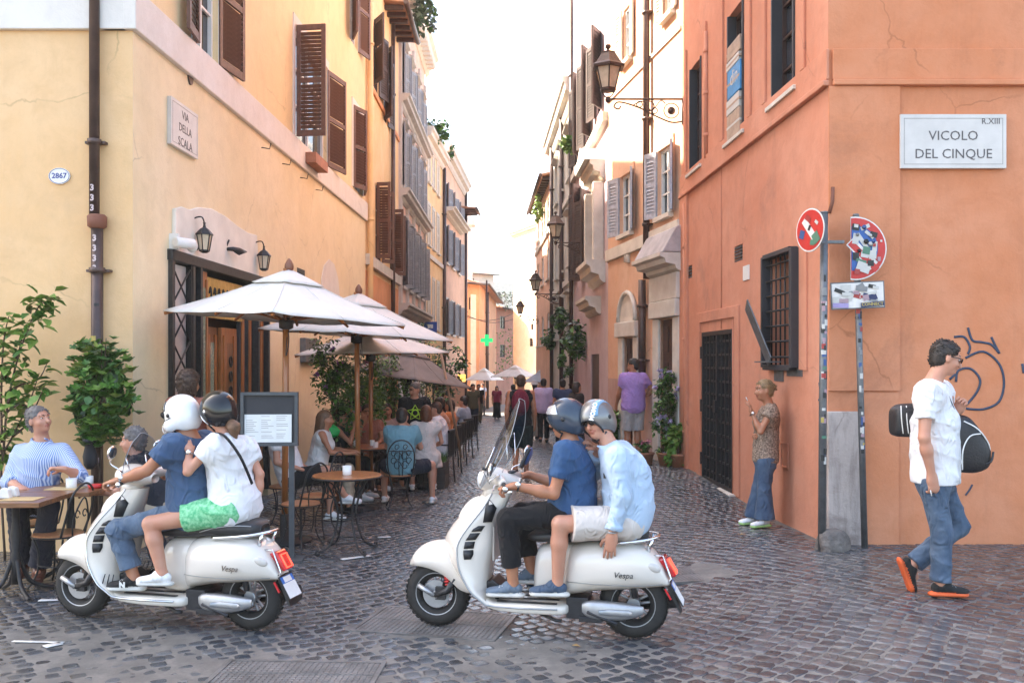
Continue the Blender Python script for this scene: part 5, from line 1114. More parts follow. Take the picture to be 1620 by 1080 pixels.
def cloth(name, c, wr=1.0, **k):
    if name in _mc: return _mc[name]
    m = mat(name, c, k.pop('rough', .85), 0, k.pop('var', .1), k.pop('ns', 8), k.pop('bump', .25), k.pop('bs', 220), sheen=k.pop('sheen', .05), spec=.25, bd=.002, **k)
    nt = m.node_tree; N, L = nt.nodes, nt.links; tc = N.new('ShaderNodeTexCoord'); mp = N.new('ShaderNodeMapping'); mp.inputs['Scale'].default_value = (1, 1, .62); mp.inputs['Rotation'].default_value = (.3, .5, .2)
    w = N.new('ShaderNodeTexNoise'); w.inputs['Scale'].default_value = 11; w.inputs['Detail'].default_value = 3.5; w.inputs['Roughness'].default_value = .42; w.inputs['Distortion'].default_value = 1.6; w.noise_type = 'RIDGED_MULTIFRACTAL'
    L.new(tc.outputs['Object'], mp.inputs[0]); L.new(mp.outputs[0], w.inputs['Vector']); bp = N.new('ShaderNodeBump'); bp.inputs['Strength'].default_value = wr; bp.inputs['Distance'].default_value = .022
    old = [n for n in N if n.type == 'BUMP' and n != bp][0]; L.new(w.outputs[0], bp.inputs['Height']); L.new(old.outputs[0], bp.inputs['Normal']); L.new(bp.outputs[0], N['Principled BSDF'].inputs['Normal']); return m
DENIM = cloth('blue_denim', (.04, .068, .115), var=.3, ns=6, col2=(.12, .17, .24)); DENIM2 = cloth('mid_denim', (.035, .062, .115), ns=5, col2=(.09, .135, .2)); BLK = cloth('black_cloth', (.012, .012, .014)); WHT = cloth('white_cotton', (.74, .73, .74)); 
HAIRM = {k: mat(k + '_hair', c, .55, 0, .35, 30, .5, 90, bd=.004) for k, c in dict(dark=(.02, .013, .01), brown=(.06, .028, .015), grey=(.14, .125, .12), auburn=(.13, .045, .02), blond=(.24, .15, .07), ltbrown=(.14, .07, .035)).items()}
# ------------------------------------------------------------------ scooters
def sgp(v, p): return math.copysign(abs(v) ** p, v)
def loft(m, secs, n=20, ex=2.5, mi=0, cap=True):
    """secs: (x, z_low, z_high, half_width); rounded cross sections strung along x"""
    P = []
    for x, z0, z1, w in secs:
        zc, hz = (z0 + z1) / 2, (z1 - z0) / 2
        P.append([(x, w * sgp(math.cos(2 * math.pi * k / n), 2 / ex), zc + hz * sgp(math.sin(2 * math.pi * k / n), 2 / ex)) for k in range(n)])
    m.grid(P, mi, True, cv=True)
    if cap:
        b = len(m.v) - n * len(secs); m.f.append(tuple(b + k for k in reversed(range(n)))); m.m.append(mi); m.s.append(True); b = len(m.v) - n; m.f.append(tuple(b + k for k in range(n))); m.m.append(mi); m.s.append(True)
    return m
def dens(secs, k=4):
    P = smooth_path([(s[0], s[1], s[2]) for s in secs], k); Q = smooth_path([(s[3], 0, 0) for s in secs], k); return [(p.x, p.y, p.z, max(.004, q.x)) for p, q in zip(P, Q)]
SEC = [(.20, 1.02, .98, .955, .20), (.26, 1.10, 1.05, .985, .22), (.32, 1.18, 1.11, 1.01, .235), (.455, 1.285, 1.18, 1.0, .238), (.578, 1.335, 1.2, .972, .228), (.654, 1.325, 1.187, .965, .215), (.756, 1.255, 1.123, .955, .185), (.87, 1.14, 1.04, .90, .13), (.97, 1.05, .985, .86, .08)]
def sec_at(z):
    for a, b in zip(SEC[:-1], SEC[1:]):
        if a[0] <= z <= b[0]: t = (z - a[0]) / (b[0] - a[0]); return [a[i] + (b[i] - a[i]) * t for i in range(5)]
    return SEC[0] if z < SEC[0][0] else SEC[-1]
def side_y(x, z): _, xf, xe, xb, hw = sec_at(z); t = min(1, max(0, (xe - .03 - x) / max(.01, xe - .03 - xb - .03))); return hw * (.97 - .33 * t)
def wheel(parent, x, z, front, dark):
    o = MB().tube([(x + .172 * math.cos(a), 0, z + .172 * math.sin(a)) for a in [2 * math.pi * k / 36 for k in range(36)]], .062, 14, closed=True, flat=1.0).build('wheel', M_['rubber'], parent)
    m = MB()
    for k in range(36):   # tread blocks
        a = 2 * math.pi * k / 36; 
        for s in (-1, 1): m.box((x + .232 * math.cos(a), s * .022, z + .232 * math.sin(a)), (.006, .028, .026), 0, rotm(0, -a, 0) @ rotm(D2R(25 * s), 0, 0))
    m.build('tread', M_['rubber'], o)
    r = MB()
    for rr_, yy in ((.148, .045), (.148, -.045)): r.tube([(x + rr_ * math.cos(a), yy, z + rr_ * math.sin(a)) for a in [2 * math.pi * k / 36 for k in range(36)]], .009, 6, closed=True)
    r.grid([[(x + .142 * math.cos(2 * math.pi * k / 36), y, z + .142 * math.sin(2 * math.pi * k / 36)) for k in range(36)] for y in (-.045, -.02, .02, .045)], cv=True)
    for k in range(5):
        a = 2 * math.pi * k / 5 + .3; d = Vector((math.cos(a), 0, math.sin(a)))
        for s in (-.03, .03): p = Vector((x, 0, z)); q = Vector((-math.sin(a), 0, math.cos(a))); r.tube([p + d * .03 + q * s * .4, p + d * .145 + q * s], .010, 6)
    r.lathe([(.001, -.05), (.04, -.05), (.045, -.045), (.045, .045), (.04, .05), (.001, .05)], 14, M=rotm(D2R(90), 0, 0), c=(x, 0, z), smooth=False); r.build('rim', M_['alu'] if not dark else M_['dark_metal'], o)
    MB().tube([(x + .15 * math.cos(a), .052, z + .15 * math.sin(a)) for a in [2 * math.pi * k / 40 for k in range(40)]], .006, 6, closed=True).build('rim_line', M_['alu'], o)
    if front:
        m = MB(); m.lathe([(.045, .0), (.098, .0), (.098, .004), (.045, .004)], 28, M=rotm(D2R(90), 0, 0), c=(x, .052, z), smooth=False); m.build('brake_disc', M_['alu'], o)
    return o
def screen_part(t, big):
    P = []; m = MB()
    if big: n, k, x0, z0, x1, z1, hw, sw = 14, 12, 1.09, 1.03, .80, 1.63, .225, .12
    else: n, k, x0, z0, x1, z1, hw, sw = 10, 12, 1.02, 1.1, .90, 1.37, .19, .09
    for i in range(n + 1):
        v = i / n; w = hw * ((math.sin(math.pi * (.12 + .83 * v)) ** .5) if big else (1 - .9 * max(0, v - .35) ** 2 * 1.6) * (1 if v < .98 else .8)); xx = x0 + (x1 - x0) * v; zz = z0 + (z1 - z0) * v; row = []
        for j in range(k + 1): q = -1 + 2 * j / k; row.append((xx - sw * q * q * (w / hw) ** 2 + .02 * math.sin(v * 3), w * q, zz - .02 * q * q))
        P.append(row)
    m.grid(P); o = m.build('windscreen', M_['screen'], t)
    e = MB(); e.tube([p for p in [r[0] for r in P]] + [p for p in P[-1]] + [r[-1] for r in reversed(P)] + [p for p in reversed(P[0])], (.0025 if big else .0025), 5, closed=True); e.build('edge', mat('screen_edge', (.34, .36, .38), .3), o)
    for s in (-1, 1):
        b = MB()
        if big: b.tube([(.99, s * .12, 1.04), (1.03, s * .13, 1.12), (.95, s * .135, 1.3)], .004, 6); b.tube([(.9, s * .12, 1.12), (.86, s * .13, 1.22), (.87, s * .135, 1.38)], .0035, 6); b.tube([(.9, s * .13, 1.36), (.875, s * .14, 1.36)], .014, 8, 1); b.tube([(1.01, s * .12, 1.14), (1.04, s * .13, 1.15)], .014, 8, 1)
        else: b.tube([(.93, s * .1, 1.1), (.955, s * .11, 1.2)], .006, 6); b.tube([(.95, s * .11, 1.21), (.93, s * .11, 1.21)], .012, 8, 1)
        b.build('screen_bracket', [M_['chrome'], M_['black_plastic']], t)
def scooter(loc, rz, label, big, red, chrome_trim, phone):
    t = thing('scooter', label, 'scooter', loc, rz, None); W_ = M_['white_paint']; BP = M_['black_plastic']
    # rear cowl
    m = MB(); loft(m, dens([(.475, .285, .40, .05), (.462, .275, .52, .12), (.43, .285, .62, .165), (.36, .30, .655, .195), (.25, .322, .672, .212), (.1, .338, .672, .218), (-.03, .352, .66, .2), (-.13, .362, .608, .162), (-.19, .368, .53, .125), (-.225, .372, .45, .095), (-.245, .378, .41, .07)]), 28, 2.7); body = m.build('rear_cowl', W_, t)
    m = MB(); loft(m, dens([(.69, .30, .42, .05), (.67, .26, .56, .095), (.62, .25, .62, .115), (.5, .25, .64, .13), (.4, .3, .64, .13)]), 20, 3); m.build('seat_tunnel', W_, t)
    for s in (-1, 1): # lower cowl seam
        m = MB(); m.tube([(x, s * (w + .002), .4) for x, w in ((.44, .165), (.36, .189), (.25, .207), (.1, .212), (-.03, .195), (-.13, .157), (-.2, .115))], .0025, 4); m.build('panel_seam', mat('seam_shadow_line', (.3, .29, .27), .6), body)
    # seat
    m = MB(); loft(m, dens([(.74, .655, .68, .04), (.7, .645, .705, .1), (.6, .64, .725, .135), (.45, .645, .735, .15), (.33, .655, .745, .16), (.2, .665, .775, .165), (.05, .665, .785, .155), (-.06, .67, .775, .12), (-.1, .68, .75, .06)]), 22, 3); s_ = m.build('seat', M_['seat'], t)
    for s in (-1, 1): MB().tube(smooth_path([(.32, s * .163, .70), (.2, s * .17, .735), (.05, s * .16, .755), (-.06, s * .125, .75)], 4), .0035, 5).build('piping', M_['alu'], s_)
    m = MB(); m.tube(smooth_path([(.22, .165, .665), (.05, .175, .68), (-.08, .15, .695), (-.16, .06, .705), (-.17, 0, .706), (-.16, -.06, .705), (-.08, -.15, .695), (.05, -.175, .68), (.22, -.165, .665)], 5), .011, 8); m.tube([(-.13, .1, .70), (-.1, .09, .6)], .014, 8); m.tube([(-.13, -.1, .70), (-.1, -.09, .6)], .014, 8); m.build('grab_rail', M_['chrome'], t)
    # floor and front body
    m = MB(); loft(m, dens([(.43, .175, .235, .12), (.47, .165, .24, .185), (.6, .162, .238, .2), (.8, .165, .236, .205), (.95, .18, .236, .2), (1.0, .2, .26, .19)]), 20, 4.5); m.build('floorboard', W_, t)
    m = MB()
    for i in range(4): m.box((.72, -.15 + .1 * i, .24), (.42, .03, .006))
    m.build('floor_mat', BP, t)
    m = MB().b2(.98, 1.03, -.1, .1, .24, .36); m.box((.96, 0, .3), (.12, .2, .1), 0, rotm(0, D2R(-35), 0)); m.build('tunnel_mat', BP, t, bevel=.01)
    P = []
    ZZ = [SEC[0][0] + (SEC[-1][0] - SEC[0][0]) * i / 30 for i in range(31)]; SP = smooth_path([(a[0], a[1], a[2]) for a in SEC], 8); SQ = smooth_path([(a[3], a[4], 0) for a in SEC], 8)
    for p, q in zip(SP, SQ):
        z, xf, xe, xb, hw = p.x, p.y, p.z, q.x, q.y; row = []
        for j in range(13): y = -1 + 2 * j / 12; row.append((xf - (xf - xe) * abs(y) ** 1.7 - .0 + .012 * math.exp(-(y / .22) ** 2), y * hw, z))
        for fx, fy in ((-.012, .995), (-.03, .97)): row.append((xe + fx, hw * fy, z))
        for tt in (.33, .66, 1): row.append((xe - .03 + (xb + .03 - xe + .03) * tt, hw * (.97 - .33 * tt), z))
        for fy in (.5, .2, -.2, -.5): row.append((xb + (.0 if abs(fy) < .3 else .008), hw * fy, z))
        for tt in (1, .66, .33): row.append((xe - .03 + (xb + .03 - xe + .03) * tt, -hw * (.97 - .33 * tt), z))
        for fx, fy in ((-.03, .97), (-.012, .995)): row.append((xe + fx, -hw * fy, z))
        P.append(row)
    m = MB(); m.grid(P, cv=True, flip=True); n_ = len(P[0]); m.f.append(tuple(len(m.v) - n_ + k for k in reversed(range(n_)))); m.m.append(0); m.s.append(False); sh = m.build('leg_shield', W_, t)
    for s in (-1, 1):
        pts = [(p.z - .004, s * (q.y + .002), p.x) for p, q in zip(SP, SQ)]; pts = [(.5, s * .2, .212), (.75, s * .21, .21), (.93, s * .207, .212)] + pts[3:]
        MB().tube(pts, .0075 if chrome_trim else .006, 7).build('edge_trim', M_['chrome'] if chrome_trim else M_['alu'], sh)
        for za, zb_ in ((.752, .714), (.704, .657), (.647, .6), (.59, .527)):
            Q = []
            for i in range(3):
                z = za + (zb_ - za) * i / 2; xe = sec_at(z)[2]; Q.append([(x, s * (side_y(x, z) + .004), z) for x in (xe - .045 - (.02 if za == .752 and i == 0 else 0), xe - .075, xe - .108 + (.02 if zb_ == .527 and i == 2 else 0))])
            MB().grid(Q).build('vent_slot', BP, sh, solid=.006)
        Q = [[(1.01, s * (side_y(1.01, .93) + .004), .93), (.99, s * (side_y(.99, .925) + .004), .925)], [(1.02, s * (side_y(1.02, .87) + .005), .87), (.945, s * (side_y(.945, .87) + .005), .87)], [(1.03, s * (side_y(1.03, .775) + .005), .775), (.975, s * (side_y(.975, .775) + .005), .775)]]
        MB().grid(Q).build('knee_pad', BP, sh, solid=.008)
        if chrome_trim:
            for i in range(3): x = .98 + .035 * i; MB().tube([(x + .02, s * (.215), .27 + .02 * i), (x - .01, s * .225, .38)], .004, 5).build('rib_slot', BP, sh)
    if not chrome_trim:
        MB().b2(.962, .978, -.1, .1, .5, .74).build('glove_box_lid', W_, sh, bevel=.012)
    m = MB(); m.ell((1.16, 0, .84), (.05, .045, .12), rotm(0, D2R(-42), 0)); m.build('horn_cover', W_, sh); 
    mat('signal_lens', (.6, .55, .5), .15)
    # front fender and wheel
    T = smooth_path([(1.605, 0, .445), (1.56, 0, .528), (1.48, 0, .588), (1.38, 0, .612), (1.28, 0, .6), (1.2, 0, .5), (1.13, 0, .36)], 4); B = smooth_path([(1.6, 0, .43), (1.53, 0, .44), (1.44, 0, .425), (1.345, 0, .39), (1.27, 0, .335), (1.21, 0, .285), (1.14, 0, .265)], 4); P = []
    for i, (a, b) in enumerate(zip(T, B)):
        w = .1 * min(1, .35 + i * .16); P.append([(b.x + (a.x - b.x) * math.cos(q) ** .75, w * math.sin(q) if abs(q) < 1.5 else w * math.copysign(1, q), b.z + (a.z - b.z) * math.cos(q) ** .75) for q in [(-1 + 2 * j / 14) * math.pi / 2 * .999 for j in range(15)]])
    m = MB(); m.grid(P); m.build('front_fender', W_, t, solid=.006)
    wheel(t, 1.4, .237, True, False); wheel(t, 0, .237, False, False)
    m = MB(); m.tube([(1.4, .09, .237), (1.4, -.03, .237)], .026, 10, 1); m.tube([(1.4, .085, .237), (1.31, .08, .27), (1.25, .075, .36)], [.022, .026, .03], 8); m.tube([(1.52, .09, .30), (1.4, .09, .235)], .019, 10, 1); m.tube([(1.3, .06, .42), (1.33, .065, .3)], .022, 8); m.box((1.36, .075, .25), (.07, .03, .09)); m.build('fork_arm', [M_['dark_metal'], M_['alu']], t)
    m = MB(); m.tube([(1.31 + .022 * math.cos(a), .06 + .026 * math.sin(a), .31 + a * .0032) for a in [k * math.pi / 4 for k in range(50)]] if red else [(1.31, .08, .3), (1.3, .08, .45)], .008 if red else .02, 6); m.tube([(1.315, .06, .33), (1.305, .06, .45)], .026 if red else .02, 10); m.build('shock_absorber', M_['red_paint'] if red else M_['dark_metal'], t)
    # headset
    m = MB(); loft(m, dens([(1.09, 1.02, 1.08, .04), (1.075, .985, 1.115, .078), (1.02, .97, 1.14, .095), (.94, .975, 1.14, .095), (.86, .99, 1.11, .08), (.79, 1.01, 1.07, .045)]), 22, 2.3); hs = m.build('headset', W_, t)
    m = MB(); m.tube([(1.0, 0, .93), (.97, 0, 1.02)], [.075, .08], 16); m.build('neck_cover', W_, t)
    MB().ell((1.085, 0, 1.05), (.02, .062, .062)).build('headlight', mat('headlight_glass', (.7, .72, .75), .05, 0, .05, 5, 0, coat=1), hs)
    MB().ell((.87, 0, 1.11), (.05, .045, .014), rotm(0, D2R(12), 0)).build('speedometer', BP, hs)
    for s in (-1, 1):
        m = MB(); m.tube(smooth_path([(.95, s * .07, 1.06), (.9, s * .17, 1.065), (.86, s * .25, 1.055)], 4), [.05, .048, .045, .042, .04, .036, .032, .03, .026], 12); m.build('bar_cover', W_, hs)
        MB().tube([(.86, s * .25, 1.055), (.825, s * .36, 1.04)], .017, 10).build('hand_grip', M_['rubber'], t); MB().lathe([(.001, -.012), (.017, -.01), (.02, 0), (.017, .012), (.001, .014)], 12, M=rotm(D2R(90), 0, 0)).build('bar_end', M_['chrome'], t, (.822, s * .37, 1.04))
        MB().tube(smooth_path([(.89, s * .2, 1.05), (.92, s * .26, 1.045), (.905, s * .37, 1.03)], 4), [.008] * 9, 6).build('brake_lever', M_['chrome'], t)
        mx, mz = ((.96, 1.12) if s > 0 else (.8, 1.2)) if big else (.95, 1.22); sy = s * (.24 if big and s > 0 else .27)
        st = MB().tube(smooth_path([(.9, s * .2, 1.07), (.9, s * .24, 1.12), (mx + .01, sy, mz - .05), (mx, sy, mz)], 4), .006, 6).build('mirror_stem', M_['chrome'], t)
        mo = MB().ell((mx, sy, mz + .03), (.018, .06, .05), rotm(0, D2R(-10), D2R(12 * s))).build('mirror', M_['chrome'], t); MB().ell((mx - .012, sy, mz + .03), (.012, .052, .043), rotm(0, D2R(-10), D2R(12 * s))).build('mirror_glass', M_['window_glass'], mo)
    if phone:
        o = MB().box((.8, -.2, 1.19), (.025, .09, .16), 0, rotm(D2R(12), D2R(-25), 0)).build('phone_mount', BP, t, bevel=.01); MB().ell((.785, -.235, 1.2), (.02, .07, .07), rotm(0, D2R(-20), 0)).build('speaker_disc', mat('blue_disc', (.03, .12, .35), .3, coat=.5), o)
    screen_part(t, big)
    # engine side
    m = MB(); loft(m, dens([(.34, .19, .25, .012), (.3, .16, .27, .03), (.2, .145, .275, .04), (.08, .15, .27, .04), (-.02, .175, .26, .03), (-.075, .2, .25, .012)]), 16, 2.6); m.build('transmission_cover', M_['alu'], t, (0, .135, .0))
    m = MB(); m.b2(.3, .45, -.1, .13, .14, .285).b2(.05, .4, -.11, .1, .13, .25).b2(.2, .36, .05, .15, .125, .16); m.tube([(.3, .13, .2), (.3, .16, .2), (.1, .16, .13)], .014, 6); m.build('engine', M_['engine'], t, bevel=.012, kind='stuff')
    m = MB(); loft(m, [(.22, .19, .22, .02), (.16, .185, .23, .012), (.02, .185, .23, .012), (-.0, .2, .215, .008)], 14, 3); m.build('cover_inset', M_['alu'], t, (0, .172, 0)); 
    MB().tube([(.05, -.14, .2), (-.28, -.15, .24)], [.05, .06], 14).build('muffler', M_['dark_metal'], t); MB().tube([(-.02, .11, .3), (.03, .1, .5)], .022, 8).build('rear_shock', M_['dark_metal'], t)
    m = MB(); m.tube([(.65, .1, .16), (.52, .13, .12), (.48, .14, .125)], .012, 6); m.tube([(.8, -.05, .155), (.5, -.05, .14)], .02, 6); m.build('side_stand', BP, t)
    # tail
    m = MB(); m.add([(-.16, -.07, .555), (-.16, .07, .555), (-.262, .055, .43), (-.262, -.055, .43), (-.215, -.075, .575), (-.215, .075, .575), (-.292, .06, .445), (-.292, -.06, .445)], [(0, 1, 2, 3), (4, 7, 6, 5), (0, 4, 5, 1), (1, 5, 6, 2), (2, 6, 7, 3), (3, 7, 4, 0)]); tl = m.build('tail_lamp', M_['red_lens'], t, bevel=.014)
    MB().tube([Vector((-.262, .0, .506)) + Vector((.026 * c, .04 * s, .044 * c)) for c, s in ((-1, -1), (-1, 1), (.9, 1), (.9, -1))], .008, 6, closed=True).build('brake_light', M_['red_lamp'], tl)
    MB().tube([(-.13, .085, .585), (-.2, .08, .585), (-.255, .065, .43), (-.24, .08, .41)], .006, 6).build('lamp_trim', M_['chrome'], tl)
    for s in (-1, 1): MB().ell((-.145, s * .148, .515), (.05, .014, .028), rotm(0, D2R(-25), D2R(22 * s))).build('rear_signal', mat('signal_lens', (0, 0, 0)), t)
    m = MB(); m.add([(-.2, -.05, .42), (-.2, .05, .42), (-.31, .06, .2), (-.31, -.06, .2), (-.235, -.05, .42), (-.235, .05, .42), (-.325, .06, .2), (-.325, -.06, .2)], [(0, 1, 2, 3), (4, 7, 6, 5), (0, 4, 5, 1), (1, 5, 6, 2), (2, 6, 7, 3), (3, 7, 4, 0)]); m.build('plate_bracket', BP, t)
    A = rotm(0, D2R(30), 0); c = Vector((-.292, 0, .325))
    m = MB(); m.box(c, (.008, .178, .178), 0, A); pl = m.build('licence_plate', BP, t); m = MB(); m.box(c + A @ Vector((-.0045, 0, -.025)), (.003, .165, .11), 0, A); m.box(c + A @ Vector((-.0045, 0, .055)), (.003, .165, .048), 1, A); m.box(c + A @ Vector((-.0065, .0, .055)), (.001, .1, .04), 0, A); m.build('plate_face', [M_['white_plain'], mat('plate_blue', (.03, .16, .5), .4)], pl)
    MB().box((-.235, .085, .33), (.012, .012, .08), 0, A).build('reflector', M_['red_lens'], t); MB().box((-.235, -.085, .33), (.012, .012, .08), 0, A).build('reflector', M_['red_lens'], t)
    tx = text_mesh('Vespa', .055, M_['black_plastic'] if not chrome_trim else mat('badge_bronze', (.2, .16, .13), .3, .6), .0015, .3); link('script_badge', tx, body, (.055, .2195, .47), (math.pi / 2, 0, math.pi))
    return t
def splane(xf, yf, xr, yr):
    rr_ = Vector((xr, yr)); d = (Vector((xf, yf)) - rr_).normalized(); v = Vector((-d.y, d.x))
    def hit(px, py, off=0.0):
        ray = Vector(((px - 810) / F, 1.0)); Y = (off + rr_.dot(v)) / ray.dot(v); return Vector((ray.x * Y, Y, CH - (py - HZ) / F * Y))
    def loc(u, w, v_=0.0): p = rr_ + d * u + v * v_; return Vector((p.x, p.y, w))
    return hit, loc, math.atan2(d.y, d.x), d, v, rr_
RH, RL, RA, RD, RV, RO = splane(-.532, 6.59, .837, 6.29); LH, LL, LA, LD, LV, LO = splane(-3.206, 6.836, -1.833, 6.482)
scooter((RO.x, RO.y, .01), RA, 'white scooter with a tall clear windscreen, red front shock and a phone on its mirror', True, True, False, True)
scooter((LO.x, LO.y, .01), LA, 'white scooter with a short flyscreen and chrome edged leg shield by the cafe tables', False, False, True, False)

def helmet(t, P, HM, base, mats, kind='jet', text=None, stripe=None):
    sz = 1.0; v = Vol(.008); c = P(0, -.012, .028); R1 = Vector((.118, .14, .13)); v.ell(c, R1, HM, 0, .02); v.ell(P(0, -.055, -.04), Vector((.1, .085, .085)), HM, 0, .05)
    oc, orr = P(0, .15, -.075), Vector((.09, .15, .105))
    if kind == 'chin': v.cone(P(-.085, .02, -.055), P(0, .135, -.075), .05, .048, 0, .03); v.cone(P(.085, .02, -.055), P(0, .135, -.075), .05, .048, 0, .03); orr = Vector((.1, .12, .05)); oc = P(0, .16, .01)
    v.minus(P(0, -.01, .02), Vector((.094, .115, .107)), HM); v.minus(P(0, -.01, -.1), Vector((.085, .09, .1)), HM); v.minus(oc, orr, HM, .006); v.cut(P(0, 0, -.115), HM @ Vector((0, -.12, -1)))
    o = link('helmet', v.mesh('helmet', [mats[0]], base), t)
    pts = []
    for i in range(40):
        a = 2 * math.pi * i / 40; lo, hi = 0, 1.3
        def pos(q):
            x = (orr.x * q * math.cos(a)); z = (HM.transposed() @ (oc - P(0, 0, 0))).z + orr.z * q * math.sin(a); cz = (HM.transposed() @ (c - P(0, 0, 0))); k = 1 - (x / R1.x) ** 2 - ((z - cz.z) / R1.z) ** 2
            return Vector((x, cz.y + R1.y * math.sqrt(max(0, k)), z))
        ocl = HM.transposed() @ (oc - P(0, 0, 0))
        for _ in range(14):
            q = (lo + hi) / 2; p = pos(q); e = sum(((p[k] - ocl[k]) / orr[k]) ** 2 for k in range(3))
            if e < 1: lo = q
            else: hi = q
        p = pos(lo)
        if p.z > -.1 or kind == 'chin': pts.append(P(0, 0, 0) + HM @ p - base)
    k = max(range(len(pts)), key=lambda i: (pts[i] - pts[i - 1]).length); pts = pts[k:] + pts[:k]
    MB().tube(pts, .007, 6).build('trim', mats[1], o)
    v = Vol(.006); v.ell(c, R1 + Vector((.009,) * 3), HM, 0, .02)   # visor lifted over the brow
    v.minus(c, R1 - Vector((.003,) * 3), HM, .003)
    v.cut(P(0, .02, 0), HM @ Vector((0, -1, .25))); v.cut(P(0, 0, .045), HM @ Vector((0, .1, -1))); v.cut(P(0, 0, .13), HM @ Vector((0, .2, 1)))
    if kind in ('visor', 'chin'): link('visor', v.mesh('visor', [mats[2]], base), o)
    for s in (-1, 1): MB().ell(P(.115 * s, .0, .015) - base, (.01, .016, .016), HM).build('visor_pivot', mats[3] if len(mats) > 3 else mats[1], o)
    MB().tube([P(s * .075, .02, -.08) - base if s else P(0, .055, -.13) - base for s in (-1, 0, 1)], .007, 5).build('chin_strap', M_['black_plastic'], o)
    if stripe:
        rows_ = []
        for i in range(15):
            a = D2R(8 + 150 * i / 14); rows_.append([P(0, 0, 0) + HM @ (Vector((x, -.012 + .1425 * math.cos(a) * math.sqrt(1 - (x / .118) ** 2), .028 + .1325 * math.sin(a) * math.sqrt(1 - (x / .118) ** 2)))) - base for x in stripe[0]])
        MB().grid(rows_).build('stripe', stripe[1], o, solid=.002)
    if text:
        me = text_mesh(text[0], text[1], text[2], .0015, bold=.002); q = link('lettering', me, o); p = Vector(text[3]); nrm = Vector((p.x / R1.x ** 2, (p.y + .012) / R1.y ** 2, (p.z - .028) / R1.z ** 2)).normalized(); u = Vector((0, 0, 1)); xr = u.cross(nrm).normalized(); uu = nrm.cross(xr)
        mm = HM @ Matrix((xr, uu, nrm)).transposed(); mm = (mm @ rotm(0, 0, text[4])).to_4x4(); q.matrix_local = Matrix.Translation(P(*p) + HM @ nrm * .004 - base) @ mm
    return o
def rider(hit, D, V, near, far, pel, chest, neck, head, face, hd, tw=0, **kw):
    """near / far: dict of joints; near limbs are the left ones"""
    J = dict(pel=hit(*pel), chest=hit(*chest), neck=hit(*neck), head=hit(*head), face=face, fwd=Vector((D.x, D.y, 0)))
    for k in ('sh', 'hip', 'knee', 'ank', 'toe', 'el', 'wr'): J[k] = [near[k], far[k]]
    J['hdir'] = hd; J.update(kw); return J
def mir(p, O, V, du=0, dz=0, D=None):
    q = Vector((p.x, p.y)) - O; n = q.dot(V); r = q - V * 2 * n; r += D * du if D else Vector((0, 0)); return Vector((r.x + O.x, r.y + O.y, p.z + dz))
def v3(d, z=0): return Vector((d.x, d.y, z))
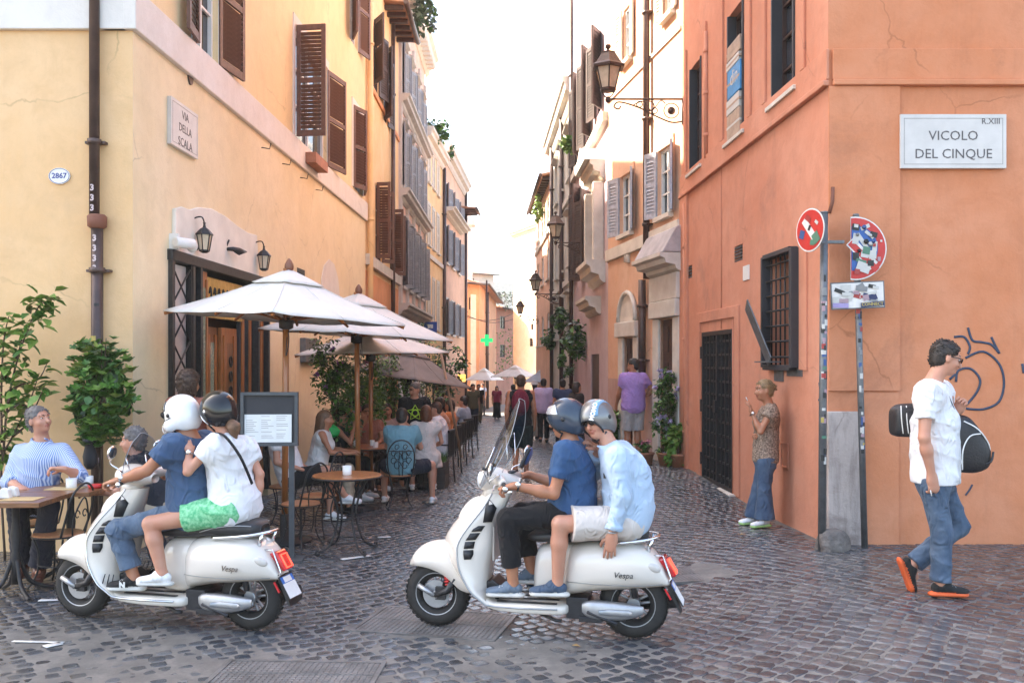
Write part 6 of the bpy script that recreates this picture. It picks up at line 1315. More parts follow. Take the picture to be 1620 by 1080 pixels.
def make_riders():
    up = Vector((0, 0, 1)); fw = v3(RD); cm = v3(RV)
    # driver of the right scooter
    n = dict(sh=RH(895, 713, .19), el=RH(876, 781, .235), wr=RH(814, 768, .3), hip=RH(902, 815, .1), knee=RH(803, 820, .17), ank=RH(812, 925, .15), toe=RH(772, 944, .16))
    f = {k: mir(n[k], RO, RV) for k in n}; f['wr'] = RL(.80, 1.07, -.3); f['el'] = RL(.55, 1.0, -.27); f['knee'] = mir(n['knee'], RO, RV, -.02, -.02, RD); f['ank'] = RH(842, 905, -.13); f['toe'] = RH(800, 925, -.13)
    J = rider(RH, RD, RV, n, f, (908, 815), (905, 748), (903, 700), (895, 665), fw + up * -.1, [(fw * 1 - up * .25 + cm * .1, -up - fw * .4, [.9, 1.1, .8]), (fw * 1 - up * .25, -up - fw * .4, [.9, 1.1, .8])])
    t, P, HM, b = person('scooter driver in a blue t-shirt, black trousers and a dark helmet with a silver peak', J, dict(m=cloth('royal_blue_tee', (.025, .065, .15), col2=(.038, .092, .2)), sleeve=.62, o=.018, so=.02, fold=.007, hem=-.13), dict(m=BLK, len=1.72, o=.012, w=1.12, waist=.02, fold=.006), None, 'tan', .0085, 1.0, True, dict(m=cloth('slate_trainer', (.13, .17, .22)), sole=mat('pale_sole', (.6, .58, .54), .6), laces=M_['white_plain']), 'riders on the two scooters', cat='person')
    helmet(t, P, HM, b, [mat('gloss_slate_helmet', (.03, .045, .07), .15, 0, .3, 4, 0, .5), M_['black_plastic'], mat('silver_peak', (.6, .6, .62), .15, .5, .1, 4, 0)], 'visor'); sunglasses(t, P, HM, b)
    wrist_watch(t, J['wr'][0], J['el'][0], b, M_['black_plastic']); 
    # passenger of the right scooter
    n = dict(sh=RH(975, 722, .19), el=RH(984, 786, .235), wr=RH(968, 846, .24), hip=RH(990, 826, .1), knee=RH(886, 828, .24), ank=RH(882, 924, .2), toe=RH(842, 942, .21))
    f = {k: mir(n[k], RO, RV) for k in n}; f['el'] = RL(.42, 1.02, -.2); f['wr'] = RH(948, 712, -.08); f['knee'] = RL(.6, .83, -.22); f['ank'] = RL(.6, .33, -.2); f['toe'] = RL(.75, .27, -.2)
    J = rider(RH, RD, RV, n, f, (998, 818), (990, 752), (964, 703), (944, 667), fw * .5 + cm * 1.0 - up * .12, [(-up + fw * .12, -cm, [.15, .2, .15], .4), (fw * .7 + up * .6 + cm * .2, -up * .3 + fw * .2, [.6, .8, .5])])
    J['fwd'] = fw + up * .0
    t, P, HM, b = person('scooter passenger in a pale blue shirt, cream shorts, sunglasses and a silver helmet', J, dict(m=cloth('pale_blue_shirt', (.38, .5, .64), col2=(.46, .57, .7)), sleeve=1.86, o=.026, so=.016, fold=.006, fs=17, seed=4, collar=True, hem=-.15), dict(m=cloth('cream_shorts', (.62, .55, .5)), len=.82, o=.03, w=1.15, waist=.04), None, 'fair', .0085, 1.0, True, dict(m=cloth('navy_trainer', (.06, .09, .14)), sole=mat('pale_sole', (0, 0, 0)), laces=BLK), 'riders on the two scooters')
    blu = mat('helmet_stripe_blue', (.2, .38, .55), .2, 0, .05, 5, 0); helmet(t, P, HM, b, [mat('satin_silver_helmet', (.2, .2, .2), .3, .5, .1, 5, 0), M_['black_plastic'], blu], 'jet', ('MOMO', .042, M_['white_plain'], (-.062, .095, .075), D2R(62)), ([-.085, -.07, -.055], blu)); sunglasses(t, P, HM, b, 1.1)
    o = MB().tube([J['wr'][0] - b + up * .02 + cm * math.sin(a) * .031 + fw * math.cos(a) * .031 for a in [k * math.pi / 6 for k in range(12)]], .007, 6, closed=True).build('bracelet', M_['alu'], t)
    MB().box(RH(957, 752, .16) - b, (.02, .012, .035)).build('clip', M_['black_plastic'], t)
    # driver of the left scooter
    fw = v3(LD); cm = v3(LV)
    n = dict(sh=LH(272, 704, .2), el=LH(232, 744, .28), wr=LH(188, 760, .31), hip=LH(298, 810, .1), knee=LH(186, 838, .18), ank=LH(213, 915, .17), toe=LH(178, 932, .2))
    f = {k: mir(n[k], LO, LV) for k in n}; f['wr'] = LL(.82, 1.08, -.3)
    J = rider(LH, LD, LV, n, f, (305, 808), (305, 750), (305, 698), (287, 658), fw * .9 - cm * .25 - up * .12, [(fw - up * .25 + cm * .1, -up - fw * .3, [.9, 1.1, .8]), (fw - up * .2, -up - fw * .3, [.9, 1.1, .8])])
    t, P, HM, b = person('scooter driver in a dusty blue polo and jeans with a white modular helmet', J, dict(m=cloth('dusty_blue_polo', (.04, .075, .15), ns=5, col2=(.065, .115, .2)), sleeve=.62, o=.024, so=.022, fold=.006, seed=6), dict(m=DENIM, len=1.78, o=.012, w=1.12, waist=.04, fold=.008), None, 'tan', .0085, 1.03, True, dict(m=cloth('black_trainer', (.02, .02, .022)), sole=mat('pale_sole', (0, 0, 0)), laces=M_['white_plain']), 'riders on the two scooters')
    helmet(t, P, HM, b, [mat('gloss_white_helmet', (.78, .78, .77), .18, 0, .03, 5, 0, coat=.8), M_['black_plastic'], mat('dark_visor', (.03, .03, .035), .08, 0, .1, 5, 0, coat=1), M_['black_plastic']], 'chin')
    hc = [o for o in t.children if o.name.startswith('helmet')][0]
    for q in (-1, 1): MB().ell(P(q * .087, .06, .025) - b, (.018, .036, .028), HM @ rotm(0, 0, D2R(-20 * q))).build('eye_port', BLK, hc); MB().tube([P(q * .122, -.03, .0) - b, P(q * .118, .04, -.02) - b, P(q * .07, .11, -.05) - b], .003, 4).build('hinge_seam', BLK, hc); MB().ell(P(q * .06, -.1, .06) - b, (.02, .012, .006), HM).build('vent', BLK, hc)
    wrist_watch(t, J['wr'][0], J['el'][0], b, M_['alu'])
    sh = [o for o in t.children if o.name.startswith('shoe')][0]; k = (J['toe'][0] - J['ank'][0]); k.z = 0; k.normalize()
    link('shoe_letter', text_mesh('N', .055, M_['white_plain'], .002, bold=.003), sh, J['ank'][0] - b + k * .055 + v3(LV) * .055 - up * .035, (math.pi / 2, 0, math.atan2(-k.y, -k.x)))
    # passenger of the left scooter
    n = dict(sh=LH(338, 702, .15), el=LH(297, 746, .22), wr=LH(300, 712, .17), hip=LH(362, 806, .1), knee=LH(238, 828, .22), ank=LH(257, 908, .22), toe=LH(228, 926, .24))
    f = {k: mir(n[k], LO, LV) for k in n}; f['sh'] = LH(390, 706, -.14); f['el'] = LH(411, 750, -.12); f['wr'] = LH(406, 806, -.12)
    J = rider(LH, LD, LV, n, f, (372, 802), (362, 748), (360, 694), (344, 652), fw * .95 - cm * .3 - up * .08, [(up * .6 + fw * .5 - cm * .4, -up * .5 + fw * .6 - cm * .3, [.2, .3, .3], .3), (-up + fw * .1, fw, [.5, .8, .6])])
    J['fwd'] = fw * .8 - cm * .6
    t, P, HM, b = person('scooter passenger in a white t-shirt, green floral shorts and a glossy black helmet', J, dict(m=WHT, sleeve=.52, o=.026, so=.022, fold=.008, seed=9), dict(m=floral(), len=.56, o=.02, w=1.15, waist=.06, name='shorts'), None, 'fair', .0085, .98, True, dict(m=WHT, sole=mat('pale_sole', (0, 0, 0)), laces=M_['white_plain']), 'riders on the two scooters', True)
    helmet(t, P, HM, b, [mat('gloss_black_helmet', (.01, .01, .012), .1, 0, .1, 5, 0, .35), M_['chrome'], BLK], 'jet')
    v = Vol(.009); v.fold = .004; v.fs = 40; v.cone(P(0, -.1, -.06), P(.0, -.155, -.12), .032, .042, 0, .03); v.cone(P(0, -.155, -.12), P(.0, -.15, -.21), .042, .018, 0, .03); link('ponytail', v.mesh('ponytail', [HAIRM['ltbrown']], b), t)
    s0, s1 = LH(345, 690, .1), LH(398, 762, -.02); MB().tube(smooth_path([LH(340, 684, .06) - b, LH(356, 690, .17) - b, LH(380, 722, .19) - b, LH(399, 765, .12) - b], 5), .014, 6, flat=.3).build('bag_strap', BLK, t)
    wrist_watch(t, J['wr'][0], J['el'][0], b, M_['alu'], .024)
def wrist_watch(t, wr, el, b, m_, r=.03):
    d = (el - wr).normalized(); u = d.orthogonal().normalized(); w = d.cross(u); c = wr + d * .025 - b
    o = MB().tube([c + u * r * math.cos(a) + w * r * math.sin(a) for a in [k * math.pi / 7 for k in range(14)]], .009, 6, closed=True, flat=.5).build('wristwatch', m_, t); MB().ell(c + Vector((0, -r * .9, r * .5)), (.02, .012, .02)).build('watch_face', M_['chrome'], o)
def floral():
    m = mat('green_floral_cloth', (.03, .36, .14), .8, 0, .2, 38, .2, 200, col2=(.35, .72, .42)); return m
make_riders()
# ------------------------------------------------------------------ parasols
def parasol(c, z_rim, z_top, half, rot, tilt, label, group, mats=None, base_z=None, side=4, pole_r=.034, sag=.035, pole_tilt=(0, 0), valance=.0, finial=True):
    cv, wd = mats or (M_['canvas'], M_['wood']); g = G(c[0], c[1]) if base_z is None else base_z; t = thing('parasol', label, 'parasol', (c[0], c[1], g), rot, group); T = Matrix.Rotation(tilt[0], 3, 'X') @ Matrix.Rotation(tilt[1], 3, 'Y')
    H, zr = z_top - g, z_rim - g; cen = Vector((pole_tilt[0], pole_tilt[1], zr)); n = side * 2
    def rim(k):
        a = 2 * math.pi * k / n; rr_ = half if k % 2 == 0 else half * math.cos(math.pi / side); return Vector((rr_ * math.cos(a), rr_ * math.sin(a), 0))
    def panelgrid(r0, r1, lift=0.0, seg=4, rad=8):
        P = []
        for i in range(rad + 1):
            q = r0 + (r1 - r0) * i / rad; row = []
            for k in range(n * seg):
                a = k / seg; i0 = int(a) % n; f = a - int(a); p = rim(i0).lerp(rim(i0 + 1), f) * q
                z = (H - zr) * (1 - q) - sag * math.sin(math.pi * q) ** 1 * .6 - sag * .35 * math.sin(math.pi * f) * q + .004 * math.sin(9 * a + 11 * q) * q; row.append(cen + T @ (p + Vector((0, 0, z + lift))))
            P.append(row)
        return P
    m = MB(); m.grid(panelgrid(.16, 1), cv=True); can = m.build('canopy', cv, t, solid=.006)
    m = MB(); m.grid(panelgrid(.015, .3, .03, rad=4), cv=True); m.build('vent_cap', cv, can, solid=.006)
    for k in range(0, n, 1):   # seams
        P = [cen + T @ (rim(k) * q + Vector((0, 0, (H - zr) * (1 - q) - sag * math.sin(math.pi * q) * .6 + .006))) for q in [.05 + .95 * j / 8 for j in range(9)]]
        MB().tube(P, .004, 4).build('seam', cv, can)
    for k in range(n):
        P = [cen + T @ (rim(k) * q + Vector((0, 0, (H - zr) * (1 - q) - sag * math.sin(math.pi * q) * .6 - .03))) for q in (.04, .3, .6, .99)]; rb = MB().tube(P, .017, 4, smooth=False).build('rib', wd, t)
        hb = Vector((pole_tilt[0] * .9, pole_tilt[1] * .9, zr - .03)); MB().tube([hb, P[2] - Vector((0, 0, .01))], .012, 4, smooth=False).build('strut', wd, rb)
    pl = MB().tube([(0, 0, 0), cen + Vector((0, 0, H - zr + .03))], pole_r, 12).build('pole', wd, t)
    MB().lathe([(pole_r * 1.1, -.1), (pole_r * 2.2, -.08), (pole_r * 2.3, .0), (pole_r * 1.2, .03)], 12, c=(pole_tilt[0] * .9, pole_tilt[1] * .9, zr - .02)).build('hub', M_['dark_metal'], t)
    if finial: MB().lathe([(.03, .0), (.045, .02), (.05, .05), (.045, .08), (.03, .11), (.012, .135), (.001, .14)], 14, c=cen + T @ Vector((0, 0, H - zr + .0))).build('finial', mat('finial_wood', (.2, .07, .035), .35), t)
    MB().lathe([(.28, 0), (.28, .03), (.05, .06), (.05, .3), (pole_r * 1.2, .3)], 18).build('base', M_['iron'], t)
    if finial: MB().tube(smooth_path([(.04, -.03, zr - .05), (.05, -.05, zr - .25), (.02, -.05, zr - .4), (.03, -.04, zr - .2)], 4), .005, 5).build('cord', M_['dark_metal'], t)
    return t
WP = 'white square parasols over the cafe tables'
parasol((-2.42, 9.75), 2.36, 2.86, 1.26, D2R(8), (0, D2R(3.2)), 'white square parasol standing closest, in front of the wooden doorway', WP, pole_tilt=(.02, 0))
parasol((-2.06, 12.3), 2.26, 2.8, 1.3, D2R(4), (0, D2R(3.5)), 'white square parasol whose dark finial stands just right of the first', WP, pole_tilt=(-.03, 0))
parasol((-2.14, 13.9), 2.02, 2.46, 1.2, D2R(-6), (0, D2R(-1)), 'lowest white parasol, tucked under the second one', WP)
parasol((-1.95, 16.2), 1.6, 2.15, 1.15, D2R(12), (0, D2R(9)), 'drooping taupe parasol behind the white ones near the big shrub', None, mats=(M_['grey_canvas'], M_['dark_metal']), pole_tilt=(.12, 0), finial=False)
FP = 'parasols at the far square'
fcan = mat('far_cream_canvas', (.75, .68, .6), .85)
for (px, Y, zr, zt, hf, lb, cm_) in ((766, 50, .9, 1.55, 1.15, 'white fringed parasol on the left of the far square', M_['canvas']), (815, 46, 1.15, 1.72, 1.3, 'sunlit cream parasol in the middle of the far square', fcan), (860, 41, 1.0, 1.62, 1.0, 'pale blue grey parasol on the right of the far square', mat('blue_grey_canvas', (.42, .47, .56), .8))):
    parasol(((px - 810) / F * Y, Y), zr, zt, hf, D2R(20), (0, 0), lb, FP, mats=(cm_, M_['dark_metal']), finial=False, pole_r=.025)

# ------------------------------------------------------------------ wrought iron furniture
IR = M_['iron']
def iron_legs(m, r_top, r_bot, z, n=4, r=.009, splay=.04, a0=.4):
    for k in range(n):
        a = 2 * math.pi * k / n + a0; c, s = math.cos(a), math.sin(a)
        m.tube(smooth_path([(r_top * c, r_top * s, z), (r_top * .8 * c, r_top * .8 * s, z * .7), (r_top * .62 * c, r_top * .62 * s, z * .42), (r_bot * .85 * c, r_bot * .85 * s, z * .12), (r_bot * c, r_bot * s, .012)], 4), r, 6)
def bistro_table(c, R_, label, z=.78, group=None):
    t = thing('bistro_table', label, 'table', (*c, G(*c)), .2, group)
    MB().lathe([(R_ * .97, -.03), (R_, -.022), (R_, -.004), (R_ * .985, 0), (.001, .0)], 40, c=(0, 0, z), smooth=False).build('tabletop', M_['table_wood'] if R_ < .3 else M_['wood'], t)
    MB().tube([(R_ * 1.003 * math.cos(a), R_ * 1.003 * math.sin(a), z - .02) for a in [k * math.pi / 18 for k in range(36)]], .009, 5, closed=True, flat=1).build('table_band', IR, t)
    for k in range(4):
        a = math.pi / 2 * k + .5; A = rotm(0, 0, a); m = MB(); P = [(R_ * .75, 0, z - .03), (R_ * .42, 0, z * .72), (R_ * .3, 0, z * .45), (R_ * .55, 0, z * .14), (R_ * .92, 0, .03), (R_ * 1.02, 0, .03), (R_ * 1.0, 0, .06), (R_ * .93, 0, .055)]
        m.tube([A @ p for p in smooth_path(P, 5)], .011, 7); m.tube([A @ p for p in smooth_path([(R_ * .42, 0, z * .72), (R_ * .7, 0, z * .8), (R_ * .62, 0, z * .92), (R_ * .45, 0, z * .88), (R_ * .5, 0, z * .82)], 4)], .007, 5); m.build('leg', IR, t)
    for zz, q in ((z * .45, .3), (z * .16, .52)):
        m = MB(); m.tube([(R_ * q * math.cos(a), R_ * q * math.sin(a), zz) for a in [k * math.pi / 12 for k in range(24)]], .007, 5, closed=True); m.build('ring_stretcher', IR, t)
    return t
def iron_chair(c, rz, label, style='scroll', group='wrought iron cafe chairs', seat=True):
    t = thing('cafe_chair', label, 'chair', (*c, G(*c)), rz, group)   # faces +y; back at -y
    MB().lathe([(.19, .43), (.2, .436), (.2, .452), (.19, .46), (.001, .46)], 28, smooth=False).build('seat', M_['seat_wood'], t)
    MB().tube([(.203 * math.cos(a), .203 * math.sin(a), .44) for a in [k * math.pi / 14 for k in range(28)]], .007, 5, closed=True).build('seat_ring', IR, t)
    for k in range(4):
        a = math.pi / 2 * k + math.pi / 4; A = rotm(0, 0, a); MB().tube([A @ p for p in smooth_path([(.19, 0, .43), (.15, 0, .3), (.16, 0, .14), (.235, 0, .01)], 4)], .0085, 6).build('leg', IR, t)
    m = MB(); m.tube([(.155 * math.cos(a), .155 * math.sin(a), .2) for a in [k * math.pi / 10 for k in range(20)]], .006, 5, closed=True); m.build('stretcher', IR, t)
    m = MB(); yb = -.19
    if style == 'scroll':
        out = [(-.14, yb, .44), (-.175, yb - .02, .6), (-.17, yb - .05, .78), (-.1, yb - .06, .9), (0, yb - .065, .935), (.1, yb - .06, .9), (.17, yb - .05, .78), (.175, yb - .02, .6), (.14, yb, .44)]; m.tube(smooth_path(out, 5), .0095, 6)
        for s in (-1, 1):
            for i, (x, z, r_) in enumerate(((.055, .84, .032), (.045, .72, .05), (.05, .6, .05), (.1, .66, .04), (.1, .76, .035))): m.tube([(s * x + r_ * math.cos(a) * (1 - a / 14), yb - .05 + .05 * (z < .6), z + r_ * 1.25 * math.sin(a) * (1 - a / 14)) for a in [k * .5 for k in range(14)]], .006, 5)
            m.tube([(s * .02, yb, .45), (s * .03, yb - .03, .62), (s * .015, yb - .05, .8)], .006, 5)
        m.tube([(-.17, yb - .05, .79), (.17, yb - .05, .79)], .006, 5)
    else:
        m.tube(smooth_path([(-.16, yb + .06, .44), (-.17, yb, .62), (-.14, yb - .04, .8), (0, yb - .06, .88), (.14, yb - .04, .8), (.17, yb, .62), (.16, yb + .06, .44)], 5), .0095, 6); m.tube(smooth_path([(-.09, yb, .45), (-.1, yb - .02, .6), (0, yb - .05, .76), (.1, yb - .02, .6), (.09, yb, .45)], 5), .007, 5)
        for s in (-1, 1): m.tube([(s * .05 + .035 * math.cos(a) * (1 - a / 12), yb - .02, .62 + .04 * math.sin(a) * (1 - a / 12)) for a in [k * .5 for k in range(12)]], .005, 5)
    m.build('backrest', IR, t); return t
def pxy(px, Y): return ((px - 810) / F * Y, Y)
def facing(dx, dy): return math.atan2(-dx, dy)
bistro_table(pxy(549, 9.15), .34, 'round wooden bistro table on curled iron legs with one white candle', group='small round cafe tables')
iron_chair(pxy(476, 9.45), D2R(60), 'iron cafe chair with empty plywood seat nearest the menu board', 'loop')
iron_chair(pxy(503, 10.1), D2R(75), 'iron cafe chair behind the round bistro table, its scrolled back towards the wall')
CHX = iron_chair(pxy(632, 12.4), D2R(12), 'iron cafe chair with an ornate scrolled back under the man in the blue tee')
iron_chair(pxy(452, 11.0), D2R(-80), 'iron cafe chair under the man in black shorts')
iron_chair(pxy(500, 12.0), D2R(-75), 'iron cafe chair under the long haired woman', 'loop'); iron_chair(pxy(528, 13.4), D2R(-85), 'iron cafe chair under the woman with the green bag', 'loop')
bistro_table(pxy(585, 13.5), .42, 'round cafe table among the seated guests below the second parasol', .76, group='small round cafe tables')
iron_chair(pxy(92, 7.75), D2R(82), 'bentwood and iron chair pulled up between the two left tables', 'loop')
def rect_table(c, w, d, rz, label, z=.80):
    t = thing('cafe_table', label, 'table', (*c, G(*c)), rz, 'brown plank tables by the yellow wall'); n = 4
    for i in range(n): MB().b2(-w / 2, w / 2, -d / 2 + d * i / n + .002, -d / 2 + d * (i + 1) / n - .002, z - .04, z - .0012 * (i % 2)).build('plank', M_['table_wood'], t, bevel=.004)
    m = MB(); m.lathe([(.035, .1), (.03, .2), (.045, .3), (.028, .36), (.04, .5), (.028, .6), (.03, z - .08), (.1, z - .045)], 14); m.build('pedestal', IR, t)
    for k in range(4): A = rotm(0, 0, math.pi / 2 * k + math.pi / 4); MB().tube([A @ p for p in smooth_path([(.03, 0, .3), (.1, 0, .12), (.2, 0, .05), (.3, 0, .02)], 4)], .018, 8).build('foot', IR, t)
    return t
rect_table(pxy(25, 7.45), .66, .62, D2R(2), 'brown plank cafe table at the far left edge with napkins and a cup'); rect_table(pxy(112, 8.05), .66, .6, D2R(-4), 'brown plank cafe table with two white cups behind the left scooter')
def mug(c, z, label, r=.034, h=.075, cat='cup', group='white cups and candles on the cafe tables'):
    t = thing('candle_cup' if cat == 'candle' else 'cup', label, cat, (c[0], c[1], z), 0, group); MB().lathe([(r * .94, 0), (r, .004), (r, h), (r * .88, h), (r * .85, h * .75), (.001, h * .72)], 20).build('bowl', M_['ceramic'], t); MB().lathe([(r * .83, 0), (r * .8, .004), (.001, .005)], 16, c=(0, 0, h * .75)).build('filling', mat('wax', (.7, .6, .45), .4), t); return t
def tz(c, z): return G(*c) + z
a = pxy(549, 9.12); mug(a, tz(a, .78), 'white candle glass on the round bistro table', .045, .09, 'candle')
c1, c2 = pxy(113, 8.0), pxy(139, 8.15); T2 = G(*pxy(112, 8.05)) + .80; T1 = G(*pxy(25, 7.45)) + .80
mug(c1, T2, 'white square cup in front on the second plank table', .045, .085); mug(c2, T2, 'white square cup farther back beside the red ashtray', .045, .085)
t = thing('ashtray', 'small red rimmed ashtray beside the cups on the second plank table', 'ashtray', (*pxy(150, 8.0), T2)); MB().lathe([(.05, 0), (.06, .03), (.052, .03), (.045, .01), (.001, .01)], 16).build('dish', M_['red_paint'], t)
for i, (px, Y) in enumerate(((8, 7.4), (20, 7.5))): 
    t = thing('napkin', ['crumpled white napkin at the edge of the far left table', 'folded white napkin standing on the far left table'][i], 'napkin', (*pxy(px, Y), T1)); m = MB(); m.prism([(-.05, 0), (.05, 0), (.035, .07), (-.02, .085)], -.03, .03); m.build('fold', M_['white_plain'], t, bevel=.008, fix=True)
for i, (px, Y, z) in enumerate(((35, 7.35, T1), (103, 7.95, T2))): t = thing('place_mat', ['straw coloured paper mat on the far left table', 'straw coloured paper mat under the cups of the second table'][i], 'mat', (*pxy(px, Y), z)); MB().b2(-.14, .14, -.1, .1, .001, .004).build('sheet', mat('straw_paper', (.5, .36, .18), .8), t)
cm_ = pxy(585, 13.5); zt_ = G(*cm_) + .76
for i, (dx, dy, h_, lb) in enumerate(((-.2, -.1, .12, 'tall white beaker left on the guests\' round table'), (.12, -.22, .08, 'short white cup at the near rim of the guests\' round table'), (.02, .1, .08, 'short white cup in the middle of the guests\' round table'))): mug((cm_[0] + dx, cm_[1] + dy), zt_, lb, .035, h_)
# menu board on posts
def menu_board():
    Y = 8.75; x0, x1 = (382 - 810) / F * Y, (471 - 810) / F * Y; zt, zb = CH - (620 - HZ) / F * Y, CH - (705 - HZ) / F * Y; w = x1 - x0; g = G((x0 + x1) / 2, Y)
    t = thing('menu_board', 'grey framed menu board on two dark posts with a printed white menu', 'menu board', ((x0 + x1) / 2, Y, g), D2R(4)); gm = mat('grey_board_paint', (.07, .075, .08), .5, 0, .15, 10, .1); h = zt - zb
    o = MB().b2(-w / 2, w / 2, 0, .04, zb - g, zt - g).build('back_panel', M_['black_paint'], t); f = .03
    for q in ((-w / 2, w / 2, zt - g - f, zt - g), (-w / 2, w / 2, zb - g, zb - g + f), (-w / 2, -w / 2 + f, zb - g + f, zt - g - f), (w / 2 - f, w / 2, zb - g + f, zt - g - f)): MB().b2(q[0], q[1], -.03, .0, q[2], q[3]).build('frame', gm, o)
    s = MB().b2(-w / 2 + .035, w / 2 - .06, -.012, -.004, zb - g + .035, zb - g + .3).build('menu_sheet', M_['white_plain'], t); pr = mat('menu_print', (.35, .3, .28), .8); m = MB(); r_ = random.Random(2)
    for c in range(3):
        for i in range(13):
            z = zb - g + .285 - i * .0185; xa = -w / 2 + .05 + c * (w - .11) / 3
            if r_.random() < .88: m.b2(xa, xa + (w - .11) / 3 * r_.uniform(.4, .82), -.0135, -.012, z - .004, z)
    m.build('printed_lines', pr, s, kind='stuff')
    for s_ in (-1, 1): MB().b2(-.025, .025, .041, .08, 0, zt - g).build('post', gm, t, (s_ * (w / 2 - .07), 0, 0)); MB().b2(-.12, .12, -.12, .16, 0, .02).build('foot', gm, t, (s_ * (w / 2 - .07), 0, 0))
menu_board()
# black plastic chairs along the right edge of the terrace
def slat_chair():
    t = thing('terrace_chair', '', 'chair', (0, 0, 0)); m = MB().b2(-.22, .22, -.21, .21, .43, .46); m.build('seat', M_['black_plastic'], t, bevel=.01)
    for i in range(5): MB().b2(-.2 + .085 * i, -.15 + .085 * i, -.235, -.215, .47, .86).build('back_slat', M_['black_plastic'], t)
    MB().b2(-.22, .22, -.245, -.21, .86, .91).build('top_rail', M_['black_plastic'], t, bevel=.01)
    for x in (-.2, .2):
        for y in (-.2, .19): MB().tube([(x, y, .44), (x * 1.08, y * 1.15, 0)], .016, 6).build('leg', M_['black_plastic'], t)
        MB().tube([(x * 1.08, -.22, .66), (x * 1.1, .12, .66), (x * 1.05, .17, .45)], .014, 6).build('armrest', M_['black_plastic'], t)
    return t
sc0 = slat_chair(); CH_ = [(694, 15.6, 'first of the black terrace chairs, under the man in the white shirt'), (706, 17.2, 'second black terrace chair behind the planter'), (716, 18.9, 'third black terrace chair along the row'), (727, 20.8, 'fourth black terrace chair, beside the leaning pole'), (737, 23.2, 'black terrace chair at the far end of the row')]
for i, (px, Y, lb) in enumerate(CH_):
    o = sc0 if i == 0 else copy_tree(sc0); c = pxy(px, Y); o.location = (*c, G(*c)); o.rotation_euler = (0, 0, D2R(80 - 5 * i)); o['label'] = lb; o['group'] = 'black chairs along the terrace edge'
# planter box with grass
def planter():
    c = pxy(685, 14.9); t = thing('planter', 'dark wooden planter box with tufts of grass at the terrace edge', 'planter', (*c, G(*c)), D2R(-6)); pm = mat('grey_brown_boards', (.05, .04, .035), .6, 0, .3, 8, .3)
    for i in range(4):
        for s in (-1, 1): MB().box((0, s * .2, .06 + .105 * i), (.44, .02, .1)).build('plank', pm, t, bevel=.004); MB().box((s * .22, 0, .06 + .105 * i), (.02, .38, .1)).build('plank', pm, t, bevel=.004)
    MB().box((0, 0, .37), (.42, .38, .03)).build('soil', mat('soil', (.04, .025, .015), .95), t); m = MB(); r_ = random.Random(4)
    for i in range(420):
        x, y = r_.uniform(-.2, .2), r_.uniform(-.18, .18); h = r_.uniform(.08, .24); dx, dy = r_.gauss(0, .05), r_.gauss(0, .05); w = .004; m.add([(x - w, y, .38), (x + w, y, .38), (x + dx * .5 + w * .6, y + dy * .5, .38 + h * .6), (x + dx, y + dy, .38 + h), (x + dx * .5 - w * .6, y + dy * .5, .38 + h * .6)], [(0, 1, 2, 3, 4)])
    m.build('grass', mat('grass_blades', (.07, .14, .02), .6, 0, .4, 20, 0), t, kind='stuff')
planter()

# ------------------------------------------------------------------ people of the street and the cafe
def who(label, px, Y, ang, top, bottom, hair, tone='fair', H=1.75, mode='stand', group=None, gz=None, shoes=None, h=None, female=False, sg=False, **kw):
    x, y = pxy(px, Y); z = G(x, y) if gz is None else gz; J, s = rig((x, y, z), ang, H, mode, **kw)
    hh = h or (.0105 if Y < 10.5 else .0135 if Y < 15 else .018 if Y < 24 else .028)
    t, P, HM, b = person(label, J, top, bottom, hair, tone, hh, s, Y < 22, shoes, group, female)
    if sg: sunglasses(t, P, HM, b)
    return t, P, HM, b, J
def TS(n, c, sl=.5, **k): return dict(m=cloth(n, c), sleeve=sl, **k)
def HR(k, c='dark', **q): return dict(k=k, m=HAIRM[c], **q)
SH = dict(m=WHT, sole=mat('pale_sole', (0, 0, 0)), laces=M_['white_plain']); SHB = dict(m=BLK)
U = Vector((0, 0, 1))
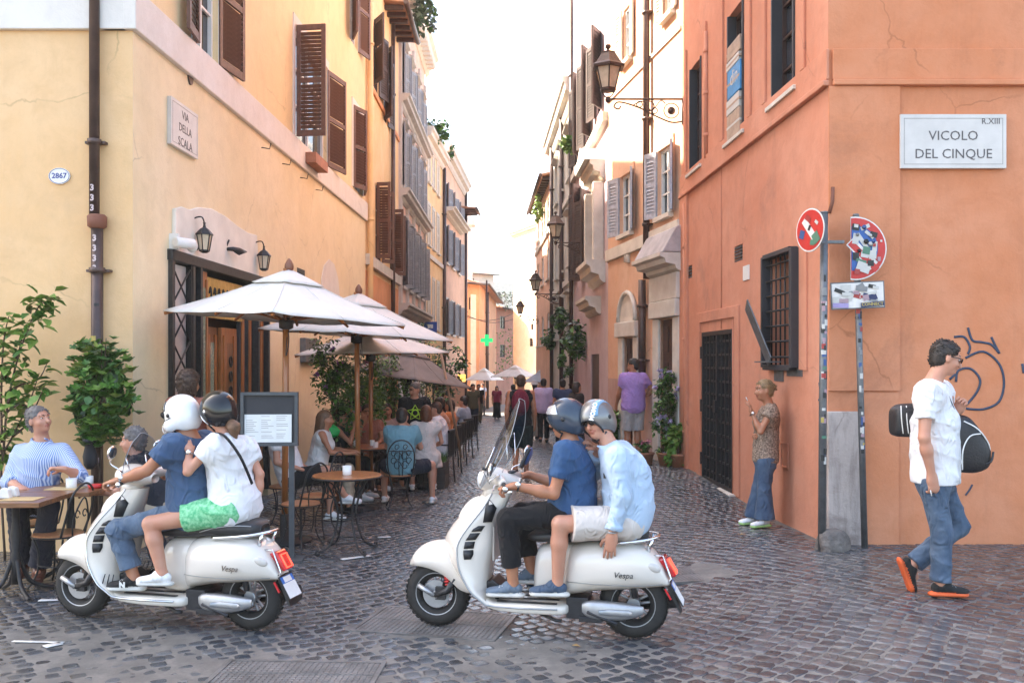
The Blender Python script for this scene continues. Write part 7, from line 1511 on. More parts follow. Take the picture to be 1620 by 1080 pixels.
# man with the two bags, walking right along the orange wall
def walker():
    Y = 6.95; A = lambda px, py, dy=0.0: at(px, py, Y + dy); fw = V3(1, -.06, 0).normalized(); g = G(3.2, Y)
    J = dict(pel=A(1479, 752), chest=A(1481, 672), neck=A(1476, 603), head=A(1497, 566), fwd=fw, face=V3(.95, -.12, -.33), up=V3(.32, 0, 1))
    J['sh'] = [A(1488, 617, .19), A(1466, 619, -.19)]; J['el'] = [A(1500, 680, .25), A(1462, 692, -.24)]; J['wr'] = [A(1512, 652, .03), A(1474, 752, -.2)]
    J['hdir'] = [(V3(.35, -.35, .8), V3(-.5, -.6, 0), [.9, 1.0, .8]), (V3(.15, 0, -1), V3(-.1, 1, 0), [.45, .6, .5])]
    J['hip'] = [A(1484, 760, .1), A(1474, 760, -.1)]; J['knee'] = [A(1517, 832, .1), A(1490, 845, -.09)]; J['ank'] = [A(1441, 893, .13), A(1488, 924, -.09)]; J['toe'] = [A(1452, 925, .13), A(1524, 938, -.1)]; J['soledir'] = [V3(.93, 0, .36), V3(0, 0, 1)]
    t, P, HM, b = person('tall man in a white t-shirt and jeans walking right with his head bowed', J, dict(m=WHT, sleeve=.6, o=.024, so=.022, fold=.0055, seed=3, hem=-.05), dict(m=DENIM, len=1.93, o=.011, w=1.12, waist=.08, fold=.006, seed=5, fs=16), HR('short', curl=.006, fs=70), 'fair', .0085, 1.06, True, dict(m=cloth('black_runner', (.02, .02, .02)), sole=mat('orange_sole', (.75, .12, .03), .6), laces=M_['grey'] if 'grey' in M_ else M_['alu']), None)
    sunglasses(t, P, HM, b, 1.05, (.05, .01, .008))
    MB().tube([A(1472, 775, -.225) - b, A(1474, 784, -.225) - b], .004, 6).build('cigarette', M_['white_plain'], t)
    ch = mat('black_nylon', (.015, .015, .018), .5, 0, .2, 20, .3); wh = M_['white_plain']
    # bags on a strap: things of their own
    bsz = .82
    c = A(1430, 664, .2); t1 = thing('shoulder_bag', 'black shoulder bag with white piping hanging behind the walking man', 'bag', c)
    m = MB(); loft(m, dens([(-.118, -.05, .0, .02), (-.112, -.12, .08, .08), (-.09, -.15, .12, .115), (-.03, -.16, .15, .13), (.08, -.16, .16, .13)]), 20, 4); m.build('pouch', ch, t1, fix=True)
    for x in (-.07, -.02): MB().tube(smooth_path([(x, -.1, .14), (x - .01, -.135, .02), (x + .01, -.125, -.12)], 4), .005, 5).build('piping', wh, t1)
    c = A(1527, 698, -.02); t2 = thing('gym_bag', 'black holdall with white piping hanging in front of the walking man', 'bag', c)
    m = MB(); loft(m, dens([(-.1, -.22, .18, .1), (-.02, -.235, .2, .13), (.06, -.23, .12, .13), (.13, -.2, .0, .11), (.165, -.14, -.05, .06)]), 20, 3.6); m.build('pouch', ch, t2)
    for P2 in ([(-.06, -.1, .16), (.03, -.14, .1), (.13, -.1, -.02), (.14, -.08, -.12)], [(-.08, -.12, -.2), (-.09, -.15, -.05), (-.04, -.15, .05), (.04, -.15, .07)]): MB().tube(smooth_path(P2, 4), .005, 5).build('piping', wh, t2)
    MB().tube(smooth_path([(.06, -.1, -.17), (.13, -.12, -.14), (.16, -.1, -.07)], 4), .009, 6).build('side_handle', ch, t2)
    t1.scale = (bsz, bsz, bsz)
    MB().tube(smooth_path([A(1528, 680, -.02) - c, A(1512, 655, -.07) - c, A(1497, 622, -.1) - c, A(1484, 604, 0) - c, A(1470, 612, .16) - c, A(1440, 650, .2) - c], 6), .014, 6, flat=.4).build('strap', ch, t2)
walker()
# woman smoking against the orange wall
def smoker():
    Y = 9.95; A = lambda px, py, dy=0.0: at(px, py, Y + dy); fw = V3(-1, -.12, 0).normalized()
    J = dict(pel=A(1211, 722), chest=A(1213, 674), neck=A(1216, 640), head=A(1208, 617), fwd=fw, face=V3(-1, -.2, -.05))
    J['sh'] = [A(1219, 650, -.17), A(1217, 648, .17)]; J['el'] = [A(1203, 683, -.2), A(1215, 690, .22)]; J['wr'] = [A(1189, 652, -.13), A(1200, 688, .0)]; J['hdir'] = [(V3(-.25, .0, 1), V3(-.8, .5, 0), [.3, .5, .4]), (V3(-.6, -.8, .1), V3(0, .4, -1), [.5, .5, .4])]
    J['hip'] = [A(1211, 730, -.09), A(1211, 730, .09)]; J['knee'] = [A(1209, 775, -.09), A(1200, 772, .1)]; J['ank'] = [A(1210, 822, -.09), A(1193, 818, .12)]; J['toe'] = [A(1193, 829, -.14), A(1180, 825, .1)]
    leo = mat('leopard_print_cloth', (.04, .02, .012), .8, 0, .3, 55, .2, 200, col2=(.42, .3, .22))
    t, P, HM, b = person('woman in a leopard print top and flared jeans smoking against the orange wall', J, dict(m=leo, sleeve=.3, o=.02, so=.03, fold=.006, hem=-.06), dict(m=DENIM2, len=1.97, o=.016, w=1.75, waist=.08, fold=.006), HR('bun', 'blond'), 'tan', .0095, .93, True, dict(m=WHT, sole=mat('lime_pink_sole', (.45, .7, .25), .6), laces=M_['white_plain']), None, True)
    MB().tube([A(1183, 634, -.14) - b, A(1180, 628, -.14) - b], .004, 6).build('cigarette', M_['white_plain'], t); wrist_watch(t, J['wr'][0], J['el'][0], b, M_['black_plastic'], .028)
    MB().tube([P(0, -.105, .03) - b + Vector((.0, .03 * math.cos(a), .03 * math.sin(a))) for a in [k * math.pi / 5 for k in range(10)]], .012, 6, closed=True).build('hair_tie', BLK, t)
smoker()
# seated man in the striped shirt at the left tables
def stripes(name, c1, c2, sc, axis=(1, .3, 0)):
    m = mat(name, c1, .8, 0, .05, 8, .2, 200); nt = m.node_tree; N, L = nt.nodes, nt.links; tc = N.new('ShaderNodeTexCoord'); mp = N.new('ShaderNodeMapping'); mp.inputs['Rotation'].default_value = (0, 0, D2R(20)); w = N.new('ShaderNodeTexWave'); w.inputs['Scale'].default_value = sc; w.inputs['Distortion'].default_value = 1.2; w.inputs['Detail'].default_value = 0; cr = N.new('ShaderNodeMix'); cr.data_type = 'RGBA'; cr.inputs[6].default_value = rgb(c1); cr.inputs[7].default_value = rgb(c2)
    L.new(tc.outputs['Object'], mp.inputs[0]); L.new(mp.outputs[0], w.inputs['Vector']); L.new(w.outputs[0], cr.inputs[0]); L.new(cr.outputs[2], N['Principled BSDF'].inputs['Base Color']); return m
def sitter():
    Y = 8.25; A = lambda px, py, dy=0.0: at(px, py, Y + dy); fw = V3(.12, -1, 0).normalized()
    J = dict(pel=A(52, 788), chest=A(62, 732), neck=A(66, 693), head=A(62, 664, -.03), fwd=fw, face=V3(.95, -.45, .18), up=V3(-.15, 0, 1))
    J['sh'] = [A(98, 714, -.0), A(35, 716, .02)]; J['el'] = [A(126, 752, -.12), A(14, 762, -.1)]; J['wr'] = [A(102, 742, -.28), A(34, 772, -.3)]; J['hdir'] = [(V3(-.9, -.3, .1), V3(.1, -.2, -1), [.6, .8, .6]), (V3(.5, -.7, 0), V3(0, 0, -1), [.4, .5, .4])]
    J['hip'] = [A(66, 795, -.05), A(38, 795, -.05)]; J['knee'] = [A(78, 800, -.48), A(28, 806, -.46)]; J['ank'] = [A(62, 900, -.42), A(36, 893, -.3)]; J['toe'] = [A(58, 915, -.58), A(30, 908, -.46)]
    t, P, HM, b = person('grey haired man in a blue striped shirt seated at the left plank tables', J, dict(m=stripes('blue_striped_shirt', (.1, .19, .45), (.62, .68, .8), 22), sleeve=1.35, o=.022, so=.02, collar=True, fold=.006, seed=7), dict(m=cloth('dark_trousers', (.025, .025, .035)), len=1.93, o=.02, w=1.2), HR('short', 'grey', curl=.004, fs=80), 'fair', .0095, 1.05, True, dict(m=mat('brown_leather', (.11, .035, .02), .35, 0, .2, 9, .1), boot=True))
    iron_chair((J['pel'].x, J['pel'].y + .02), math.pi, 'iron cafe chair under the man in the striped shirt', 'loop')
sitter()
who('curly grey haired man bending forward behind the left scooter screen', 262, 8.3, facing(-1, -.15), TS('dark_navy_shirt', (.02, .022, .03), .6), dict(m=cloth('khaki_trousers', (.35, .28, .2)), len=1.9, waist=.05), HR('curl', 'grey', curl=.009, fs=75, v=1.08), 'fair', 1.72, 'sit', arms=('table', 'table'), lean=.5, shoes=SHB, gz=.02, h=.0105)
who('dark haired person with a pale headband standing behind the two left helmets', 298, 9.05, facing(.3, 1), TS('rust_top', (.3, .1, .07), .3), dict(m=BLK, len=1.9), HR('bob', 'brown', v=1.15), 'tan', 1.83, 'stand', arms=('lap', 'lap'), shoes=SHB, h=.0105, female=True)
KG = 'guests at the cafe tables'
who('man in a white tee and black shorts lounging beside the menu board', 462, 11.0, facing(1, .05), dict(m=WHT, sleeve=.55, o=.02, fold=.007), dict(m=BLK, len=.85, o=.03, waist=.05), HR('short', 'dark'), 'fair', 1.78, 'sit', KG, arms=('lap', 'lap'), lean=-.3, shoes=SH, cross=True)
who('woman with very long brown hair looking down at the table', 500, 12.0, facing(1, .1), TS('white_camisole', (.7, .68, .66), 0), dict(m=cloth('patterned_trousers', (.35, .28, .2), var=.4), len=1.9), HR('long', 'ltbrown'), 'tan', 1.7, 'sit', KG, arms=('table', 'table'), lean=.2, shoes=SHB, female=True)
w_ = who('woman in sunglasses resting her chin on her hand', 530, 13.3, facing(1, -.1), TS('black_camisole', (.02, .02, .02), 0), dict(m=BLK, len=1.9), HR('bun', 'dark'), 'tan', 1.68, 'sit', KG, arms=('face', 'face'), lean=.18, shoes=SH, female=True, sg=True)
t = thing('green_bag', 'bright green soft bag held above the cafe table', 'bag', at(524, 682, 12.6)); v = Vol(.012); v.fold = .008; v.fs = 20; v.ell((0, 0, 0), (.12, .07, .09), None, 0, .02); link('pouch', v.mesh('pouch', [mat('green_fabric', (.01, .42, .09), .6)]), t)
who('short haired man in a pale tank behind the woman in sunglasses', 551, 14.4, facing(.9, -.3), TS('pale_tank', (.4, .38, .37), .1), dict(m=cloth('grey_shorts', (.2, .2, .2)), len=.9), HR('short', 'dark'), 'tan', 1.84, 'sit', KG, arms=('table', 'face'), lean=.1, shoes=SH)
who('man in a light blue tee seen from behind on the ornate iron chair', 634, 12.38, facing(.12, 1), dict(m=cloth('teal_tee', (.16, .32, .38)), sleeve=.6, o=.024, fold=.008, seed=8), dict(m=cloth('navy_shorts', (.015, .02, .035)), len=.8, o=.026), HR('short', 'dark', fs=60), 'fair', 1.72, 'sit', KG, arms=('table', 'table'), lean=.12, shoes=SH, knee_w=.42)
who('woman with auburn hair in a white dress and thin black strap', 674, 14.0, facing(-.2, 1), TS('off_white_dress', (.66, .6, .56), .25), dict(m=cloth('off_white_dress', (0, 0, 0)), len=1.4, o=.04, w=1.6, name='dress'), HR('bob', 'auburn'), 'fair', 1.72, 'sit', KG, arms=('table', 'lap'), shoes=SH, female=True)
who('young man in a white shirt in profile on the first black chair', 697, 15.6, facing(-1, .0), dict(m=cloth('white_shirt', (.7, .68, .72)), sleeve=1.7, o=.026, collar=True), dict(m=cloth('stone_trousers', (.4, .36, .3)), len=1.9), HR('short', 'brown'), 'fair', 1.78, 'sit', KG, arms=('face', 'table'), lean=.12, shoes=SHB, h=.013)
who('bare shouldered man with dark curls behind the white shirted man', 701, 17.1, facing(-1, .1), TS('tan_vest', (.5, .25, .16), 0), dict(m=BLK, len=1.0), HR('curl', 'dark', curl=.007), 'tan', 1.9, 'sit', KG, arms=('face', 'table'), lean=.1)
who('dark haired woman in an orange top on the terrace chairs', 712, 18.9, facing(-1, .2), TS('orange_top', (.6, .2, .07), .2), dict(m=BLK, len=1.2), HR('bob', 'dark'), 'tan', 1.74, 'sit', KG, arms=('table', 'table'), female=True)
who('dark haired guest in a pale grey tee beside the leaning pole', 734, 21.0, facing(-1, .3), TS('pale_grey_tee', (.3, .33, .4), .5), dict(m=BLK, len=1.2), HR('short', 'dark'), 'fair', 1.84, 'sit', KG, arms=('table', 'table'))
who('guest in a rust coloured top half hidden by the parasol poles', 580, 14.5, facing(.2, -1), TS('rust_tee', (.35, .12, .08), .5), dict(m=BLK, len=1.9), HR('short', 'brown'), 'tan', 1.74, 'sit', KG, arms=('table', 'face'), lean=.12)
who('pale shirted guest facing the woman with auburn hair', 612, 15.2, facing(.3, -1), TS('pale_pink_shirt', (.5, .38, .36), .9), dict(m=BLK, len=1.9), HR('bob', 'dark'), 'fair', 1.72, 'sit', KG, arms=('table', 'table'), female=True)
w_ = who('bearded waiter in a black t-shirt with a yellow green star print', 656, 14.6, facing(.15, -1), dict(m=BLK, sleeve=.6, o=.025), dict(m=BLK, len=1.95), HR('short', 'grey'), 'fair', 1.72, arms=('lap', 'lap'), shoes=SHB, h=.0125, face=V3(-.6, -.8, -.3))
def waiter_print(w):
    t, P, HM, b, J = w; c = J['chest'].lerp(J['pel'], .12) - b + J['fwd'] * .185; m = MB(); lm = mat('lime_print', (.45, .75, .05), .6); r3 = J['fwd'].cross(U); P5 = []
    for k in range(10): a = math.pi / 2 + k * math.pi / 5; q = .125 if k % 2 == 0 else .065; P5.append(c + r3 * q * math.cos(a) + U * q * math.sin(a) - J['fwd'] * (q * .12))
    m.tube(P5, .018, 5, closed=True, flat=.5); m.tube([c + r3 * .05 * math.cos(a) + U * .05 * math.sin(a) for a in [k * math.pi / 6 for k in range(12)]], .012, 5, closed=True); m.build('shirt_print', lm, t)
waiter_print(w_)
# walkers up the street
w_ = who('man in a black vest and dark shorts walking away with a maroon backpack', 824, 16.6, facing(.05, 1), TS('black_vest', (.015, .015, .017), 0), dict(m=cloth('dark_shorts', (.02, .03, .03)), len=.95, o=.035), HR('short', 'brown'), 'tan', 1.86, step=.12, arms=('swingb', 'down'), shoes=SHB, h=.0125)
t, P, HM, b, J = w_; c = J['chest'] - J['fwd'] * .2; bp_ = thing('backpack', 'maroon backpack on the back of the man in the black vest', 'backpack', c); v = Vol(.012); v.ell((0, 0, -.02), (.16, .1, .24), None, 0, .03); v.ell((0, -.06, -.1), (.12, .07, .12), None, 0, .03); link('pack', v.mesh('pack', [cloth('maroon_nylon', (.16, .015, .035))]), bp_); MB().tube([(-.1, .02, .15), (-.13, .12, .2), (-.14, .2, .12)], .02, 6, flat=.4).build('strap', BLK, bp_); MB().tube([(.1, .02, .15), (.13, .12, .2), (.14, .2, .12)], .02, 6, flat=.4).build('strap', BLK, bp_)
who('man in a pink lilac shirt and black trousers walking away up the street', 860, 26.0, facing(0, 1), dict(m=cloth('lilac_shirt', (.6, .46, .66)), sleeve=1.4, o=.03), dict(m=BLK, len=1.9, w=1.1), HR('short', 'dark'), 'tan', 1.86, step=.18, arms=('down', 'down'), shoes=SHB)
who('man in a lavender t-shirt and pale shorts with his back turned by the arched door', 1002, 16.6, facing(-.25, 1), dict(m=cloth('lavender_tee', (.42, .25, .56)), sleeve=.6, o=.035, fold=.009), dict(m=cloth('pale_grey_shorts', (.42, .38, .37)), len=.92, o=.035), HR('short', 'dark'), 'tan', 1.86, arms=('swingf', 'akimbo'), shoes=SH, h=.0125, face=V3(-1, .3, -.25))
FG = 'people far up the street'
for lb, px, Y, a, tc_, bc, hr, H, st in (('woman in a maroon top and long black skirt walking towards us', 786, 45, facing(0, -1), ('maroon_top', (.25, .03, .06)), ('black_skirt', (.015, .015, .015)), 'long', 1.64, .1), ('person in a pale blue top and dark trousers near the far parasols', 763, 56, facing(-.3, -1), ('pale_blue_top', (.35, .4, .55)), ('dark_trousers', (.02, .02, .02)), 'short', 1.78, .15), ('waiter in a camouflage top standing past the terrace chairs', 748, 32, facing(.4, -1), ('camo_top', (.12, .09, .05)), ('dark_trousers', (.02, .02, .02)), 'short', 1.72, 0), ('person in a plaid shirt standing on the right of the street', 890, 24, facing(-.2, 1), ('navy_plaid', (.05, .07, .14)), ('dark_trousers', (0, 0, 0)), 'short', 1.8, 0), ('dark haired woman behind the two right helmets', 912, 19.5, facing(1, .5), ('black_top', (.02, .015, .015)), ('dark_trousers', (0, 0, 0)), 'bob', 1.68, 0), ('person in a pale hat behind the man with the backpack', 846, 28, facing(-.2, 1), ('pink_beige_top', (.5, .35, .33)), ('beige_trousers', (.35, .3, .26)), 'short', 1.74, .05), ('person half hidden behind the man in the black vest', 812, 30, facing(.2, 1), ('grey_top', (.3, .28, .3)), ('dark_trousers', (0, 0, 0)), 'short', 1.7, 0), ('dark haired person past the terrace chairs by the far parasol', 757, 40, facing(.3, -1), ('black_top', (0, 0, 0)), ('camo_trousers', (.15, .12, .08)), 'short', 1.72, .1)):
    w_ = who(lb, px, Y, a, TS(*tc_, .55), dict(m=cloth(*bc), len=1.95, o=.03, w=1.7 if 'skirt' in bc[0] else 1.1, skirt='skirt' in bc[0]), HR(hr, 'dark'), 'tan', H, group=FG, step=st, shoes=SHB)
    if 'hat' in lb and 'that' not in lb and 'pale hat' in lb: t, P, HM, b, J = w_; MB().lathe([(.16, 0), (.165, .01), (.1, .03), (.095, .11), (.05, .13), (.001, .13)], 18).build('hat', mat('pale_hat', (.6, .56, .55), .8), t, P(0, 0, .07) - b)
# ------------------------------------------------------------------ plants
def leafm(n, c, c2=None): return mat(n, c, .42, 0, .3, 14, .1, 60, col2=c2 or tuple(v * 1.7 for v in c), spec=.5)
LG = leafm('deep_green_leaf', (.045, .11, .022)); LL_ = leafm('fresh_green_leaf', (.075, .16, .025)); LY = leafm('yellow_green_leaf', (.14, .21, .04)); LD_ = leafm('dull_green_leaf', (.028, .05, .022)); TW = mat('twig_bark', (.09, .055, .035), .85)
PURP = mat('purple_blossom', (.28, .1, .32), .6); PINK = mat('pink_blossom', (.6, .2, .28), .6); LILAC = mat('lilac_blossom', (.5, .42, .62), .6)
def leaf_geo(L, w):
    return [(0, 0, 0), (-w, L * .35, .02 * L * 4), (-w * .75, L * .7, .05 * L), (0, L, -.12 * L), (w * .75, L * .7, .05 * L), (w, L * .35, .08 * L), (0, L * .45, -.02 * L)], [(0, 6, 1), (1, 6, 2), (2, 6, 3), (3, 6, 4), (4, 6, 5), (5, 6, 0)]
def rrot(r, droop=0.0): return rotm(r.uniform(-1.1, .5) - droop, r.uniform(-.5, .5), r.uniform(0, 6.28))
def leaves(name, parent, spots, L, w, mats, seed, n, blossoms=None, droop=.0):
    r = random.Random(seed); m = MB(); tot = sum(s[3] * s[4] * s[5] for s in spots)
    for s in spots:
        k = int(n * s[3] * s[4] * s[5] / tot)
        cl = [(r.gauss(0, .5), r.gauss(0, .5), r.gauss(0, .5)) for _ in range(max(3, k // 26))]
        for i in range(k):
            c = r.choice(cl); q = Vector((c[0] + r.gauss(0, .22), c[1] + r.gauss(0, .22), c[2] + r.gauss(0, .22)))
            if q.length > 1.05: q = q.normalized() * r.uniform(.8, 1.08)
            p = Vector((s[0] + q.x * s[3], s[1] + q.y * s[4], s[2] + q.z * s[5])); A = rrot(r, droop); sc = r.uniform(.65, 1.2); vs, fs = leaf_geo(L * sc, w * sc)
            m.add([A @ Vector(v) + p for v in vs], fs, r.choice((0, 0, 1, 2)) if len(mats) > 2 else r.randrange(len(mats)), True)
    if blossoms:
        for i in range(blossoms[1]):
            s = r.choice(spots); q = Vector((r.gauss(0, 1), r.gauss(0, 1), r.gauss(0, 1))).normalized() * .95; p = Vector((s[0] + q.x * s[3], s[1] + q.y * s[4], s[2] + q.z * s[5]))
            for j in range(7): A = rrot(r); vs, fs = leaf_geo(.035, .016); m.add([A @ Vector(v) + p + Vector((r.gauss(0, .02), r.gauss(0, .02), r.gauss(0, .02))) for v in vs], fs, len(mats), True)
    return m.build(name, list(mats) + ([blossoms[0]] if blossoms else []), parent, kind='stuff')
def stems(parent, pts_list, r=.012, name='stem'):
    for P in pts_list: P = smooth_path(P, 4); MB().tube(P, [r * (1 - .7 * i / (len(P) - 1)) for i in range(len(P))], 6).build(name, TW, parent)
# creeper on the downpipe
def lobed(L):
    vs = [(0, 0, 0)]; n = 20
    for k in range(n + 1): a = math.pi * 2 * k / n; q = .5 + .5 * abs(math.cos(2.5 * a)) ** .7; vs.append((L * .62 * q * math.sin(a), L * .45 + L * .62 * q * math.cos(a) * -1, -.12 * L * q))
    vs = vs[:-1]; vs[0] = (0, L * .45, 0.02); return vs, [(0, k, k % n + 1) for k in range(1, n + 1)]
def creeper():
    base = gnd(158, 8.85); t = thing('climbing_plant', 'dense bushy creeper with lobed leaves growing round the foot of the brown downpipe', 'plant', base); r = random.Random(8)
    c = at(162, 622, 8.8) - base; stems(t, [[(0, 0, .1), (.02, -.05, .8), c + Vector((r.gauss(0, .12), -.1, r.gauss(0, .3)))] for _ in range(9)], .014)
    MB().lathe([(.03, .98), (.055, 1.02), (.065, 1.1), (.045, 1.2), (.065, 1.24), (.07, 1.27), (.001, 1.26)], 16).build('wall_vase', M_['black_paint'], t, (-.04, -.12, -.1)); MB().tube([(-.04, 0, .9), (-.04, -.12, .9)], .015, 6).build('vase_bracket', IR, t)
    meshes = [MB().add(*lobed(.095), 0, True).mesh('leaf', m_) for m_ in (LG, LL_, LG, LY)]
    for i in range(290):
        a, z = r.uniform(-math.pi, .15), r.uniform(-1, 1); wd = .31 * (1 - .28 * z * z) * (1.0 if z > -.3 else .8); q = c + Vector((wd * math.cos(a) * r.uniform(.4, 1.1), .2 * math.sin(a) * r.uniform(.5, 1.1), .48 * z + r.gauss(0, .04)))
        o = link('leaf', meshes[r.randrange(4)], t, q, (r.uniform(-.2, .8) + 2.6, r.uniform(-.4, .4), r.gauss(0, .8) + math.pi)); o.scale = (s_ := r.uniform(.7, 1.25), s_, s_)
    leaves('foliage', t, [(c.x, c.y + .03, c.z, .27, .15, .44)], .085, .035, (LG, LD_, LL_), 3, 900, droop=1.0)
creeper()
def citrus():
    base = gnd(8, 8.8); t = thing('young_tree', 'thin leafy sapling with long glossy leaves at the far left edge', 'tree', base); r = random.Random(21); A = lambda px, py, dy=0: at(px, py, 8.75 + dy) - base; me = [MB().add(*leaf_geo(.155, .04), 0, True).mesh('leaf', m_) for m_ in (LL_, LG, LY)]
    paths = [[(0, 0, 0), A(2, 740), A(20, 690), A(45, 640), A(62, 590)], [A(5, 720), A(12, 640), A(30, 560), A(58, 490), A(74, 478)], [A(3, 700), A(2, 620), A(6, 540), A(14, 500)], [A(20, 690), A(44, 668), A(70, 612)], [A(12, 640), A(26, 612), A(60, 600), A(74, 575)], [A(5, 720), A(-20, 640), A(-35, 560)], [A(6, 600), A(28, 560), A(36, 525)], [A(2, 660), A(30, 640), A(66, 650)]]
    stems(t, paths, .014, 'branch'); k = 0
    for P in paths:
        Q = smooth_path(P, 6)
        for i in range(6, len(Q)):
            for _ in range(6):
                p = Q[i] + Vector((r.gauss(0, .055), r.gauss(0, .05), r.gauss(0, .05))); o = link('leaf', r.choice(me), t, p, (r.uniform(-.9, .7), r.uniform(-.6, .6), r.uniform(0, 6.28))); s = r.uniform(.6, 1.15); o.scale = (s, s, s); k += 1
                if k > 295: return
citrus()
def shrub(px, Y, w, h, z0, label, seed, n, mats, bl=None, L=.075, pot=True, group=None, kind='shrub'):
    c = pxy(px, Y); g = G(*c); t = thing('shrub' if kind == 'shrub' else 'potted_plant', label, kind, (*c, g), 0, group); r = random.Random(seed)
    q_ = .7 if w < .4 else 1
    if pot: MB().lathe([(a_ * q_, b_ * q_) for a_, b_ in [(.13, 0), (.19, .26), (.21, .27), (.21, .31), (.18, .31), (.17, .27), (.001, .27)]], 18).build('pot', M_['terracotta'], t)
    top = z0 + h
    stems(t, [[(0, 0, .2), (r.uniform(-.2, .2) * w, r.uniform(-.15, .15) * w, z0), (r.uniform(-.3, .3) * w, r.uniform(-.25, .25) * w, z0 + h * r.uniform(.5, .8))] for _ in range(7)], .014)
    sp = [(r.uniform(-.35, .35) * w, r.uniform(-.3, .3) * w, z0 + h * q, w * .55, w * .45, h * .28) for q in (.2, .4, .55, .7, .85)]
    leaves('foliage', t, sp, L, L * .3, mats, seed, n, bl); return t
SG = 'shrubs between the cafe and the wall'
shrub(530, 13.2, .5, 1.5, .75, 'dark leafy shrub with purple blossoms nearest the cafe doorway', 31, 2100, (LG, LD_, LL_), (PURP, 14), group=SG)
shrub(572, 14.6, .55, 1.5, .7, 'dark shrub with pink blossoms behind the parasol poles', 32, 1900, (LG, LL_, LY), (PINK, 10), group=SG)
shrub(618, 15.8, .6, 1.45, .75, 'olive green shrub behind the waiter', 33, 1900, (LG, LY, LL_), group=SG)
shrub(664, 18.5, .7, 1.7, 1.0, 'feathery shrub rising above the taupe parasol', 34, 1000, (LD_, LL_, LY), group=SG)
shrub(703, 22.5, .8, 1.3, 1.2, 'long leaved shrub at the end of the terrace', 35, 900, (LD_, LG, LL_), L=.12, group=SG)
PG = 'potted plants by the hooded doorway'
shrub(1052, 15.15, .36, 1.2, .28, 'tall potted plant with lilac blossoms beside the stone doorway', 36, 1400, (LG, LL_, LD_), (LILAC, 30), kind='potted plant', group=PG)
shrub(1072, 14.85, .2, .6, .12, 'broad leaved yellow green plant against the orange wall end', 37, 240, (LL_, LY, LG), None, .15, kind='potted plant', group=PG)
shrub(1022, 15.5, .2, .3, .1, 'small potted plant with few pink blossoms at the right kerb', 38, 240, (LG, LL_, LD_), (PINK, 5), kind='potted plant', group=PG)
shrub(966, 18.6, .3, .7, .25, 'spiky yellow green plant behind the lavender shirted man', 39, 260, (LY, LL_, LG), None, .22, kind='potted plant', group=PG)
def wall_plant(fac, px, py, w, h, label, seed, n=350, mats=(LG, LL_, LD_), off=.25, L=.14, box=False):
    w *= .7; h *= .7; x, z = fac.hit(px, py, -off); p = fac.W(x, -off, z); t = thing('hanging_plant', label, 'plant', p, fac.ang)
    if box: MB().b2(-w * .8, w * .8, -.1, off - .02, -h - .12, -h + .08).build('trough', M_['terracotta'], t)
    leaves('foliage', t, [(0, 0, 0, w, .25, h)], L, L * .35, mats, seed, n); return t
wall_plant(RB3, 887, 505, .6, .5, 'dark green plant on a small balcony of the grey cream house', 50); wall_plant(RB3, 898, 560, .35, .9, 'climbing plant low on the grey cream house', 51); wall_plant(RB3, 912, 535, .35, .8, 'dark bushy plant beside the mauve house doorway', 52); wall_plant(RB3, 903, 228, .35, .3, 'green window plant high on the grey cream house', 53, mats=(LL_, LY, LG)); wall_plant(RB3, 852, 330, .5, .8, 'yellow green plant under the terracotta house eaves', 54, mats=(LY, LL_, LY)); wall_plant(RB3, 868, 535, .4, .5, 'small plant low on the terracotta house', 55)
def roof_plant(px, py, Y, w, h, label, seed, mats=(LG, LL_, LD_)): p = at(px, py, Y); t = thing('roof_plant', label, 'plant', p, 0, None); leaves('foliage', t, [(0, 0, 0, w, .5, h)], .2, .07, mats, seed, 420)
roof_plant(668, 20, 29, .4, 1.0, 'blue green plant on the roof edge of the tall pink house', 60, (LD_, LG, LD_)); roof_plant(692, 210, 38, .6, .6, 'terrace plants above the ochre house', 61); roof_plant(700, 238, 42, .5, .5, 'small terrace plant beside the roof turret', 62); roof_plant(805, 478, 80, 2.2, .9, 'greenery behind the russet house roof', 63, (LD_, LG, LD_)); roof_plant(806, 560, 74, 1.6, 2.2, 'leafy bush at the foot of the russet house', 64, (LL_, LG, LY))

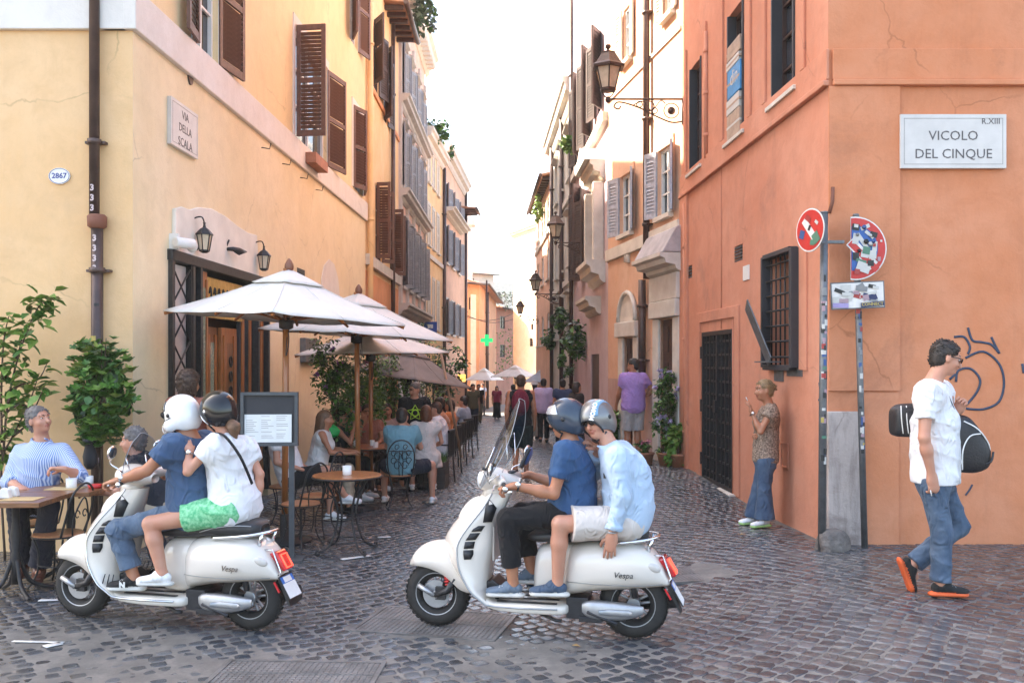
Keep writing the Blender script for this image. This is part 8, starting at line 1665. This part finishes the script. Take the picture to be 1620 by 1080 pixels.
# ------------------------------------------------------------------ street lamps on iron brackets
def street_lamp(fac, pw, pl, yb, sc, label):
    xw = fac.x(pw); Pw = fac.W(xw); Yw = Pw.y; z = CH - (yb - HZ) / F * Yw; xl = (pl - 810) / F * Yw; arm = abs(Pw.x - xl) / sc
    t = thing('street_lamp', label, 'street lamp', (Pw.x, Yw, z), math.pi, 'lanterns on scrolled iron brackets'); t.scale = (sc,) * 3; rm_ = mat('rusty_brown_iron', (.08, .05, .04), .5, .4, .3, 20, .3); A = arm
    m = MB(); m.tube([(0, 0, 0), (A, 0, 0)], .018, 6); m.tube(smooth_path([(0, 0, -.38), (A * .15, 0, -.4), (A * .35, 0, -.3), (A * .6, 0, -.14), (A * .85, 0, -.05), (A * .92, 0, -.13), (A * .86, 0, -.17), (A * .83, 0, -.12)], 5), .014, 6); m.tube([(0, 0, .04), (0, 0, -.44)], .02, 6)
    for cx, cz, q in ((.2, -.2, .13), (.2, -.2, .06), (A * .45, -.12, .085), (A * .58, -.09, .05), (A * .38, -.2, .05)): m.tube([(cx + q * math.cos(a), 0, cz + q * math.sin(a)) for a in [k * math.pi / 7 for k in range(14)]], .010, 5, closed=True)
    m.tube(smooth_path([(.3, 0, -.08), (A * .3, 0, -.03), (A * .42, 0, -.2), (A * .52, 0, -.04), (A * .66, 0, -.1)], 4), .010, 5); m.ell((.2, 0, -.2), (.05, .03, .05)); m.ell((A, 0, -.01), (.05, .05, .06)); m.tube(smooth_path([(A - .12, 0, .16), (A - .06, 0, .05), (A, 0, .03), (A + .06, 0, .05), (A + .12, 0, .16)], 3), .012, 5); m.build('bracket', rm_, t)
    g = MB().lathe([(.13, .17), (.235, .56)], 6, c=(A, 0, 0), smooth=False, a0=.52); g.build('lamp_glass', M_['warm_glass'], t); f = MB()
    for k in range(6): a = math.pi / 3 * k + .52; f.tube([(A + .132 * math.cos(a), .132 * math.sin(a), .16), (A + .24 * math.cos(a), .24 * math.sin(a), .57)], .013, 5)
    f.lathe([(.1, .13), (.15, .14), (.15, .18), (.12, .18)], 6, c=(A, 0, 0), smooth=False, a0=.52); f.lathe([(.3, .52), (.31, .56), (.25, .6), (.13, .78), (.135, .8), (.05, .82), (.02, .85), (.03, .87), (.055, .89), (.05, .93), (.001, .95)], 6, c=(A, 0, 0), smooth=False, a0=.52); f.build('lamp_frame', rm_, t); return t
street_lamp(RB1, 1080.5, 962, 157, .95, 'large iron lantern on a scrolled bracket at the end of the orange wall'); street_lamp(RB3, 932, 879, 384, .82, 'second street lantern, on the mauve house'); street_lamp(RB3, 885, 847, 465, .85, 'third street lantern farther up the right side'); street_lamp(RB3, 850, 823, 500, .85, 'smallest and farthest street lantern, before the sunlit tower wall')

# ------------------------------------------------------------------ road signs on poles
def sign_pole(px0, px1, ytop, Y, r, label, seed):
    b = gnd(px1, Y); top = at(px0, ytop, Y) - b; t = thing('sign_pole', label, 'pole', b, 0, 'galvanised sign poles at the right corner'); po = MB().tube([(0, 0, -.02), top], r, 14).build('tube', M_['galv'], t); MB().lathe([(r * 1.05, 0), (r * .9, .02), (.001, .025)], 14, c=top).build('cap', M_['galv'], t); q = random.Random(seed)
    for z in sorted(q.uniform(.25, .8) * top.z for _ in range(34)):
        w = q.uniform(.5, 1.3); a0 = -math.pi / 2 + q.uniform(-.5, .5); h = q.uniform(.02, .075); rr2 = r + q.uniform(.0015, .004); cx = top.x * z / top.z; P = []
        for i in range(5): a = a0 + (i / 4 - .5) * w; P.append([(cx + math.cos(a) * rr2, math.sin(a) * rr2, z), (cx + math.cos(a) * rr2, math.sin(a) * rr2, z + h)])
        m = MB(); m.grid(P); m.build('sticker', STK[q.choice([0, 0, 0, 1, 8, 8, 3, 4, 5, 6, 2, 7])], t)
    return t, b
pA, bA = sign_pole(1304, 1300, 338, 8.6, .036, 'taller dark pole at the corner covered in stickers, bearing the turned round sign', 3); pB, bB = sign_pole(1354, 1368, 342, 8.72, .03, 'slimmer leaning pole bearing the half round and oblong signs', 4)
SR, SW = mat('sign_red', (.55, .03, .025), .4, 0, .1, 12, 0), mat('sign_white', (.72, .68, .64), .45, 0, .12, 12, 0)
def disc(m, r, y, mi, a0=0, a1=2 * math.pi, n=40, cx=None, r0=0):
    P = [(r * math.cos(a0 + (a1 - a0) * k / n), r * math.sin(a0 + (a1 - a0) * k / n)) for k in range(n + (0 if a1 - a0 > 6.28 else 1))]
    if cx is not None: P = [(max(x, cx), z) for x, z in P]
    m.prism(P, y, y + .003, mi); return m
c = at(1282, 364, 8.55); t = thing('round_road_sign', 'battered round no entry sign seen at an angle on the taller pole', 'road sign', c, D2R(-70)); m = MB(); disc(m, .205, 0, 0); m.build('plate', [M_['galv']], t, fix=True); m = MB(); disc(m, .203, -.0035, 0); m.build('rim', [SW], t, fix=True); m = MB(); disc(m, .188, -.007, 0); m.build('face', [SR], t, fix=True)
m = MB(); m.box((0, -.0085, 0), (.27, .002, .07), 0, rotm(0, D2R(50), 0)); m.build('bar', SW, t)
for i, (x, z, w, h, a, c_) in enumerate(((-.11, -.03, .07, .08, 20, 3), (.09, -.08, .09, .1, -30, 5), (.1, .06, .05, .03, 40, 0), (-.02, .11, .08, .05, 35, 2), (0, .02, .03, .05, 30, 8), (.04, -.12, .06, .05, 10, 5))): MB().box((x, -.0105 - .0004 * i, z), (w, .001, h), 0, rotm(0, D2R(a), 0)).build('sticker', STK[c_], t)
MB().tube([(.0, .004, .07), (.06, .12, .07)], .012, 6).build('clamp', M_['galv'], t); MB().tube([(.0, .004, -.12), (.06, .12, -.12)], .012, 6).build('clamp', M_['galv'], t)
MB().b2(0, .16, -.02, .02, -.015, .015).build('clamp_arm', M_['galv'], pA, at(1308, 383, 8.6) - bA, bevel=.003)
c = at(1353, 393, 8.66); t = thing('half_round_sign', 'blue and red no stopping sign bent to a half disc and covered in stickers', 'road sign', c, D2R(2)); cx = -.045; m = MB(); disc(m, .302, 0, 0, cx=cx); m.build('plate', M_['galv'], t, fix=True); m = MB(); disc(m, .3, -.0035, 0, cx=cx); m.build('rim', SW, t, fix=True); m = MB(); disc(m, .287, -.007, 0, cx=cx + .003); m.build('red_ring', SR, t, fix=True)
m = MB(); disc(m, .213, -.0105, 0, cx=cx + .006); m.build('blue_field', mat('sign_blue', (.02, .1, .34), .4, 0, .15, 12, 0), t, fix=True); m = MB(); m.box((.075, -.0125, -.075), (.37, .002, .06), 0, rotm(0, D2R(45), 0)); m.build('diagonal', SR, t); m = MB(); m.box((.06, -.0122, -.05), (.33, .0015, .1), 0, rotm(0, D2R(45), 0)); m.build('diagonal_edge', SW, t)
q = random.Random(12); ST2 = [(.0, .2, .07, .06, 8, 8), (.09, .2, .09, .035, -25, 0), (.13, .13, .1, .03, 40, 0), (.06, .07, .16, .04, 55, 0), (.0, .09, .06, .1, 10, 0), (.17, .13, .07, .05, 15, 8), (.18, .02, .045, .09, 5, 0), (.16, -.06, .07, .08, 0, 0), (.085, -.06, .075, .055, 10, 0), (.0, -.075, .06, .07, 0, 8), (.05, -.12, .1, .03, 15, 5), (.1, -.02, .07, .07, 10, 5), (.07, -.18, .13, .09, 20, 0), (.14, -.14, .06, .055, 0, 8), (.22, -.1, .03, .04, 0, 6), (.01, -.22, .05, .05, 10, 2), (.24, .07, .02, .02, 0, 0), (.175, .03, .025, .03, 5, 2), (.0, .21, .04, .03, 8, 0)]
for i, (x, z, w, h, a, c_) in enumerate(ST2): MB().box((x, -.014 - .0005 * i, z), (w, .001, h), 0, rotm(0, D2R(a), 0)).build('sticker', STK[c_], t)
for i in range(7): x, z = q.uniform(0, .2), q.uniform(-.2, .2); MB().lathe([(q.uniform(.015, .03), 0), (.001, .0008)], 14, M=rotm(D2R(90), 0, 0), c=(x, -.0245 - .0003 * i, z)).build('round_sticker', STK[q.choice([0, 8, 1, 3, 0])], t)
MB().b2(.0, .04, .003, .05, .27, .31).build('clamp', M_['galv'], t)
c = at(1357, 467, 8.65); t = thing('oblong_sign', 'oblong white plate below the half round sign, plastered with torn stickers', 'road sign', c, D2R(1)); t.rotation_euler = (0, D2R(-2.5), 0); MB().b2(-.255, .255, 0, .004, -.128, .128).build('plate', M_['galv'], t, bevel=.012); MB().b2(-.243, .243, -.002, .0, -.116, .116).build('face', SW, t)
q = random.Random(15)
for i in range(30):
    w, h = q.uniform(.03, .11), q.uniform(.02, .06); x, z = q.uniform(-.2, .2), q.uniform(-.08, .09); MB().box((x, -.0035 - .0003 * i, z), (w, .0005, h), 0, rotm(0, q.uniform(-.5, .5), 0)).build('sticker', STK[q.choice([0, 0, 0, 0, 8, 1, 1, 2, 0, 6, 7, 0, 5])], t)
MB().box((-.17, -.0135, -.09), (.15, .001, .045), 0, rotm(0, D2R(3), 0)).build('sticker', mat('lilac_sticker', (.35, .28, .5), .5), t); MB().box((.13, -.0135, -.09), (.22, .001, .045), 0, rotm(0, D2R(-3), 0)).build('sticker', STK[7], t); link('lettering', text_mesh('CONNECT', .042, STK[4], .0006, bold=.001), t, (.13, -.0145, -.09), (math.pi / 2, 0, 0)); link('lettering', text_mesh('CRY', .035, STK[8], .0006), pB, (-.02 - .055, -.034, at(1358, 503, 8.72).z - bB.z), (math.pi / 2, 0, 0))

# ------------------------------------------------------------------ small things along the street
t = thing('pharmacy_cross', 'green illuminated pharmacy cross hanging before the orange house', 'sign', at(770, 538, 49)); gm = mat('green_neon', (.01, .5, .14), .4, 0, .05, 5, 0, emit=.35); MB().b2(-.32, .32, -.05, .05, -.1, .1).b2(-.1, .1, -.048, .048, .1, .3).b2(-.1, .1, -.048, .048, -.3, -.1).build('cross', gm, t); MB().tube([(0, 0, .28), (0, 0, 3.2)], .04, 6).build('hanger', M_['pipe'], t)
t = thing('notice_board', 'peach coloured menu board with a yellow lamp past the terrace chairs', 'notice board', gnd(713, 25)); zz = lambda y: at(0, y, 25).z - G(*pxy(713, 25)); MB().b2(-.45, .38, 0, .05, zz(643), zz(608)).build('board', mat('peach_panel', (.62, .36, .24), .7), t); MB().b2(-.5, .43, -.02, .07, zz(608), zz(604)).build('top_rail', M_['dark_wood'], t); MB().b2(-.5, -.45, -.01, .06, 0, zz(604)).build('post', M_['dark_wood'], t); MB().b2(.38, .43, -.01, .06, 0, zz(604)).build('post', M_['dark_wood'], t); MB().b2(.2, .4, -.05, .05, zz(604) + .01, zz(592)).build('lamp', mat('yellow_lamp', (.9, .5, .1), .5, 0, .05, 5, 0, emit=.5), t)
t = thing('leaning_pole', 'pale wooden pole leaning over the terrace chairs', 'pole', gnd(730, 16.6)); MB().tube([(0, 0, .35), at(697, 556, 15.9) - gnd(730, 16.6)], .022, 8).build('shaft', mat('pale_wood', (.45, .26, .16), .5), t)
x, z = LB2.hit(683, 518, -.35); t = thing('wall_sign', 'small blue parking sign projecting from the tall pink house', 'road sign', LB2.W(x, -.3, z)); MB().b2(-.25, .25, 0, .02, -.22, .22).build('plate', mat('sign_blue2', (.02, .06, .32), .4), t); MB().b2(-.1, .1, -.004, 0, -.03, .12).build('symbol', M_['white_plain'], t); MB().b2(-.5, -.25, .0, .02, -.02, .02).build('bracket', M_['galv'], t)
for i, (f, px, y0, px2, f2, y1) in enumerate(((LB1, 520, 505, 575, LB2, 560),)):
    pass
t = thing('wall_cabinet', 'grey meter box on the yellow wall under the second parasol', 'box', LB1.W(LB1.x(486), -.1, LB1.z(486, 555)), LB1.ang); MB().b2(-.5, .5, 0, .1, -.2, .22).build('housing', M_['galv'], t, bevel=.01); MB().b2(-.02, .02, -.012, 0, -.05, .05).build('latch', M_['dark_metal'], t)
# sagging cables across the far street
for i, (a, b) in enumerate((((735, 500, 56), (812, 496, 58)), ((735, 497, 56), (812, 505, 58)))):
    P, Q = at(*a), at(*b); t = thing('overhead_cable', ['upper sagging cable across the far end of the street', 'lower sagging cable across the far end of the street'][i], 'cable', P); MB().tube([(P.lerp(Q, k / 8) - P) - Vector((0, 0, .35 * math.sin(math.pi * k / 8))) for k in range(9)], .02, 4).build('wire', M_['iron'], t)
for i, (px, py) in enumerate(((890, 615), (920, 600))): pass
# fallen leaves and scraps
q = random.Random(40); SC = ['dry leaf beside the foot of the right wall', 'tiny dry leaf on the cobbles in the middle of the street']
for i, (px, Y) in enumerate(((1180, 9.4), (905, 6.1))): t = thing('litter', SC[i], 'litter', gnd(px, Y, .012), q.uniform(0, 6)); MB().add([(0, 0, .004), (.05, .005, .012), (.055, .03, .004), (.004, .035, .01)], [(0, 1, 2, 3)]).build('scrap', mat('dry_leaf', (.3, .18, .07), .8), t, solid=.002)

def haze():
    m = bpy.data.materials.new('haze_air'); m.use_nodes = True; nt = m.node_tree; nt.nodes.clear(); o = nt.nodes.new('ShaderNodeOutputMaterial'); v = nt.nodes.new('ShaderNodeVolumePrincipled'); v.inputs['Color'].default_value = (.95, .93, .9, 1); v.inputs['Density'].default_value = HAZE; v.inputs['Anisotropy'].default_value = .2; nt.links.new(v.outputs[0], o.inputs['Volume'])
    b = MB().b2(-34, 34, -10, 146, -6, 19).build('haze', m, kind='stuff')
HAZE = .0008
haze()
